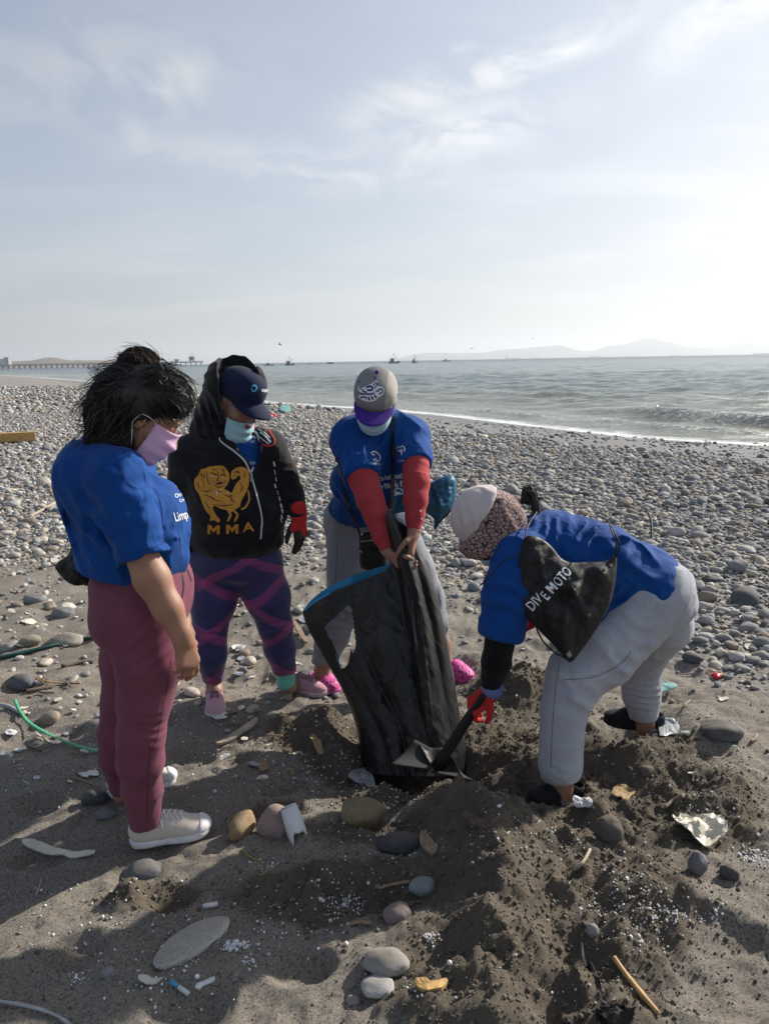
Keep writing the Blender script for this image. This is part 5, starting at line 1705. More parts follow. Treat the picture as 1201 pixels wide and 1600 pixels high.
    s.fold(P(592, 715, 3.2), .10, (1, 0, .15), .065, .006, .6).fold(P(540, 760, 3.3), .09, (.7, 0, .6), .05, .005).fold(P(585, 772, 3.3), .10, (1, 0, -.2), .05, .005).fold(P(545, 710, 3.18), .07, (.8, 0, -.5), .045, .004)
    s.fold(P(640, 705, 3.2), .06, (.8, 0, .4), .04, .004)
    sh = soft('shirt', s, M_BLUE, R_, .0064)
    bs = bvh_of(sh)
    print_on('shirt_logo', [stroke([(584, 712), (580, 708), (584, 706), (589, 708), (593, 713), (592, 719), (586, 722)], 1.8, 4), stroke([(583, 719), (588, 717)], 1.4),
                              stroke([(619, 702), (622, 698), (626, 699), (629, 697), (632, 701), (631, 706)], 1.3, 4), stroke([(621, 706), (625, 703), (629, 706)], 1.3), stroke([(627, 703), (628, 711)], 1.6), text2d('alif', 626, 706, 4.5, .05, 'CENTER', .7, .02)], bs, M_WHITEPRINT, sh, .002, 2.5)
    print_on('shirt_lettering', [text2d('CONSERVANCY', 587, 726, 2.4, .05, 'CENTER', .8), text2d('COSTERA', 626, 721, 2.0, -.1, 'CENTER', .9), text2d('Limpieza Internacional', 607, 749, 8.6, -.13, 'CENTER', .62, .015), text2d('y Riberas Perú', 617, 761, 8.6, -.13, 'CENTER', .62, .015),
                                 stroke([(614, 772), (618, 764), (624, 763), (630, 768)], 1.6, 4), stroke([(613, 774), (630, 770)], 1.4), disc(621, 770, 4.5, 2.2)], bs, M_WHITEPRINT, sh, .002, 2.5)
    # red arm sleeves with small buttons
    for pts in ([C(566, 742, 3.12, 25), C(577, 778, 3.065, 21), C(588, 806, 3.03, 19), C(597, 834, 3.005, 15.5), C(604.5, 857, 2.985, 12)], [C(649, 722, 3.165, 22.5), C(650, 755, 3.09, 20), C(649, 782, 3.05, 18), C(648, 806, 3.02, 14), C(646, 829, 2.99, 12)]):
        a = Sdf().limb(pts, .02).drape(.0015, 14, 3).crease(.004, 20, (1, 0, .2), .4, 5)
        a.fold(pts[-1][0], .05, pts[-1][0] - pts[-2][0], .016, .0022)
        e = pts[-1][0]; dn = (e - pts[-2][0])
        a.plane(e + dn.normalized() * .006, dn, .004)
        sl = soft('arm_sleeve', a, M_RED, R_, .005)
    bsl = bvh_of(sl)
    for x, y in ((656.5, 799), (658, 811), (655, 829)):
        hit = bsl.ray_cast(Vector((0, 0, CAM_H)), ray(x, y).normalized())[0]
        if hit is not None:
            bm = bmesh.new(); bmesh.ops.create_uvsphere(bm, u_segments=10, v_segments=6, radius=.0045); bm.transform(Matrix.Translation(hit)); bm_obj('button', bm, M_RUBBER, sl, True)
    # cap
    HT = lambda x, y, z: hc + A @ Vector((x, y, z))
    c = Sdf()
    c.ell(HT(-.012, 0, .050), (.106, .088, .086), A).ell(HT(.044, 0, .062), (.062, .078, .058), A, .03)
    c.plane(HT(0, 0, .020), A @ Vector((-.10, 0, -1)), .004)
    cp = soft('cap', c, [M_GREYCAP, M_GREYCAPLT], R_, .005, pick=lambda f: ((f - np.array(hc)) @ np.array(A)[:, 1] > .045).astype(int))
    visor(cp, HT, M_PURPLE, .034, .082, .074, -.10, True)
    bm = bmesh.new(); bmesh.ops.create_uvsphere(bm, u_segments=12, v_segments=8, radius=.008); bm.transform(Matrix.Translation(HT(.0, 0, .146))); bm_obj('cap_button', bm, M_PURPLE, cp, True)
    bc = bvh_of(cp)
    Z3 = lambda x, y: (460 + x / 4, 560 + y / 4)
    wh = [Z3(*p) for p in [(398, 178), (425, 185), (448, 172), (480, 160), (510, 140), (522, 150), (520, 172), (548, 180), (560, 200), (552, 225), (530, 240), (505, 262), (470, 270), (430, 262), (402, 245), (408, 228), (425, 218), (405, 205)]]
    print_on('cap_logo', [poly(smooth_ring(wh, 3))], bc, M_WHITEPRINT, cp, .0016, 2.5)
    q = lambda pts, w_: stroke([Z3(*p) for p in pts], w_, 3)
    print_on('emblem_lines', [q([(448, 182), (470, 176), (488, 184), (480, 200), (455, 198)], 3.0), q([(405, 185), (425, 196), (440, 212)], 1.6), q([(492, 172), (510, 152), (516, 165), (500, 188)], 1.8), q([(415, 226), (440, 222), (470, 224), (500, 218)], 2.4),
                              q([(412, 246), (440, 240), (452, 252)], 2.4), q([(462, 240), (470, 262)], 2.6), q([(480, 236), (492, 258)], 2.6), q([(500, 230), (512, 248)], 2.6), q([(520, 196), (545, 194), (548, 212), (525, 222)], 2.0), q([(505, 205), (530, 206)], 1.8), q([(425, 208), (455, 212)], 1.8)], bc, simple('navy_print', (.02, .015, .07), .7), cp, .0024, 2.5)
    for x, y in ((561.5, 596.5), (585.5, 590.5)):
        print_on('eyelet', [disc(x, y, 1.6, 1.6, 10)], bc, M_PURPLE, cp, .0016, 3)
    mask(R_, T, A, M_MASKB)
    mats = dict(upper=M_CLOG, sole=M_CLOGSOLE, lace=M_CLOG, eyelet=M_CLOG)
    hl = G(488, 1062); to = hl + Vector((.13, -.19, 0)); hl.z += .002; to.z = hl.z
    shoe(R_, hl, to, 'clog', mats, 1.1)
    hl = G(690, 1046); to = hl + Vector((.13, -.19, 0)); hl.z += .002; to.z = hl.z
    shoe(R_, hl, to, 'clog', mats, 1.1)
    return R_

# ------------------------------------------------------------------ fourth: woman bending down with the dustpan
def build_bending_woman():
    R_ = person(930, 1215, 'woman bending down in blue shirt, grey sweatpants and hat with printed neck flap')
    hc = P(770, 826, 2.66)
    A = frame_from((-.74, .02, -.67))
    b = Sdf()
    T = head_into(b, hc, A, 1.0, neck=(P(822, 848, 2.68), .062))
    b.ell(P(880, 870, 2.70), (.15, .13, .10), k=.05).ell(P(985, 918, 2.74), (.12, .12, .10), k=.06)
    ya, yb = 2.43, 2.94
    b.limb([C(985, 950, 2.64, 50), C(893, 1060, 2.52, 28), C(876, 1200, ya + .02, 20), C(876, 1240, ya + .02, 19)], .03)
    b.limb([C(1015, 960, 2.85, 46), C(1000, 1045, 2.95, 24), C(1004, 1110, yb, 16), C(1006, 1134, yb, 16)], .03)
    b.limb([C(815, 872, 2.55, 30), C(782, 985, 2.48, 22), C(772, 1040, 2.50, 18), C(766, 1080, 2.52, 12.5)], .02)
    b.limb([C(840, 884, 2.86, 26), C(868, 935, 2.93, 20), C(846, 962, 2.86, 15)], .02)
    body = soft('body', b, [M_SKIN2, M_LIP], R_, .0048)
    eyes(body, T)
    # sweatpants
    t = Sdf()
    ellp(t, 1012, 930, 2.72, 71, 66, .18, .35, .05); ellp(t, 965, 955, 2.70, 62, 52, .175, .5, .06)
    t.limb([C(985, 965, 2.64, 59), C(937, 1018, 2.58, 52), C(894, 1064, 2.52, 41), C(881, 1110, 2.48, 34), C(876, 1155, ya + .03, 31), C(873, 1192, ya + .02, 30.5), C(872, 1214, ya + .02, 25.5)], .04)
    t.limb([C(1025, 970, 2.84, 56), C(1005, 1020, 2.92, 36), C(999, 1050, 2.95, 29), C(1002, 1085, yb, 26), C(1004, 1116, yb, 22)], .04)
    t.plane(P(873, 1212, ya), (-.06, 0, -1), .004)
    t.drape(.005, 7, 55, (1, 1, .5)).crease(.0135, 9, (.5, .2, .8), .32, 11)
    t.fold(P(905, 1085, 2.40), .09, (.6, 0, 1), .07, .0045).fold(P(876, 1192, 2.36), .05, (.25, 0, 1), .030, .004, .3).fold(P(1003, 1095, 2.86), .06, (0, 0, 1), .032, .006).fold(P(930, 1010, 2.44), .13, (.75, 0, .75), .07, .005, .5)
    t.fold(P(990, 1000, 2.5), .11, (.3, 0, 1), .06, .004)
    tr = soft('trousers', t, M_GREY, R_, .0066)
    bt = bvh_of(tr)
    print_on('side_seam', [stroke([(874, 1030), (866, 1090), (862, 1150), (860, 1200)], .9), stroke([(880, 1062), (925, 1058), (965, 1040), (985, 1018)], 1.1)], bt, simple('grey_seam', (.12, .125, .15), .9), tr, .001, 4)
    for cx, cy, cY, rr in ((872, 1206, ya + .02, 29), (1004, 1112, yb, 24)):
        k = Sdf().limb([C(cx, cy - 7, cY, rr), C(cx - 1, cy + 8, cY, rr - 2)], .008)
        k.plane(P(cx, cy + 9, cY), (0, 0, -1), .003).plane(P(cx, cy - 9, cY), (0, 0, 1), .003)
        ang0 = np.array(P(cx, cy, cY))
        k.warp(lambda p, d, c=ang0: d - .0022 * np.sin(np.arctan2(p[:, 1] - c[1], p[:, 0] - c[0]) * 34))
        soft('cuff', k, M_GREY, tr, .0042)
    # shirt
    s = Sdf()
    ellp(s, 868, 868, 2.70, 74, 70, .165, -.30, .06); ellp(s, 935, 890, 2.71, 76, 72, .175, -.35, .06); ellp(s, 1000, 915, 2.72, 66, 66, .180, -.45, .06); ellp(s, 905, 935, 2.68, 60, 44, .16, -.4, .05)
    s.limb([C(832, 852, 2.68, 42), C(818, 872, 2.58, 44)], .045).limb([C(832, 852, 2.68, 42), C(838, 880, 2.82, 40)], .045)
    s.limb([C(812, 880, 2.555, 46), C(795, 930, 2.50, 42), C(783, 985, 2.48, 35), C(780, 1012, 2.485, 32)], .03)
    s.limb([C(838, 884, 2.85, 40), C(852, 930, 2.91, 34)], .03)
    c0 = P(782, 996, 2.483); ax = (P(780, 1012, 2.485) - P(792, 940, 2.495)).normalized()
    s.cone(c0 - ax * .03, c0 + ax * .06, .056, .060, .006, 'sub')
    s.warp(lambda p, d, c=np.array(c0), a=np.array(ax): np.where((np.linalg.norm(p - c - ((p - c) @ a)[:, None] * a, axis=1) < .115) & ((p - c) @ a > -.02) & (p[:, 0] < .52), np.maximum(d, (p - c) @ a), d))
    hem = P(1006, 925, 2.72)
    s.plane(hem + Vector((.012, 0, 0)), P(1062, 905, 2.72) - P(985, 862, 2.72) + Vector((.02, 0, -.06)), .006) if False else None
    # hem: from the small of the back down to the belly
    ha, hb = P(1066, 886, 2.72), P(912, 972, 2.72)
    hn = Vector(((hb - ha).z, 0, -(hb - ha).x)); hn = hn if hn.x > 0 else -hn
    s.warp(lambda p, d: np.maximum(d, ((p - np.array(ha)) @ np.array(hn.normalized())) - .012 * np.sin((p[:, 1] - 2.5) * 9)))
    s.drape(.0045, 7, 65, (1, 1, 1)).crease(.012, 9, (.75, .1, -.6), .28, 12)
    s.fold(P(930, 830, 2.6), .12, (.75, 0, -.8), .055, .006, .3).fold(P(985, 900, 2.56), .13, (-.6, 0, .9), .06, .006, .1).fold(P(960, 950, 2.55), .10, (-.5, 0, 1), .05, .0055, .5).fold(P(880, 815, 2.6), .10, (.8, 0, -.6), .05, .005).fold(P(785, 925, 2.40), .11, (.35, 0, 1), .06, .005)
    s.fold(P(1010, 875, 2.6), .09, (.5, 0, .9), .045, .005)
    sh = soft('shirt', s, M_BLUE, R_, .0066)
    # black long sleeve under the short one
    a = Sdf().limb([C(783, 985, 2.48, 26), C(775, 1035, 2.495, 22), C(767, 1070, 2.515, 17)], .02).drape(.002, 12, 3).crease(.006, 18, (1, 0, .2), .4, 5)
    e = P(767, 1073, 2.515); a.plane(e, (-.1, 0, -1), .004)
    soft('long_sleeve', a, M_BLACK2, R_, .005)
    # gloves
    g = Sdf()
    hand_into(g, P(765, 1080, 2.52), P(737, 1106, 2.525) - P(765, 1080, 2.52), Vector((-.25, .35, -.9)), Vector((-.5, -.65, .3)), .168, (.7, .85, .95, 1.0), .9, 1.22, .030)
    g.cone(P(770, 1074, 2.518), P(763, 1083, 2.52), .034, .032, .01)
    gl = soft('glove', g, M_REDGLOVE, R_, .0042)
    k = Sdf().limb([C(770, 1073, 2.518, 17), C(768, 1077, 2.518, 17.5)], .004)
    soft('glove_cuff', k, simple('blue_knit', (.12, .16, .34), .9), gl, .004)
    g = Sdf(); hand_into(g, P(846, 968, 2.86), Vector((-1, 0, .05)), Vector((0, -.2, -1)), Vector((0, -1, 0)), .165, (.6, .7, .8, .9), .5, 1.15, .028)
    soft('glove', g, M_REDGLOVE, R_, .005)
    # hat: pale crown and brim in front, printed flap over the neck
    h = Sdf()
    ellp(h, 752, 806, 2.66, 52, 50, .108, .3, .04)
    pa, pb = P(714, 862, 2.66), P(770, 765, 2.66)
    hn = Vector((-(pb - pa).z, 0, (pb - pa).x)); hn = -hn if hn.x < 0 else hn
    h.warp(lambda p, d: np.maximum(d, (p - np.array(pa)) @ np.array(hn.normalized()) - .004))
    h.drape(.006, 9, 7).crease(.006, 12, (.5, .2, .8), .4, 21)
    h.fold(P(740, 790, 2.57), .07, (.8, 0, -.6), .05, .003).fold(P(715, 815, 2.57), .05, (1, 0, .3), .04, .003)
    ht = soft('hat', h, M_HATWHITE, R_, .0055)
    f = Sdf()
    ellp(f, 768, 816, 2.66, 54, 52, .112, .2, .04); ellp(f, 764, 845, 2.65, 50, 34, .115, .1, .03)
    f.warp(lambda p, d: np.maximum(d, -((p - np.array(pa)) @ np.array(hn.normalized())) - .003))
    f.plane(P(755, 872, 2.60), (.04, 0, -1), .004)
    f.ell(T(.06, 0, -.08), (.10, .085, .085), A, .008, 'sub')
    f.drape(.004, 12, 17, (1, 1, .4)).crease(.008, 13, (.3, .2, 1), .35, 22)
    f.fold(P(775, 835, 2.55), .07, (1, 0, .4), .035, .005).fold(P(805, 800, 2.56), .05, (.8, 0, -.6), .028, .004)
    soft('neck_flap', f, M_FLAP, ht, .0055)
    mask(R_, T, A, M_MASKB)
    # pony tail pulled through the hat
    pt = Sdf()
    ellp(pt, 822, 780, 2.70, 8, 9, .018)
    hr = soft('hair', pt, M_HAIR, R_, .005)
    paths, ws = [], []
    for _ in range(420):
        e2 = RNG.normal(size=2) * 3.0
        pl = [(816 + RNG.normal() * 2, 785 + RNG.normal() * 2), (823 + e2[0], 766 + e2[1]), (831 + e2[0], 772 + e2[1]), (835 + e2[0] * 1.2, 788 + e2[1]), (837 + e2[0] * 1.6, 804 + e2[1] * 2.5)]
        Yk = 2.70 + RNG.normal() * .012
        paths.append(np.array([np.array(P(x, y, Yk)) for x, y in smooth_ring(pl, 4, False)])); ws.append(RNG.uniform(.0006, .0014))
    hair_ribbons('loose_strands', paths, ws, M_HAIR, hr)['kind'] = 'stuff'
    # shoes sunk in the sand, grey socks
    mats = dict(upper=M_DARKSHOE, sole=M_DARKSHOE, lace=M_DARKSHOE, eyelet=M_DARKSHOE)
    hl = P(909, 1250, ya + .05); to = P(822, 1254, ya - .02)
    shoe(R_, hl, hl + (to - hl).normalized() * .225, 'dark', mats, 1.15)
    hl = P(1034, 1142, yb + .02); to = P(960, 1130, yb + .03)
    shoe(R_, hl, hl + (to - hl).normalized() * .25, 'dark', mats, 1.1)
    for cx, cy, cY, rr in ((877, 1240, ya + .02, 21.5), (1010, 1131, yb, 18.5)):
        k = Sdf().limb([C(cx, cy, cY, rr - 2.5), C(cx + 2, cy + 9, cY, rr - 3)], .01); k.plane(P(cx, cy + 1, cY), (.35, 0, 1), .003)
        soft('sock', k, M_SOCK, R_, .005)
    return R_

P1 = build_woman_in_burgundy()
P2 = build_woman_in_hoodie()
P3 = build_person_in_grey_cap()
P4 = build_bending_woman()
# =================================================================== BAGS AND TOOLS
def plastic_material(name, col, rough=.36, dust=.25):
    m, q, out = new_mat(name)
    tc = q.n('ShaderNodeTexCoord').outputs['Object']
    st = q.n('ShaderNodeMapping', {0: tc, 3: (1, 1, .3)}).outputs[0]
    n = q.noise(st, 12, 5, .65, 1.0)
    c = q.mixc(q.mapr(n, .45, .8, 0, dust), col, (.075, .07, .058))
    n2 = q.noise(st, 46, 4, .6, .8)
    b1 = q.n('ShaderNodeBump', {'Strength': .22, 'Distance': .010, 'Height': n})
    b2 = q.n('ShaderNodeBump', {'Strength': .18, 'Distance': .003, 'Height': n2, 'Normal': b1.outputs[0]})
    b = q.n('ShaderNodeBsdfPrincipled', {'Base Color': c, 'Roughness': q.mapr(n2, .3, .7, rough, rough + .22), 'Specular IOR Level': .42, 'Normal': b2.outputs[0]})
    m.node_tree.links.new(b.outputs[0], out.inputs[0])
    return m
M_BAG = plastic_material('black_bag_plastic', (.0075, .0078, .0080), .30, .18)
M_LINING = plastic_material('blue_bag_lining', (.035, .30, .52), .45, .1)
M_NYLON = plastic_material('black_nylon', (.0075, .0075, .0085), .55, .10)
M_TEAL = plastic_material('teal_nylon', (.012, .115, .20), .5, .05)
M_SHOVEL = plastic_material('black_plastic', (.008, .0085, .010), .52, .12)
M_PANGREY = simple('dusty_plastic', (.040, .040, .040), .85, bump=.3, bscale=40, spec=.12, var=.3)

def curve_at(pts, t):
    pts = np.array(pts, float)
    seg = np.linalg.norm(np.diff(pts, axis=0), axis=1)
    u = np.concatenate([[0], np.cumsum(seg)]) / seg.sum()
    return np.stack([np.interp(t, u, pts[:, 0]), np.interp(t, u, pts[:, 1])], -1)

def inside_poly(x, y, ring):
    r = False
    n = len(ring)
    res = np.zeros(np.shape(x), bool)
    for i in range(n):
        x0, y0 = ring[i]; x1, y1 = ring[(i + 1) % n]
        c = ((y0 > y) != (y1 > y)) & (x < (x1 - x0) * (y - y0) / (y1 - y0 + 1e-12) + x0)
        res ^= c
    return res

def build_bin_bag():
    base = G(650, 1200)
    root = empty('bin_bag', base, 'big black bin bag with a torn hole and blue lining at its mouth', 'bag')
    nu, nv = 170, 210
    s = np.linspace(0, 1, nu + 1); t = np.linspace(0, 1, nv + 1)
    Bc = curve_at(smooth_ring([(566, 1192), (575, 1206), (610, 1212), (670, 1214), (737, 1212)], 6, False), s)
    Tc = curve_at(smooth_ring([(472, 956), (486, 942), (505, 931), (530, 920), (560, 909), (590, 897), (606, 888), (613, 872), (606, 838), (603, 803), (609, 797), (620, 812), (634, 822), (644, 834)], 5, False), s)
    Lc = curve_at(smooth_ring([(566, 1192), (556, 1135), (538, 1085), (516, 1045), (493, 1005), (480, 980), (472, 956)], 5, False), t)
    Rc = curve_at(smooth_ring([(737, 1212), (722, 1135), (708, 1055), (692, 970), (675, 905), (660, 868), (644, 834)], 5, False), t)
    S, T = np.meshgrid(s, t)
    def coons():
        a = (1 - T)[..., None] * Bc[None] + T[..., None] * Tc[None]
        b = (1 - S)[..., None] * Lc[:, None] + S[..., None] * Rc[:, None]
        c = ((1 - S) * (1 - T))[..., None] * Bc[0] + (S * (1 - T))[..., None] * Bc[-1] + ((1 - S) * T)[..., None] * Tc[0] + (S * T)[..., None] * Tc[-1]
        return a + b - c
    pts = coons()
    Yb = base.y + .03
    Y0 = Yb + (3.03 - Yb) * T ** .9
    edge = np.clip(np.sin(math.pi * np.clip(S, 0, 1)), 0, 1) ** .55
    # long folds that run from the gathered top to the ground, plus crumples
    ph = S * 4.6 + .25 * np.sin(T * 3 + 1) + .75 * fbm(S * 2.6, T * 1.1, oct=2, seed=61)
    fr = np.abs((ph % 1.0) * 2 - 1)
    folds = (.5 - fr ** 1.5) * .040 * (.45 + .55 * T) + .007 * ((1 - np.minimum(np.abs(fbm(S * 7 - T * 1.5, T * 2.2 + S, oct=2, seed=81)) * 1.7, 1)) ** 2 - .3) + .002 * (.5 - np.abs(((ph * 1.9 + .5 * T) % 1.0) * 2 - 1))
    crump = .0035 * ((1 - np.minimum(np.abs(fbm(S * 9 + T * 5, T * 9, oct=3, seed=71)) * 1.6, 1)) ** 2 - .3) + .003 * np.abs(fbm(S * 14 + T * 6, T * 12, oct=2, seed=75))
    bulge = .14 * (1 - T) ** .8 + .065
    Yf = Y0 - edge * (bulge + folds + crump)
    Yk = Y0 + edge * (bulge * .55 + folds * .5)
    rise = np.where(S < .62, np.sin(math.pi * np.clip(S / .62, 0, 1)), 0) * T ** 8
    def lay(pp, YY, dy=0.0):
        out = np.empty(pp.shape[:2] + (3,))
        o = np.array((0, 0, CAM_H)); f_, r_, u_ = np.array(_f), np.array(_r), np.array(_u)
        d = f_ * 1200 + (pp[..., 0:1] - 600.5) * r_ - (pp[..., 1:2] - dy - 800) * u_
        return o + d * (YY / d[..., 1])[..., None]
    Vf = lay(pts, Yf)
    Vk = lay(pts, Yk, (rise * 13)[..., None])
    hole = smooth_ring([(508, 980), (522, 966), (545, 946), (551, 962), (553, 985), (556, 1006), (551, 1022), (548, 1010), (544, 1036), (533, 1045), (528, 1024), (518, 1002)], 2)
    idx = np.arange((nv + 1) * (nu + 1)).reshape(nv + 1, nu + 1)
    q = np.stack([idx[:-1, :-1], idx[:-1, 1:], idx[1:, 1:], idx[1:, :-1]], -1).reshape(-1, 4)
    pc = (pts[:-1, :-1] + pts[1:, 1:]) / 2
    keep = ~inside_poly(pc[..., 0].ravel(), pc[..., 1].ravel(), hole)
    # the back wall is torn where the front is, as we see it from here and a little wider
    cx, cy = 532, 990
    big = [(cx + (x - cx) * 1.25, cy + (y - cy) * 1.25) for x, y in hole]
    keepk = ~inside_poly(pc[..., 0].ravel(), pc[..., 1].ravel(), big)
    n1 = len(Vf.reshape(-1, 3))
    # welded along sides and bottom
    V = np.concatenate([Vf.reshape(-1, 3), Vk.reshape(-1, 3)])
    F = np.concatenate([q[keep], q[keepk][:, ::-1] + n1])
    bot = np.stack([idx[0, :-1], idx[0, :-1] + n1, idx[0, 1:] + n1, idx[0, 1:]], -1)
    sl = np.stack([idx[:-1, 0], idx[1:, 0], idx[1:, 0] + n1, idx[:-1, 0] + n1], -1)
    sr = np.stack([idx[:-1, -1], idx[:-1, -1] + n1, idx[1:, -1] + n1, idx[1:, -1]], -1)
    sh = link_mesh('bag_wall', mesh_np('bag_wall', V, np.concatenate([F, bot, sl, sr])), M_BAG, root)
    # inner face of the back wall near the mouth
    m = (T[:-1, :-1] > .80) & (S[:-1, :-1] < .60) & (S[:-1, :-1] > .0)
    Vl = lay(pts, Yk - .006, (rise * 13 - .4)[..., None])
    link_mesh('lining', mesh_np('lining', Vl.reshape(-1, 3), q[m.ravel() & keepk]), M_LINING, root)
    # turned-over blue edge of the front mouth and the torn hole
    VV, FF = [], []
    V2, T2 = stroke([(474, 955), (487, 942.5), (505, 931.5), (520, 925)], [2.2, 6, 4.5, 1.4], 6)
    bv = bvh_of(sh)
    print_on('turned_edge', [(V2, T2), stroke([(526, 1022), (533, 1042), (543, 1034)], [1, 3, 1.2], 4)], bv, M_LINING, root, .003, 2.5)
    return root

build_bin_bag()

def pouch(name, ring, Yc, tf, tb, mat, parent, d0=.35, seed=0, amp=.012, sc=9, res=5.0, Yfun=None, nsm=5):
    """a soft flat bag: an outline measured in pixels, swollen to both sides of its own plane"""
    ring = smooth_ring(ring, nsm) if nsm else ring
    V, T = refine2d(*poly(ring), res)
    V = np.array(V)
    A = np.array(ring); Bq = np.roll(A, -1, 0)
    dist = np.full(len(V), 1e9)
    for a, b in zip(A, Bq):
        ab = b - a
        t = np.clip(((V - a) @ ab) / max(ab @ ab, 1e-9), 0, 1)
        dist = np.minimum(dist, np.linalg.norm(V - a - t[:, None] * ab, axis=1))
    r = dist.max()
    k = 1 - np.exp(-dist / (r * d0)); k[dist < .05] = 0
    Yv = np.array([Yc if Yfun is None else Yfun(x, y) for x, y in V])
    nz = fbm(V[:, 0] / 100 * sc, V[:, 1] / 100 * sc * .6, oct=3, seed=seed) + .6 * np.abs(fbm(V[:, 0] / 100 * sc * 1.7, V[:, 1] / 100 * sc, oct=2, seed=seed + 5))
    Yf = Yv - k * (tf + amp * nz); Yb = Yv + k * tb
    P0 = [P(x, y, yy) for (x, y), yy in zip(V, Yf)]; P1_ = [P(x, y, yy) for (x, y), yy in zip(V, Yb)]
    n = len(V)
    rim = {i: i for i in range(n) if k[i] == 0}
    F = [tuple(t) for t in T] + [tuple((rim.get(i, i + n)) for i in t[::-1]) for t in T]
    me = mesh_py(name, P0 + P1_, F, True)
    bm = bmesh.new(); bm.from_mesh(me)
    bmesh.ops.delete(bm, geom=[v for v in bm.verts if not v.link_faces], context='VERTS')
    bmesh.ops.recalc_face_normals(bm, faces=bm.faces)
    bm.to_mesh(me); bm.free()
    me.shade_smooth()
    return link_mesh(name, me, mat, parent)

def cord(name, pts, r, mat, parent, seg=7):
    bm = bmesh.new()
    p = [np.array(v) for v in pts]
    ring = smooth_ring([tuple(v) for v in p], 5, False)
    bm_tube(bm, ring, r, seg)
    return bm_obj(name, bm, mat, parent, True)

def build_backpack():
    Yf = lambda x, y: 2.475 - .10 * np.clip((y - 850) / 180, 0, 1) + .03 * np.clip((x - 880) / 80, 0, 1)
    root = empty('drawstring_backpack', P(880, 940, 2.45), 'black drawstring backpack with slanting white lettering, hanging on the bending woman', 'backpack')
    b = pouch('sack', [(821, 838), (836, 838), (852, 846), (864, 857), (874, 870), (884, 877), (900, 879), (918, 878), (945, 877), (961, 868), (963, 885), (958, 925), (948, 955), (925, 992), (905, 1020), (893, 1034), (884, 1030), (862, 1006), (835, 978), (812, 950), (807, 920), (810, 880), (815, 852)],
              2.45, .045, .03, M_NYLON, root, .4, 5, .022, 5, 5, Yf, 3)
    bb = bvh_of(b)
    print_on('lettering', [text2d('DIV', 831, 956, 16, -.82, 'LEFT', .72, .015), text2d('E', 854, 939, 16, -.86, 'LEFT', .66, .015), letter_m(867, 923.5, 12.5, 15.5, -.86), text2d('OTO', 873, 918, 16, -.86, 'LEFT', .62, .015)], bb, M_WHITEPRINT, b, .0018, 3)
    for dx in (0, 5):
        cord('cord', [P(960 + dx * .3, 871, 2.485), P(962 + dx, 852, 2.46), P(958 + dx * .8, 838, 2.47), P(955 + dx * .6, 829, 2.50), P(950, 815, 2.58), P(940, 808, 2.66)], .0026, M_NYLON, root)
    cord('cord', [P(820, 842, 2.465), P(822, 828, 2.50), P(828, 815, 2.56), P(838, 800, 2.64)], .0026, M_NYLON, root)
    cord('cord', [P(836, 972, 2.39), P(839, 985, 2.37), P(848, 1002, 2.365), P(864, 1018, 2.36), P(880, 1027, 2.355), P(890, 1034, 2.36)], .0030, M_NYLON, root)
    cord('cord', [P(815, 862, 2.455), P(795, 872, 2.432), P(778, 886, 2.425), P(757, 908, 2.45), P(750, 915, 2.50)], .0024, M_NYLON, root)
    print_on('corner_patch', [poly([(884, 1022), (889, 1016), (893, 1024), (888, 1028)])], bb, M_SOCK, b, .0015, 3)

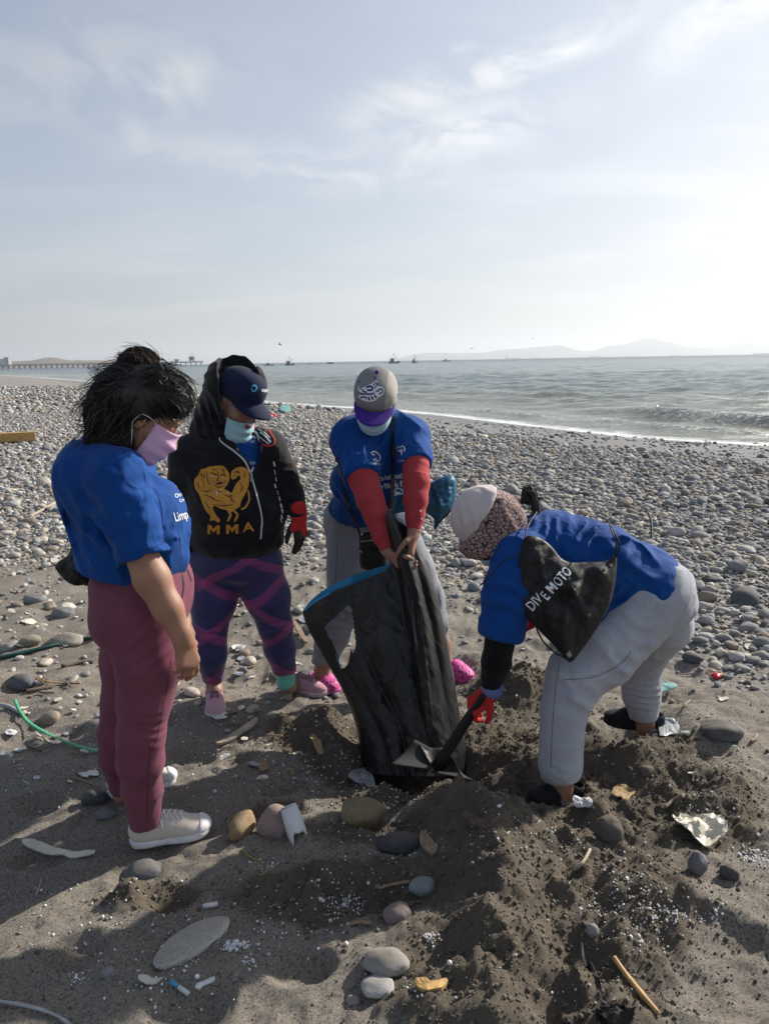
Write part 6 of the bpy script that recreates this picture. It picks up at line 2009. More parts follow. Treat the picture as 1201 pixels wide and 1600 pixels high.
def build_small_bags():
    # little crossbody bag of the person with the grey cap
    root = empty('crossbody_bag', P(584, 862, 3.38), 'small black crossbody bag hanging before the grey trousers', 'bag')
    b = pouch('pouch', [(562, 834), (580, 831), (601, 833), (605, 840), (606, 884), (600, 890), (582, 892), (567, 889), (562, 880), (561, 845)], 3.375, .035, .03, M_NYLON, root, .16, 9, .004, 6, 4, None, 2)
    bb = bvh_of(b)
    print_on('zip', [stroke([(564, 846), (583, 844), (603, 845)], 1.2)], bb, M_METAL, b, .003, 3)
    print_on('flap_edge', [stroke([(563, 856), (583, 858), (605, 856)], 1.4)], bb, M_INK, b, .003, 3)
    sh = [c for c in P3.children if c.name.startswith('shirt')][0]
    bs = bvh_of(sh)
    o = print_on('strap', [stroke([(612, 650), (613, 690), (612.5, 740), (611, 775), (608, 800)], 6.0, 6)], bs, M_NYLON, root, .005, 4)
    o2 = print_on('strap', [stroke([(527, 715), (533, 745), (541, 775), (548, 800)], 5.0, 6)], bs, M_NYLON, root, .005, 4)
    cord('strap', [P(546, 796, 3.34), P(552, 808, 3.35), P(560, 828, 3.36), P(564, 840, 3.37)], .0055, M_NYLON, root)
    cord('strap', [P(608, 796, 3.33), P(606, 815, 3.34), P(603, 836, 3.36)], .0055, M_NYLON, root)
    for x, y in ((565, 835), (563, 862)):
        bm = bmesh.new(); bmesh.ops.create_uvsphere(bm, u_segments=10, v_segments=7, radius=.0055); bm.transform(Matrix.Translation(P(x, y, 3.34))); bm_obj('buckle', bm, M_METAL, b, True)
    # teal bag on the far side
    root = empty('drawstring_backpack', P(690, 790, 3.25), 'teal blue cloth bag hanging beside the red sleeve', 'backpack')
    b = pouch('sack', [(612, 804), (618, 788), (630, 772), (648, 764), (668, 757), (688, 746), (703, 742), (711, 748), (713, 762), (711, 782), (702, 800), (688, 813), (682, 826), (677, 824), (678, 812), (664, 800), (648, 803), (630, 800)], 3.22, .05, .05, M_TEAL, root, .4, 21, .026, 8, 4, None, 3)
    cord('cord', [P(682, 822, 3.21), P(690, 812, 3.17), P(700, 802, 3.165), P(712, 785, 3.19)], .004, M_NYLON, root)
    # black bundle behind the woman in burgundy
    root = empty('black_pouch', P(112, 885, 2.42), 'small black cloth pouch hanging behind the burgundy trousers', 'bag')
    pouch('pouch', [(112, 852), (124, 852), (136, 866), (142, 912), (130, 914), (116, 915), (101, 906), (90, 893), (86, 884), (97, 874), (108, 866)], 2.40, .035, .035, M_NYLON, root, .4, 31, .016, 8, 4, None, 2)
    cord('strap', [P(118, 856, 2.40), P(114, 840, 2.38), P(118, 815, 2.36), P(126, 800, 2.34)], .006, M_NYLON, root)

def build_shovel():
    top = P(733, 1078, 2.50); gr = P(746, 1100, 2.50); foot = P(686, 1192, 2.60)
    d = (foot - gr).normalized()
    root = empty('hand_shovel', foot, 'black plastic hand shovel with a broad dusty blade, gripped by the red glove', 'shovel')
    bm = bmesh.new()
    up = (gr - d * .045)
    bm_tube(bm, [up, up + d * .01, gr, gr + d * .03, gr + d * .05, foot - d * .05, foot + d * .02], [.010, .0125, .0125, .0125, .0175, .021, .024], 14)
    bm_obj('handle', bm, M_SHOVEL, root, True)
    def plate(name, ring, Ys, th, mat):
        n = 10
        bm = bmesh.new()
        a, b, c, d_ = [P(x, y, Y) for (x, y), Y in zip(ring, Ys)]
        nn = (b - a).cross(d_ - a).normalized()
        if nn.y > 0: nn = -nn
        g = []
        for lay in (0, 1):
            for j in range(n + 1):
                for i in range(n + 1):
                    u, v = i / n, j / n
                    p = (a * (1 - u) + b * u) * (1 - v) + (d_ * (1 - u) + c * u) * v
                    p = p - nn * .018 * math.sin(u * math.pi) - nn * (th * lay)
                    g.append(bm.verts.new(p))
        N = (n + 1) ** 2
        for j in range(n):
            for i in range(n):
                k = j * (n + 1) + i
                bm.faces.new([g[x] for x in (k, k + 1, k + n + 2, k + n + 1)]); bm.faces.new([g[N + x] for x in (k, k + n + 1, k + n + 2, k + 1)])
        for i in range(n):
            for k0, k1 in ((i, i + 1), (n * (n + 1) + i, n * (n + 1) + i + 1), (i * (n + 1), (i + 1) * (n + 1)), (i * (n + 1) + n, (i + 1) * (n + 1) + n)):
                bm.faces.new([g[k0], g[k1], g[N + k1], g[N + k0]])
        return bm_obj(name, bm, mat, root, True)
    plate('blade', [(610, 1194), (648, 1155), (682, 1174), (674, 1202)], (2.55, 2.66, 2.66, 2.55), .004, M_PANGREY)
    plate('blade', [(674, 1206), (692, 1174), (706, 1184), (738, 1218)], (2.545, 2.66, 2.60, 2.53), .004, M_SHOVEL)
    plate('rib', [(652, 1158), (690, 1168), (698, 1182), (674, 1198)], (2.665, 2.66, 2.585, 2.58), .005, M_SHOVEL)

build_backpack()
build_small_bags()
build_shovel()

# =================================================================== STONES
def stone_material(name, col, spec=.25, speck=.5, dusty=.0):
    m, q, out = new_mat(name)
    tc = q.n('ShaderNodeTexCoord').outputs['Object']
    at = q.n('ShaderNodeAttribute', attribute_name='pcol', attribute_type='INSTANCER')
    rnd = q.n('ShaderNodeObjectInfo').outputs['Random']
    off = q.vmath('ADD', tc, q.n('ShaderNodeCombineXYZ', {0: q.math('MULTIPLY', rnd, 31.0), 1: q.math('MULTIPLY', rnd, 17.0), 2: 0.0}).outputs[0])
    base = at.outputs['Color'] if col is None else None
    n1 = q.noise(off, 2.2 if col is None else 14, 5, .65); n2 = q.noise(off, 16 if col is None else 160, 3, .7)
    if base is None:
        base = q.ramp(n1, [(.3, tuple(c * .78 for c in col)), (.7, tuple(min(1, c * 1.18) for c in col))])
    else:
        base = q.mixc(1.0, base, q.ramp(n1, [(.3, .75), (.7, 1.2)]), 'MULTIPLY')
    c = q.mixc(q.mapr(n2, .55, .72, 0, speck), base, q.mixc(1.0, base, (.45, .45, .46), 'MULTIPLY'))
    if dusty:
        nz = q.n('ShaderNodeSeparateXYZ', {0: q.n('ShaderNodeNewGeometry').outputs['Normal']}).outputs[2]
        dm = q.math('MULTIPLY', q.mapr(q.math('ADD', nz, q.math('MULTIPLY', q.noise(off, 30, 4), .9)), 1.05, 1.45), dusty)
        c = q.mixc(dm, c, (.13, .105, .075))
    bp = q.n('ShaderNodeBump', {'Strength': .3, 'Distance': .004, 'Height': n2})
    b = q.n('ShaderNodeBsdfPrincipled', {'Base Color': c, 'Roughness': .8, 'Specular IOR Level': spec, 'Normal': bp.outputs[0]})
    m.node_tree.links.new(b.outputs[0], out.inputs[0])
    return m

STONE_COLS = [('slate grey', (.195, .203, .213)), ('mid grey', (.28, .277, .27)), ('pale grey', (.41, .405, .39)), ('brown', (.265, .222, .178)), ('cream', (.47, .43, .37)), ('dark', (.092, .096, .105))]
STONE_W = np.array([.27, .27, .17, .12, .08, .09])
STONE_MATS = [stone_material('stone_' + n.replace(' ', '_'), c, dusty=.35) for n, c in STONE_COLS]

def pebble_mesh(name, seed, sub=2, flat=.6, rough=.13, long=1.0):
    bm = bmesh.new()
    bmesh.ops.create_icosphere(bm, subdivisions=sub, radius=.5)
    co = np.array([v.co[:] for v in bm.verts])
    d = co / .5
    n = fbm(d[:, 0] * .9 + seed, d[:, 1] * .9, d[:, 2] * .9, oct=2, seed=seed)
    n2 = fbm(d[:, 0] * 2.6 + seed, d[:, 1] * 2.6, d[:, 2] * 2.6, oct=2, seed=seed + 9)
    r = 1 + rough * 1.3 * n + rough * .25 * n2
    co = co * r[:, None] * np.array((long, .78, flat))
    for v, c in zip(bm.verts, co): v.co = c
    me = bpy.data.meshes.new(name)
    bm.to_mesh(me); bm.free()
    me.shade_smooth()
    return me

SILH = [[(90, 690), (130, 560), (215, 545), (300, 590), (300, 700), (300, 900), (312, 1040), (260, 1300), (330, 1310), (195, 1330), (150, 1240), (130, 900), (95, 800)],
        [(300, 690), (305, 560), (400, 555), (425, 640), (445, 720), (480, 830), (480, 870), (445, 880), (460, 1060), (505, 1085), (430, 1080), (365, 930), (360, 1110), (315, 1110), (300, 900)],
        [(515, 800), (520, 690), (550, 575), (615, 580), (665, 660), (670, 800), (715, 745), (700, 820), (660, 860), (735, 1210), (565, 1210), (475, 955), (505, 930)],
        [(700, 830), (720, 765), (800, 755), (870, 790), (1060, 880), (1088, 940), (1030, 1040), (1040, 1150), (970, 1130), (970, 1050), (920, 1080), (910, 1260), (830, 1260), (845, 1040), (770, 1080), (725, 1110), (750, 1000)]]
def behind_people(px, py):
    r = np.zeros(np.shape(px), bool)
    for s_ in SILH: r |= inside_poly(px, py, s_)
    return r

def to_px(x, y, z):
    d = np.stack([x, y, z - CAM_H], -1)
    dep = d @ np.array(_f)
    return 600.5 + 1200 * (d @ np.array(_r)) / dep, 800 - 1200 * (d @ np.array(_u)) / dep, dep

HERO = [  # px, py, width px, height of it seen px, flat, angle, colour, label, seed, sink
    (376, 1288, 52, 70, .55, 1.45, (.30, .215, .125), 'tan brick shaped stone standing right of the white canvas shoe', 3, .25),
    (430, 1288, 56, 52, .7, .5, (.30, .225, .205), 'pinkish grey stone leaning behind the torn white cup', 8, .3),
    (565, 1274, 72, 46, .72, .05, (.235, .195, .115), 'round ochre brown stone in the sand below the bin bag', 5, .25),
    (624, 1322, 58, 34, .5, .1, (.06, .062, .066), 'dark stone half covered with sand right of the ochre stone', 12, .3),
    (297, 1470, 118, 62, .24, .62, (.46, .445, .40), 'large flat pale oval stone with a dark sandy patch', 2, .35),
    (661, 1385, 42, 28, .5, .2, (.26, .285, .30), 'blue grey stone at the end of a small stick', 9, .35),
    (620, 1428, 42, 38, .6, .3, (.23, .185, .185), 'round mauve stone half buried in the middle foreground', 14, .35),
    (603, 1508, 68, 34, .6, -.15, (.30, .285, .265), 'beige wedge shaped stone above the long white stone', 6, .35),
    (590, 1547, 56, 20, .5, .15, (.44, .43, .42), 'long smooth white stone below the beige wedge shaped stone', 16, .2),
    (551, 1564, 24, 14, .6, 0, (.27, .25, .225), 'small beige stone left of the long white stone', 18, .35),
    (146, 1250, 36, 26, .55, .25, (.085, .088, .095), 'dark grey stone touching the rear white shoe', 7, .2),
    (163, 1275, 28, 18, .6, -.2, (.16, .165, .175), 'small grey stone below the dark stone behind the shoes', 20, .25),
    (221, 1361, 60, 32, .4, .15, (.135, .135, .15), 'flat bluish stone partly buried below the white canvas shoe', 11, .5),
    (166, 1521, 22, 18, .5, .6, (.22, .235, .25), 'small blue grey stone in the lower left sand', 22, .3),
    (952, 1298, 42, 44, .75, -.8, (.115, .10, .085), 'sandy brown grey boulder below the bending woman\'s front shoe', 4, .3),
    (1092, 1353, 26, 38, .7, -.9, (.15, .15, .165), 'upright grey stone left of the dark stone below the cream plastic', 13, .25),
    (1140, 1366, 28, 26, .7, -.5, (.085, .083, .082), 'dark stone below the torn cream plastic', 15, .3),
    (1131, 1147, 62, 30, .5, -.08, (.10, .102, .105), 'wide dark stone at the edge of the dug sand on the right', 17, .25),
    (926, 1457, 20, 20, .8, 0, (.30, .295, .29), 'single pale round pebble on the dug slope', 19, .2),
    (1010, 1205, 24, 20, .7, .2, (.12, .105, .09), 'small sandy stone on the mound right of the front leg', 23, .3),
    (52, 936, 32, 17, .6, .1, (.24, .245, .25), 'low grey stone on the sand left of the black pouch', 24, .3),
    (97, 958, 36, 18, .55, .1, (.20, .205, .215), 'blue grey stone just left of the burgundy trousers', 25, .35),
    (32, 1069, 42, 28, .6, 0, (.11, .115, .13), 'dark blue stone at the left edge above the green strap', 26, .3),
    (100, 1000, 52, 24, .5, .1, (.29, .27, .235), 'pale sandy stone above the dark green hose', 27, .4),
    (1155, 887, 34, 24, .6, .3, (.22, .23, .24), 'large grey cobble near the right edge beyond the sweatpants', 28, .2),
]

def build_hero_stones():
    for i, (px, py, wpx, hpx, flat, ang, col, lab, sd, sink) in enumerate(HERO):
        p = G(px, py + hpx * .30)
        m = mpp(p)
        me = pebble_mesh('stone', sd, 4, 1, .15 if flat > .3 else .07)
        o = bpy.data.objects.new('stone', me); COL.objects.link(o)
        me.materials.append(stone_material('stone_own', col, dusty=.45))
        W = wpx * m * 1.05
        vert = hpx * m
        Hh = W * flat if flat < .3 else max(vert * 1.05, W * .35)
        dpt = min(max(W * .7, vert * .9), W * 1.3)
        if flat < .3: dpt = W * .52; Hh = W * .2
        o.scale = (W / 1.0, dpt / .78, Hh)
        o.rotation_euler = (0, 0, ang if flat < .6 or abs(ang) > .4 else ang)
        if i == 0: o.rotation_euler = (.25, .12, 1.2); o.scale = (.115, .085, .085)
        if i == 4: o.scale = (.235, .135, .05); o.rotation_euler = (.0, 0, .85)
        z = float(GH(p.x, p.y))
        o.location = (p.x, p.y + dpt * .25, z + o.scale.z * (.5 - sink))
        tag(o, lab, 'stone')
build_hero_stones()

LANDMARKS = [(440, 641, 'the far teal rag'), (28, 685, 'the yellow timber'), (112, 885, 'the black pouch'), (70, 1018, 'the dark green hose'), (80, 1152, 'the bright green strap'), (90, 1067, 'the yellow reed'), (470, 845, 'the dangling red and black glove'),
      (460, 1070, 'the rear pink trainer'), (340, 1105, 'the front pink trainer'), (498, 1055, 'the left pink clog'), (705, 1040, 'the right pink clog'), (690, 785, 'the teal bag'), (760, 815, 'the white hat'), (828, 780, 'the black pony tail'), (1012, 830, 'the arched black wire'), (1062, 885, 'the bending blue back'),
      (1086, 930, 'the bending grey seat'), (1117, 1060, 'the bright red bit'), (1040, 1083, 'the pale teal plastic'), (1131, 1147, 'the wide dark stone'), (1155, 887, 'the large edge cobble'), (640, 960, 'the right grey trouser leg'), (395, 990, 'the patterned legs'), (585, 610, 'the grey cap'), (200, 640, 'the loose black hair'),
      (66, 798, 'the pale driftwood stick'), (370, 1148, 'the pale split board'), (468, 992, 'the brown plank'), (175, 1230, 'the rear white shoe'), (52, 936, 'the low grey stone'), (32, 1069, 'the dark blue stone'), (1090, 1305, 'the cream plastic sheet'), (973, 1242, 'the tan cardboard')]
_labels = {}
def place_label(o, base, px, py, cat):
    best = sorted(LANDMARKS, key=lambda l: (l[0] - px) ** 2 + ((l[1] - py) * 1.6) ** 2)
    lab = None
    for bx, by, ln in best[:5]:
        dx, dy = px - bx, py - by
        d_ = ('right of ' if dx > 0 else 'left of ') if abs(dx) > abs(dy) * 1.4 else ('beyond ' if dy < 0 else 'in front of ')
        r_ = math.hypot(dx, dy * 1.6)
        c_ = f"{base} {'just ' if r_ < 60 else ('farther ' if r_ > 160 else '')}{d_}{ln}"
        if c_ not in _labels: lab = c_; break
        lab = lab or c_
    _labels.setdefault(lab, []).append(o)
    tag(o, lab, cat)

def share_groups(cat, group):
    for lab, os_ in _labels.items():
        for o in os_:
            if o['category'] == cat: o['group'] = group if len(os_) == 1 else f'{group}: {lab}'

def build_cobbles():
    rng = np.random.default_rng(5)
    X, Y, S = [], [], []
    for cell, s0, s1, prob, y0, y1 in ((.62, .13, .20, .26, 2.4, 22), (.21, .075, .13, .60, 2.4, 26), (.115, .05, .09, .80, 2.4, 26), (.062, .026, .05, .8, 2.4, 13), (.042, .014, .028, .6, 2.2, 8), (.34, .11, .24, .8, 26, 60)):
        for yy0, yy1 in ((y0, (y0 + y1) / 2), ((y0 + y1) / 2, y1)):
            xs = np.arange(-.60 * yy1 - .6, .60 * yy1 + .6, cell); ys = np.arange(yy0, yy1, cell)
            gx, gy = np.meshgrid(xs, ys)
            gx = gx.ravel() + rng.uniform(-.5, .5, gx.size) * cell; gy = gy.ravel() + rng.uniform(-.5, .5, gy.size) * cell
            k = np.abs(gx) < .60 * gy + .35
            gx, gy = gx[k], gy[k]
            dens = peb_density(gx, gy)
            stray = np.where(gx < .3, .10, .05) * (gy > 3.1) * (dig_mask(gx, gy) < .3)
            # a few stones lie loose on the sand too
            keep = rng.random(len(gx)) < np.maximum(np.clip(dens * prob * 1.15, 0, 1), stray if s1 < .2 else 0)
            X.append(gx[keep]); Y.append(gy[keep]); S.append(rng.uniform(0, 1, keep.sum()) ** 1.7 * (s1 - s0) + s0)
    X = np.concatenate(X); Y = np.concatenate(Y); S = np.concatenate(S)
    Z = GH(X, Y)
    flat = rng.uniform(.42, .78, len(X))
    px, py, dep = to_px(X, Y, Z)
    hidden = behind_people(px, py)
    inframe = (px > -5) & (px < 1206) & (py > 0) & (py < 1605)
    # keep clear of the stones that were placed one by one
    for (hx, hy, wpx, hpx, *_r2) in HERO:
        p = G(hx, hy); hidden |= (X - p.x) ** 2 + (Y - p.y) ** 2 < (wpx * mpp(p) * .75 + S * .5) ** 2
    app = S / dep * inframe * ~hidden
    order = np.argsort(-app)
    pick = order[:300]
    rest = np.setdiff1d(np.arange(len(X)), pick)
    ci = rng.choice(6, len(X), p=STONE_W / STONE_W.sum())
    # warmer stones to the left and inland, cooler to the right
    warm = (rng.random(len(X)) < np.interp(X, [-2, 3], [.55, .15]))
    ci = np.where(warm, rng.choice([3, 4, 2, 1], len(X)), ci)
    yaw = rng.uniform(0, 6.28, len(X)); tx = rng.normal(0, .16, len(X)); ty = rng.normal(0, .16, len(X))
    lon = rng.uniform(.95, 1.35, len(X)); wid = rng.uniform(.72, 1.0, len(X))
    Zc = Z + S * flat * (.16 + .12 * rng.random(len(X)))
    srcs = [pebble_mesh('beach_cobble', 100 + k, 3, 1.0, .15) for k in range(9)]
    for me in srcs: me.materials.append(STONE_MATS[0])
    made = []
    for i in pick:
        k = int(rng.integers(9))
        o = bpy.data.objects.new('beach_cobble', srcs[k]); COL.objects.link(o)
        o.location = (X[i], Y[i], Zc[i]); o.rotation_euler = (tx[i], ty[i], yaw[i]); o.scale = (S[i] * lon[i], S[i] * wid[i] / .78, S[i] * flat[i])
        o.material_slots[0].link = 'OBJECT'; o.material_slots[0].material = STONE_MATS[ci[i]]
        made.append((o, i))
    for o, i in made:
        nm = STONE_COLS[ci[i]][0]
        size = 'large' if S[i] > .13 else ('medium' if S[i] > .085 else 'small')
        shape = 'long' if lon[i] / wid[i] > 1.5 else ('flat' if flat[i] < .52 else ('round' if flat[i] > .68 else 'oval'))
        place_label(o, f'{size} {shape} {nm} cobble', px[i], py[i], 'cobble')
    share_groups('cobble', 'cobbles among the shingle')
    # the rest of the shingle: one object of instanced stones
    V = np.stack([X[rest], Y[rest], Zc[rest]], -1)
    me = bpy.data.meshes.new('shingle')
    me.vertices.add(len(V)); me.vertices.foreach_set('co', V.astype(np.float32).ravel())
    def vec(name, arr):
        a = me.attributes.new(name, 'FLOAT_VECTOR', 'POINT'); a.data.foreach_set('vector', np.asarray(arr, np.float32).ravel())
    vec('rot', np.stack([tx[rest], ty[rest], yaw[rest]], -1))
    vec('scl', np.stack([S[rest] * lon[rest], S[rest] * wid[rest], S[rest] * flat[rest]], -1))
    a = me.attributes.new('kind_no', 'INT', 'POINT'); a.data.foreach_set('value', rng.integers(0, 6, len(rest)).astype(np.int32))
    cols = np.array([c for _n, c in STONE_COLS])[ci[rest]] * rng.uniform(.8, 1.2, (len(rest), 1)) * rng.uniform(.95, 1.05, (len(rest), 3))
    a = me.attributes.new('pcol', 'FLOAT_COLOR', 'POINT'); a.data.foreach_set('color', np.concatenate([cols, np.ones((len(rest), 1))], 1).astype(np.float32).ravel())
    o = link_mesh('shingle', me, None)
    scatter(o, 'stones_scatter', stone_material('shingle_stone', None, speck=.35), 6, 2, .30, (1, 1, 1))
    tag(o, 'grey and brown beach shingle', kind='stuff')

def scatter(o, name, mat, nvar, sub, amp, squash):
    """geometry nodes: an uneven little stone, several ways, set on every point with that point's own turn and size"""
    ng = bpy.data.node_groups.new(name, 'GeometryNodeTree')
    ng.interface.new_socket('Geometry', in_out='INPUT', socket_type='NodeSocketGeometry')
    ng.interface.new_socket('Geometry', in_out='OUTPUT', socket_type='NodeSocketGeometry')
    N, Lk = ng.nodes, ng.links
    gi, go = N.new('NodeGroupInput'), N.new('NodeGroupOutput')
    join = N.new('GeometryNodeGeometryToInstance')
    for k in range(nvar):
        ico = N.new('GeometryNodeMeshIcoSphere'); ico.inputs['Radius'].default_value = .5; ico.inputs['Subdivisions'].default_value = sub
        pos = N.new('GeometryNodeInputPosition')
        add = N.new('ShaderNodeVectorMath'); add.operation = 'ADD'; add.inputs[1].default_value = (k * 7.3, k * 3.1, k * 5.7)
        Lk.new(pos.outputs[0], add.inputs[0])
        nz = N.new('ShaderNodeTexNoise'); nz.inputs['Scale'].default_value = 1.6; nz.inputs['Detail'].default_value = 1.5
        Lk.new(add.outputs[0], nz.inputs['Vector'])
        sub_ = N.new('ShaderNodeMath'); sub_.operation = 'MULTIPLY_ADD'; sub_.inputs[1].default_value = amp * 2.2; sub_.inputs[2].default_value = 1 - amp * 1.1
        Lk.new(nz.outputs[0], sub_.inputs[0])
        sc = N.new('ShaderNodeVectorMath'); sc.operation = 'SCALE'
        Lk.new(pos.outputs[0], sc.inputs[0]); Lk.new(sub_.outputs[0], sc.inputs['Scale'])
        sp = N.new('GeometryNodeSetPosition')
        Lk.new(ico.outputs['Mesh'], sp.inputs['Geometry']); Lk.new(sc.outputs[0], sp.inputs['Position'])
        sm = N.new('GeometryNodeSetShadeSmooth'); Lk.new(sp.outputs[0], sm.inputs[0])
        mt = N.new('GeometryNodeSetMaterial'); mt.inputs['Material'].default_value = mat
        Lk.new(sm.outputs[0], mt.inputs[0])
        Lk.new(mt.outputs[0], join.inputs[0])
    iop = N.new('GeometryNodeInstanceOnPoints')
    iop.inputs['Pick Instance'].default_value = True
    Lk.new(gi.outputs[0], iop.inputs['Points']); Lk.new(join.outputs[0], iop.inputs['Instance'])
    def named(nm, dt):
        n = N.new('GeometryNodeInputNamedAttribute'); n.data_type = dt; n.inputs['Name'].default_value = nm
        return n.outputs[0]
    Lk.new(named('kind_no', 'INT'), iop.inputs['Instance Index'])
    e2r = N.new('FunctionNodeEulerToRotation'); Lk.new(named('rot', 'FLOAT_VECTOR'), e2r.inputs[0]); Lk.new(e2r.outputs[0], iop.inputs['Rotation'])
    Lk.new(named('scl', 'FLOAT_VECTOR'), iop.inputs['Scale'])
    Lk.new(iop.outputs[0], go.inputs[0])
    md = o.modifiers.new('scatter', 'NODES'); md.node_group = ng

def scatter_points(name, X, Y, Zc, scl, rot, cols, mat, sub, amp, label):
    me = bpy.data.meshes.new(name)
    me.vertices.add(len(X)); me.vertices.foreach_set('co', np.stack([X, Y, Zc], -1).astype(np.float32).ravel())
    for nm, arr in (('rot', rot), ('scl', scl)):
        a = me.attributes.new(nm, 'FLOAT_VECTOR', 'POINT'); a.data.foreach_set('vector', np.asarray(arr, np.float32).ravel())
    a = me.attributes.new('kind_no', 'INT', 'POINT'); a.data.foreach_set('value', RNG.integers(0, 5, len(X)).astype(np.int32))
    a = me.attributes.new('pcol', 'FLOAT_COLOR', 'POINT'); a.data.foreach_set('color', np.concatenate([cols, np.ones((len(X), 1))], 1).astype(np.float32).ravel())
    o = link_mesh(name, me, None)
    scatter(o, name + '_scatter', mat, 5, sub, amp, (1, 1, 1))
    return tag(o, label, kind='stuff')

build_cobbles()

def build_clods_and_beads():
    rng = np.random.default_rng(23)
    # crumbs of damp sand on everything that was dug
    x = rng.uniform(-1.3, 1.9, 90000); y = rng.uniform(1.3, 3.7, 90000)
    m = dig_mask(x, y)
    k = (rng.random(len(x)) < m * .55 + .012) & (np.abs(x) < .62 * y + .1)
    x, y = x[k], y[k]
    z = GH(x, y)
    s = .003 + .011 * rng.random(len(x)) ** 7 + .0035 * rng.random(len(x))
    scl = s[:, None] * rng.uniform(.7, 1.25, (len(x), 3))
    cols = np.array((.138, .120, .096)) * rng.uniform(.7, 1.4, (len(x), 1))
    scatter_points('sand_crumbs', x, y, z + s * .2, scl, rng.uniform(0, 6.28, (len(x), 3)), cols, stone_material('crumb', None, speck=.5, spec=.15), 1, .45, 'crumbs of damp sand')
    # white polystyrene beads, scattered and in drifts
    P_, S_ = [], []
    for px, py, n, sp in ((620, 1225, 80, 26), (700, 1222, 60, 20), (545, 1372, 70, 22), (525, 1385, 50, 16), (370, 1475, 60, 10), (360, 1483, 40, 8), (422, 1262, 50, 16), (420, 1340, 30, 12), (670, 1485, 40, 8), (1040, 1440, 100, 24), (1020, 1428, 44, 26), (960, 1420, 34, 34), (980, 1400, 28, 24),
                          (1185, 1340, 90, 16), (1170, 1325, 60, 18), (1000, 1470, 40, 22), (930, 1425, 40, 26), (1090, 1265, 40, 24), (1110, 1430, 24, 14), (390, 1500, 24, 8), (120, 1512, 26, 9), (270, 1490, 30, 40), (430, 1450, 50, 50), (500, 1400, 60, 60),
                          (600, 1330, 80, 90), (800, 1360, 50, 50), (850, 1330, 36, 40), (540, 1180, 70, 40), (470, 1200, 60, 50), (400, 1180, 60, 60), (520, 1250, 50, 50), (200, 1450, 60, 90), (100, 1400, 60, 80), (300, 1200, 50, 60), (80, 1200, 60, 60),
                          (240, 1560, 40, 60), (640, 1560, 40, 60), (900, 1560, 30, 50), (1120, 1200, 60, 60), (1000, 1200, 40, 50), (780, 1130, 50, 30), (760, 1095, 40, 24), (60, 1110, 80, 60), (300, 1130, 60, 60), (1150, 1260, 40, 40), (960, 1330, 40, 50), (850, 1150, 26, 30)):
        for _ in range(n):
            qx, qy = px + rng.normal() * sp, py + rng.normal() * sp * .45
            if not (0 <= qx <= 1201 and 1060 < qy < 1600): continue
            d = ray(qx, qy)
            p = Vector((0, 0, CAM_H)) + d * (-(CAM_H - .02) / d.z)
            P_.append((p.x, p.y)); S_.append((.0026 + .0052 * rng.random() ** 1.6) * (1.0 if rng.random() > .06 else 1.7))
    A = np.array(P_); S_ = np.array(S_)
    z = GH(A[:, 0], A[:, 1])
    cols = np.ones((len(A), 3)) * rng.uniform(.62, .80, (len(A), 1))
    scatter_points('polystyrene_beads', A[:, 0], A[:, 1], z + S_ * .4, S_[:, None] * rng.uniform(.85, 1.2, (len(A), 3)), rng.uniform(0, 6, (len(A), 3)), cols, stone_material('polystyrene', None, speck=.05), 1, .15, 'scattered white polystyrene beads')

build_clods_and_beads()

# =================================================================== LITTER
M_WOOD = simple('driftwood', (.25, .185, .12), .85, bump=.5, bscale=60, var=.3, vscale=20, stretch=(4, 1, 1))
M_WOODPALE = simple('pale_driftwood', (.36, .30, .23), .85, bump=.5, bscale=60, var=.25, vscale=20)
M_WOODDARK = simple('dark_driftwood', (.10, .075, .055), .9, bump=.5, bscale=60, var=.3, vscale=20)
M_YELLOWWOOD = simple('yellow_timber', (.42, .27, .10), .8, bump=.4, bscale=40, var=.2, vscale=9, stretch=(.3, 3, 3))
M_REED = simple('tan_reed', (.42, .27, .12), .7, bump=.3, bscale=50, var=.25, vscale=30)
M_WHITEPL = simple('white_plastic', (.60, .61, .60), .5, bump=.3, bscale=40, var=.12)
M_CREAM = simple('cream_plastic', (.56, .53, .44), .5, bump=.3, bscale=40, var=.12)
M_TEALPL = simple('teal_plastic', (.22, .42, .40), .45, var=.15)
M_REDPL = simple('red_plastic', (.60, .02, .03), .4)
M_GREENST = simple('green_strap', (.06, .30, .15), .5, bump=.3, bscale=90, var=.2, vscale=20)
M_DKGREEN = simple('dark_green_hose', (.012, .060, .050), .5, bump=.3, bscale=60, var=.2)
M_BLUEPL = simple('blue_plastic', (.05, .30, .55), .45)
M_CARD = simple('wet_cardboard', (.30, .21, .11), .85, bump=.4, bscale=70, var=.2)
M_CLEAR = simple('cloudy_film', (.30, .32, .33), .35, bump=.5, bscale=40, var=.2)
M_STRING = simple('yellow_green_string', (.30, .30, .06), .7)

def stick(name, px, r, mat, label, cat, z=.006, seg=8, bend=0.0, group=None, Ys=None):
    pts = []
    for i, (x, y) in enumerate(px):
        p = G(x, y)
        pts.append(p + Vector((0, 0, z if not isinstance(z, (list, tuple)) else z[i])))
    rr = [r * (.75 + .35 * random.random()) for _ in range(len(pts))] if not isinstance(r, (list, tuple)) else list(r)
    fine = smooth_ring([tuple(p) for p in pts], 5, False) if len(pts) > 2 else [tuple(p) for p in pts]
    rf = list(np.interp(np.linspace(0, 1, len(fine)), np.linspace(0, 1, len(rr)), rr))
    bm = bmesh.new(); bm_tube(bm, fine, rf, seg)
    return tag(bm_obj(name, bm, mat, None, True), label, cat, group)

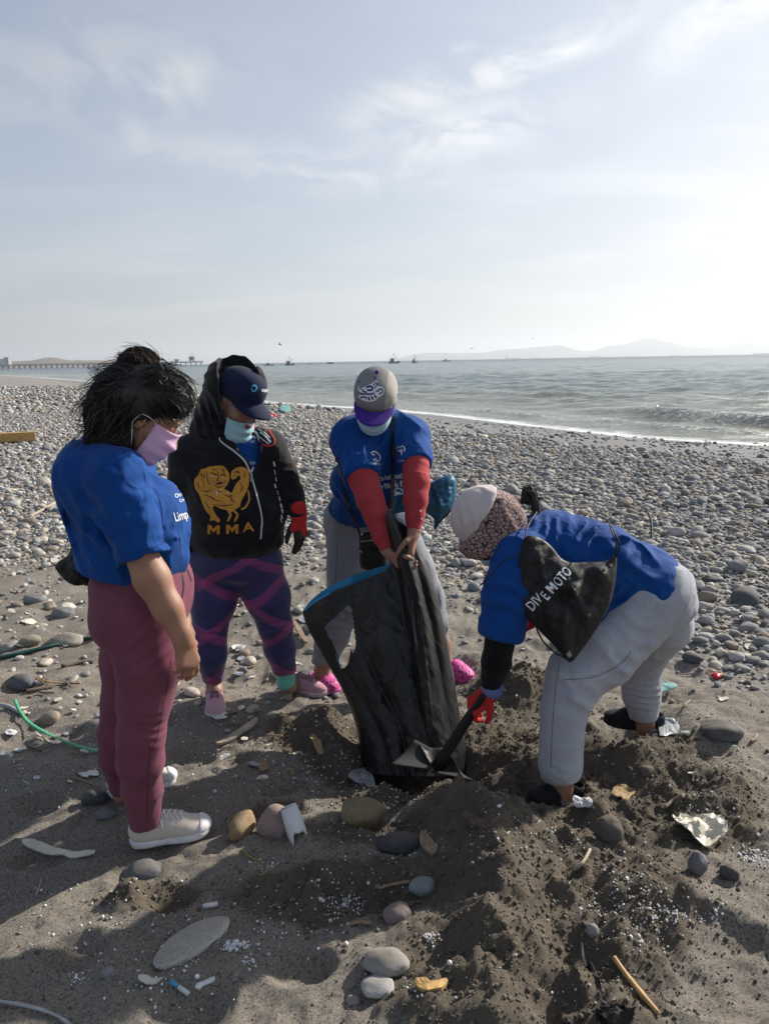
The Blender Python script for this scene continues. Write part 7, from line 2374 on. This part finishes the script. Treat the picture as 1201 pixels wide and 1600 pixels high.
def scrap(name, ring, th, mat, label, cat, lift=.012, curl=.02, seed=0, group=None):
    """a bent thin piece lying on the sand, outline measured in pixels"""
    V, T = refine2d(*poly(smooth_ring(ring, 2)), 7)
    V = np.array(V)
    c = V.mean(0)
    pts = []
    gp = [G(x, y) for x, y in V]
    zc = np.mean([p.z for p in gp])
    for (x, y), p in zip(V, gp):
        u, v = (x - c[0]) / 40, (y - c[1]) / 25
        pts.append(Vector((p.x, p.y, zc * .5 + p.z * .5 + lift + curl * (u * u - .2) + curl * .7 * float(fbm(np.array([u * 1.4]), np.array([v * 1.4]), oct=3, seed=seed)[0]))))
    n = len(pts)
    lo = [p - Vector((0, 0, th)) for p in pts]
    cnt = {}
    for t in T:
        for a, b in ((t[0], t[1]), (t[1], t[2]), (t[2], t[0])): cnt[(a, b)] = 1
    F = [tuple(t) for t in T] + [tuple(i + n for i in t[::-1]) for t in T]
    F += [(a, b, b + n, a + n) for (a, b) in cnt if (b, a) not in cnt]
    me = mesh_py(name, pts + lo, F, False)
    bm = bmesh.new(); bm.from_mesh(me); bmesh.ops.recalc_face_normals(bm, faces=bm.faces); bm.to_mesh(me); bm.free()
    me.shade_auto_smooth() if hasattr(me, 'shade_auto_smooth') else None
    return tag(link_mesh(name, me, mat), label, cat, group)

def ribbon(name, px, wd, mat, label, cat, lift=.012):
    """a flat strap on edge-free sand: width in metres"""
    ctr = smooth_ring([tuple(G(x, y) + Vector((0, 0, lift))) for x, y in px], 6, False)
    bm = bmesh.new()
    rows = []
    for i, p in enumerate(ctr):
        p = Vector(p)
        t = (Vector(ctr[min(i + 1, len(ctr) - 1)]) - Vector(ctr[max(i - 1, 0)])).normalized()
        s_ = t.cross(Vector((0, 0, 1))).normalized()
        tw = .5 * math.sin(i * .35)
        s2 = s_ * math.cos(tw) + Vector((0, 0, 1)) * math.sin(tw) * .5
        rows.append([bm.verts.new(p + s2 * wd / 2), bm.verts.new(p - s2 * wd / 2), bm.verts.new(p - s2 * wd / 2 - Vector((0, 0, .002))), bm.verts.new(p + s2 * wd / 2 - Vector((0, 0, .002)))])
    for a, b in zip(rows[:-1], rows[1:]):
        for k in range(4): bm.faces.new((a[k], a[(k + 1) % 4], b[(k + 1) % 4], b[k]))
    bm.faces.new(rows[0][::-1]); bm.faces.new(rows[-1])
    return tag(bm_obj(name, bm, mat, None, True), label, cat)

def build_litter():
    # squared timber at the left edge
    a, b = G(-60, 697), G(57, 691)
    a.z = b.z = float(GH(b.x, b.y)) + .13
    d = (b - a).normalized()
    bm = bmesh.new(); bm_box(bm, (a + b) / 2, ((b - a).length, .22, .18), Matrix.Rotation(math.atan2(d.y, d.x), 3, 'Z'))
    bmesh.ops.bevel(bm, geom=bm.edges[:], offset=.012, segments=2, affect='EDGES')
    tag(bm_obj('timber', bm, M_YELLOWWOOD), 'squared yellow timber lying on the shingle at the left edge', 'timber')
    # green strap and hose
    ribbon('green_strap', [(24, 1099), (33, 1118), (46, 1135), (70, 1150), (98, 1163), (128, 1174), (160, 1181)], .016, M_GREENST, 'bright green plastic strap trailing towards the burgundy trousers', 'strap', .02)
    stick('dark_green_hose', [(-30, 1036), (0, 1031), (40, 1023), (80, 1013), (115, 1004), (150, 1000)], .012, M_DKGREEN, 'dark green hose lying on the sand at the left edge', 'hose', .014, 10)
    ribbon('pale_strap', [(-20, 1566), (0, 1570), (40, 1577), (70, 1585), (95, 1596), (115, 1612)], .009, M_CLEAR, 'pale grey plastic strap in the lower left corner', 'strap', .012)
    stick('yellow_reed', [(52, 1058), (70, 1066), (100, 1069), (126, 1069)], .005, M_REED, 'thin yellow reed above the bright green strap', 'reed')
    stick('yellow_string', [(377, 1328), (390, 1340), (402, 1346), (415, 1352), (417, 1362), (406, 1370)], .0022, M_STRING, 'yellow green string curling below the tan stone', 'string', .004)
    # the torn cup
    root = empty('paper_cup', G(455, 1305), 'torn white paper cup lying beside the pinkish grey stone', 'cup')
    c = G(460, 1300); c.z = float(GH(c.x, c.y))
    ax = (P(446, 1258, c.y + .02) - P(462, 1306, c.y - .03)).normalized()
    sx = ax.orthogonal().normalized(); sy = ax.cross(sx)
    bm = bmesh.new()
    rows = []
    L = .098
    for j in range(13):
        v = j / 12
        row = []
        for i in range(25):
            a_ = i / 24 * 5.6 + .2
            r = (.036 - .012 * v) * (1 + .12 * math.sin(a_ * 2 + v * 3))
            e = 0 if v > .05 else .02 * math.sin(a_ * 3.3) + .014 * math.sin(a_ * 7)
            row.append(bm.verts.new(c + Vector((0, 0, .030)) + ax * (L * (v - .42) + e * (1 - v)) + (sx * math.cos(a_) + sy * math.sin(a_)) * r))
        rows.append(row)
    for r0, r1 in zip(rows[:-1], rows[1:]):
        for i in range(24): bm.faces.new((r0[i], r0[i + 1], r1[i + 1], r1[i]))
    o = bm_obj('cup_wall', bm, M_WHITEPL, root, True)
    md = o.modifiers.new('thickness', 'SOLIDIFY'); md.thickness = .0015
    bm = bmesh.new()
    ring_ = [c + Vector((0, 0, .030)) + ax * (L * .58) + (sx * math.cos(t) + sy * math.sin(t)) * .0245 for t in np.linspace(0, 6.28, 25)[:-1]]
    bm_tube(bm, ring_ + ring_[:1], .0026, 6); bm_obj('rim', bm, M_WHITEPL, root, True)
    # sheets, boards, sticks one by one
    scrap('flat_scrap', [(35, 1322), (55, 1318), (85, 1330), (120, 1334), (150, 1336), (140, 1341), (100, 1342), (70, 1345), (45, 1335)], .004, M_CREAM, 'long cream coloured scrap lying left of the canvas shoe', 'scrap', .014, .006, 3)
    scrap('plastic_sheet', [(1048, 1300), (1062, 1284), (1088, 1280), (1112, 1286), (1134, 1312), (1128, 1330), (1100, 1328), (1078, 1318), (1060, 1310)], .003, M_CREAM, 'torn cream plastic sheet with brown stain on the right sand', 'plastic', .03, .035, 5)
    scrap('white_shard', [(893, 1268), (900, 1256), (920, 1248), (925, 1262), (918, 1274), (900, 1276)], .004, M_WHITEPL, 'white shard beside the front shoe of the bending woman', 'shard', .025, .02, 7)
    scrap('cardboard', [(955, 1242), (966, 1230), (985, 1234), (992, 1244), (975, 1252)], .005, M_CARD, 'piece of tan cardboard right of the white shard', 'cardboard', .02, .02, 8)
    scrap('teal_plate', [(1026, 1083), (1034, 1076), (1054, 1077), (1055, 1084), (1040, 1089), (1028, 1091)], .005, M_TEALPL, 'pale teal plastic piece behind the far grey trouser leg', 'plastic', .03, .01, 9)
    scrap('white_film', [(1012, 1140), (1028, 1128), (1058, 1130), (1060, 1146), (1040, 1152), (1022, 1150)], .003, M_CLEAR, 'crumpled cloudy film beside the rear shoe of the bending woman', 'plastic', .03, .04, 10)
    scrap('clear_film', [(543, 1224), (556, 1206), (572, 1204), (580, 1222), (592, 1240), (570, 1232)], .003, M_CLEAR, 'crumpled cloudy film in front of the bin bag', 'plastic', .03, .03, 11)
    scrap('bark_chip', [(655, 1316), (664, 1306), (684, 1328), (676, 1340), (660, 1334)], .008, M_WOOD, 'angular brown bark chip right of the dark sandy stone', 'bark', .02, .01, 12)
    scrap('bark_strip', [(722, 1296), (728, 1282), (750, 1284), (785, 1278), (770, 1290), (740, 1302)], .008, M_WOODDARK, 'grey brown bark strip at the top of the sand ridge', 'bark', .02, .015, 13)
    scrap('wood_block', [(650, 1538), (672, 1536), (697, 1537), (696, 1547), (668, 1549), (651, 1548)], .010, M_YELLOWWOOD, 'short flat piece of yellow wood in the bottom sand', 'wood', .010, .0, 14)
    scrap('brown_leaf', [(484, 1158), (492, 1150), (502, 1172), (506, 1192), (496, 1186), (488, 1172)], .003, M_CARD, 'brown dry leaf standing on the left mound', 'leaf', .03, .02, 15)
    scrap('dry_leaf', [(402, 1196), (410, 1188), (420, 1200), (414, 1212), (406, 1208)], .003, M_CARD, 'dry tan leaf left of the mound', 'leaf', .02, .02, 16)
    scrap('white_flake', [(330, 1118), (345, 1110), (356, 1118), (352, 1126), (338, 1130)], .003, M_WHITEPL, 'white paper flake in front of the pink trainer', 'paper', .02, .02, 17)
    scrap('paper_scrap', [(305, 1546), (314, 1536), (334, 1530), (335, 1536), (318, 1543), (312, 1552)], .003, M_WHITEPL, 'white paper scrap right of the small blue filter', 'paper', .012, .01, 18)
    scrap('paper_scrap', [(217, 1530), (228, 1527), (240, 1531), (256, 1534), (240, 1540), (220, 1540)], .003, M_CREAM, 'cream paper scrap left of the small blue filter', 'paper', .012, .01, 19)
    scrap('yellow_wood', [(338, 1168), (352, 1158), (380, 1142), (398, 1128), (402, 1134), (380, 1150), (356, 1164)], .010, M_WOODPALE, 'pale split board lying between the two left women', 'board', .02, .004, 20)
    scrap('teal_rag', [(437, 643), (441, 637), (452, 638), (455, 644), (445, 647)], .03, simple('teal_cloth', (.13, .29, .29), .8), 'teal rag far off on the shingle right of the navy cap', 'rag', .08, .05, 21)
    scrap('far_plank', [(455, 978), (461, 977), (480, 1003), (476, 1008)], .012, M_WOOD, 'brown plank behind the leggings, pointing at the bag', 'plank', .03, .0, 22)
    stick('cigarette', [(318, 1419), (339, 1416)], .0075, M_WHITEPL, 'white paper roll above the large pale oval stone', 'paper roll', .006)
    root = empty('filter_tube', G(281, 1547), 'small blue and white filter in the bottom left sand', 'filter')
    p0, p1, p2 = (G(*q) + Vector((0, 0, .006)) for q in ((266, 1536), (279, 1545), (296, 1557)))
    for nm, a_, b_, mt in (('blue_end', p0, p1, M_BLUEPL), ('white_end', p1, p2, M_WHITEPL)):
        bm = bmesh.new(); bm_tube(bm, [a_, b_], .0058, 10); bm_obj(nm, bm, mt, root, True)
    stick('reed', [(958, 1500), (975, 1524), (1000, 1556), (1028, 1588)], .0072, M_REED, 'long tan reed lying in the lower right sand', 'reed', .008)
    stick('twig', [(896, 1363), (910, 1352), (921, 1332)], .006, M_WOODPALE, 'short pale twig on the dug slope', 'twig', .010)
    stick('twig', [(1038, 1268), (1052, 1256), (1066, 1250)], .007, M_WOOD, 'brown twig right of the cardboard', 'twig', .016)
    stick('twig', [(592, 1394), (612, 1388), (640, 1383)], .005, M_WOOD, 'brown twig reaching to the blue grey stone', 'twig', .012)
    stick('twig', [(112, 1217), (130, 1222), (158, 1233)], .004, M_WOOD, 'thin brown twig behind the rear white shoe', 'twig', .008)
    stick('twig', [(548, 1448), (562, 1445), (580, 1447)], .006, M_WOOD, 'brown twig left of the mauve stone', 'twig', .008)
    stick('twig', [(58, 1402), (62, 1390), (66, 1376)], .0032, M_WOODPALE, 'fine upright twig in the left shadow', 'twig', .01)
    stick('driftwood', [(48, 810), (66, 800), (90, 786)], .016, M_WOODPALE, 'pale driftwood stick left of the blue shirt', 'driftwood', .02)
    stick('driftwood', [(42, 1084), (60, 1080), (82, 1076)], .011, M_WOODDARK, 'dark driftwood stick below the yellow reed', 'driftwood', .012)
    stick('driftwood', [(98, 1044), (120, 1040), (146, 1037)], .010, M_WOODDARK, 'grey driftwood stick between hose and burgundy trousers', 'driftwood', .012)
    stick('driftwood', [(0, 1105), (15, 1108), (32, 1117)], .009, M_CLEAR, 'grey stick left of the green strap end', 'driftwood', .012)
    stick('wire', [(1009, 822), (1016, 832), (1018, 846)], .010, M_INK, 'short black wire arching up from the shingle beyond the blue back', 'wire', (.14, .10, .0))
    # red and small bright bits
    for px, py, mt, lab in ((1117, 1060, M_REDPL, 'bright red crumpled bit among the right cobbles'), (423, 653, M_REDPL, 'tiny red bit on the far shingle')):
        p = G(px, py); m_ = mpp(p)
        s_ = Sdf()
        for k in range(5): s_.ell(p + Vector((random.uniform(-1, 1), random.uniform(-1, 1), random.uniform(.3, 1.2))) * 5 * m_, (4.5 * m_, 4.5 * m_, 3.5 * m_), None, 2 * m_)
        tag(soft('plastic_bit', s_, mt, None, 1.1 * m_), lab, 'plastic')
    # black cloth half buried at the bottom edge
    scrap('black_rag', [(906, 1514), (914, 1522), (928, 1545), (948, 1566), (975, 1578), (992, 1596), (980, 1612), (950, 1612), (930, 1590), (938, 1572), (918, 1548)], .004, M_NYLON, 'black rag half buried at the bottom edge near the long reed', 'rag', .022, .04, 31)
    # loose scraps and twigs among the stones on the left and far right
    rng = np.random.default_rng(77)
    n = 0
    while n < 130:
        if n % 4 == 3: px, py, where = rng.uniform(1060, 1200), rng.uniform(880, 1250), 'on the right shingle'
        else: px, py, where = rng.uniform(0, 480), rng.uniform(790, 1230), 'on the left sand'
        if behind_people(np.array([px]), np.array([py]))[0]: continue
        n += 1
        k = rng.integers(4)
        s = rng.uniform(5, 15) * (1 if py > 950 else .75)
        a_ = rng.uniform(0, 6.28)
        if k == 0:
            dx, dy = math.cos(a_) * s, math.sin(a_) * s * .4
            wk = int(rng.integers(3))
            o = stick('twig', [(px - dx, py - dy), (px + rng.normal() * 2, py + rng.normal()), (px + dx, py + dy)], rng.uniform(.003, .007), (M_WOOD, M_WOODDARK, M_WOODPALE)[wk], None, None, .010, 6)
            place_label(o, ('long ' if s > 11 else 'short ') + ('brown', 'dark', 'pale')[wk] + ' broken twig', px, py, 'twig')
        else:
            ring = [(px + math.cos(t) * s * rng.uniform(.5, 1), py + math.sin(t) * s * .42 * rng.uniform(.5, 1)) for t in np.linspace(0, 6.28, 7)[:-1]]
            mt, nm = ((M_WHITEPL, 'white'), (M_CREAM, 'cream'), (M_CLEAR, 'cloudy'))[k - 1]
            o = scrap('plastic_scrap', ring, .003, mt, None, None, .012, .02, int(rng.integers(99)))
            place_label(o, ('larger ' if s > 11 else 'small ') + nm + ' plastic scrap', px, py, 'plastic scrap')
    share_groups('twig', 'twigs strewn on the beach'); share_groups('plastic scrap', 'plastic scraps strewn on the beach')

build_litter()
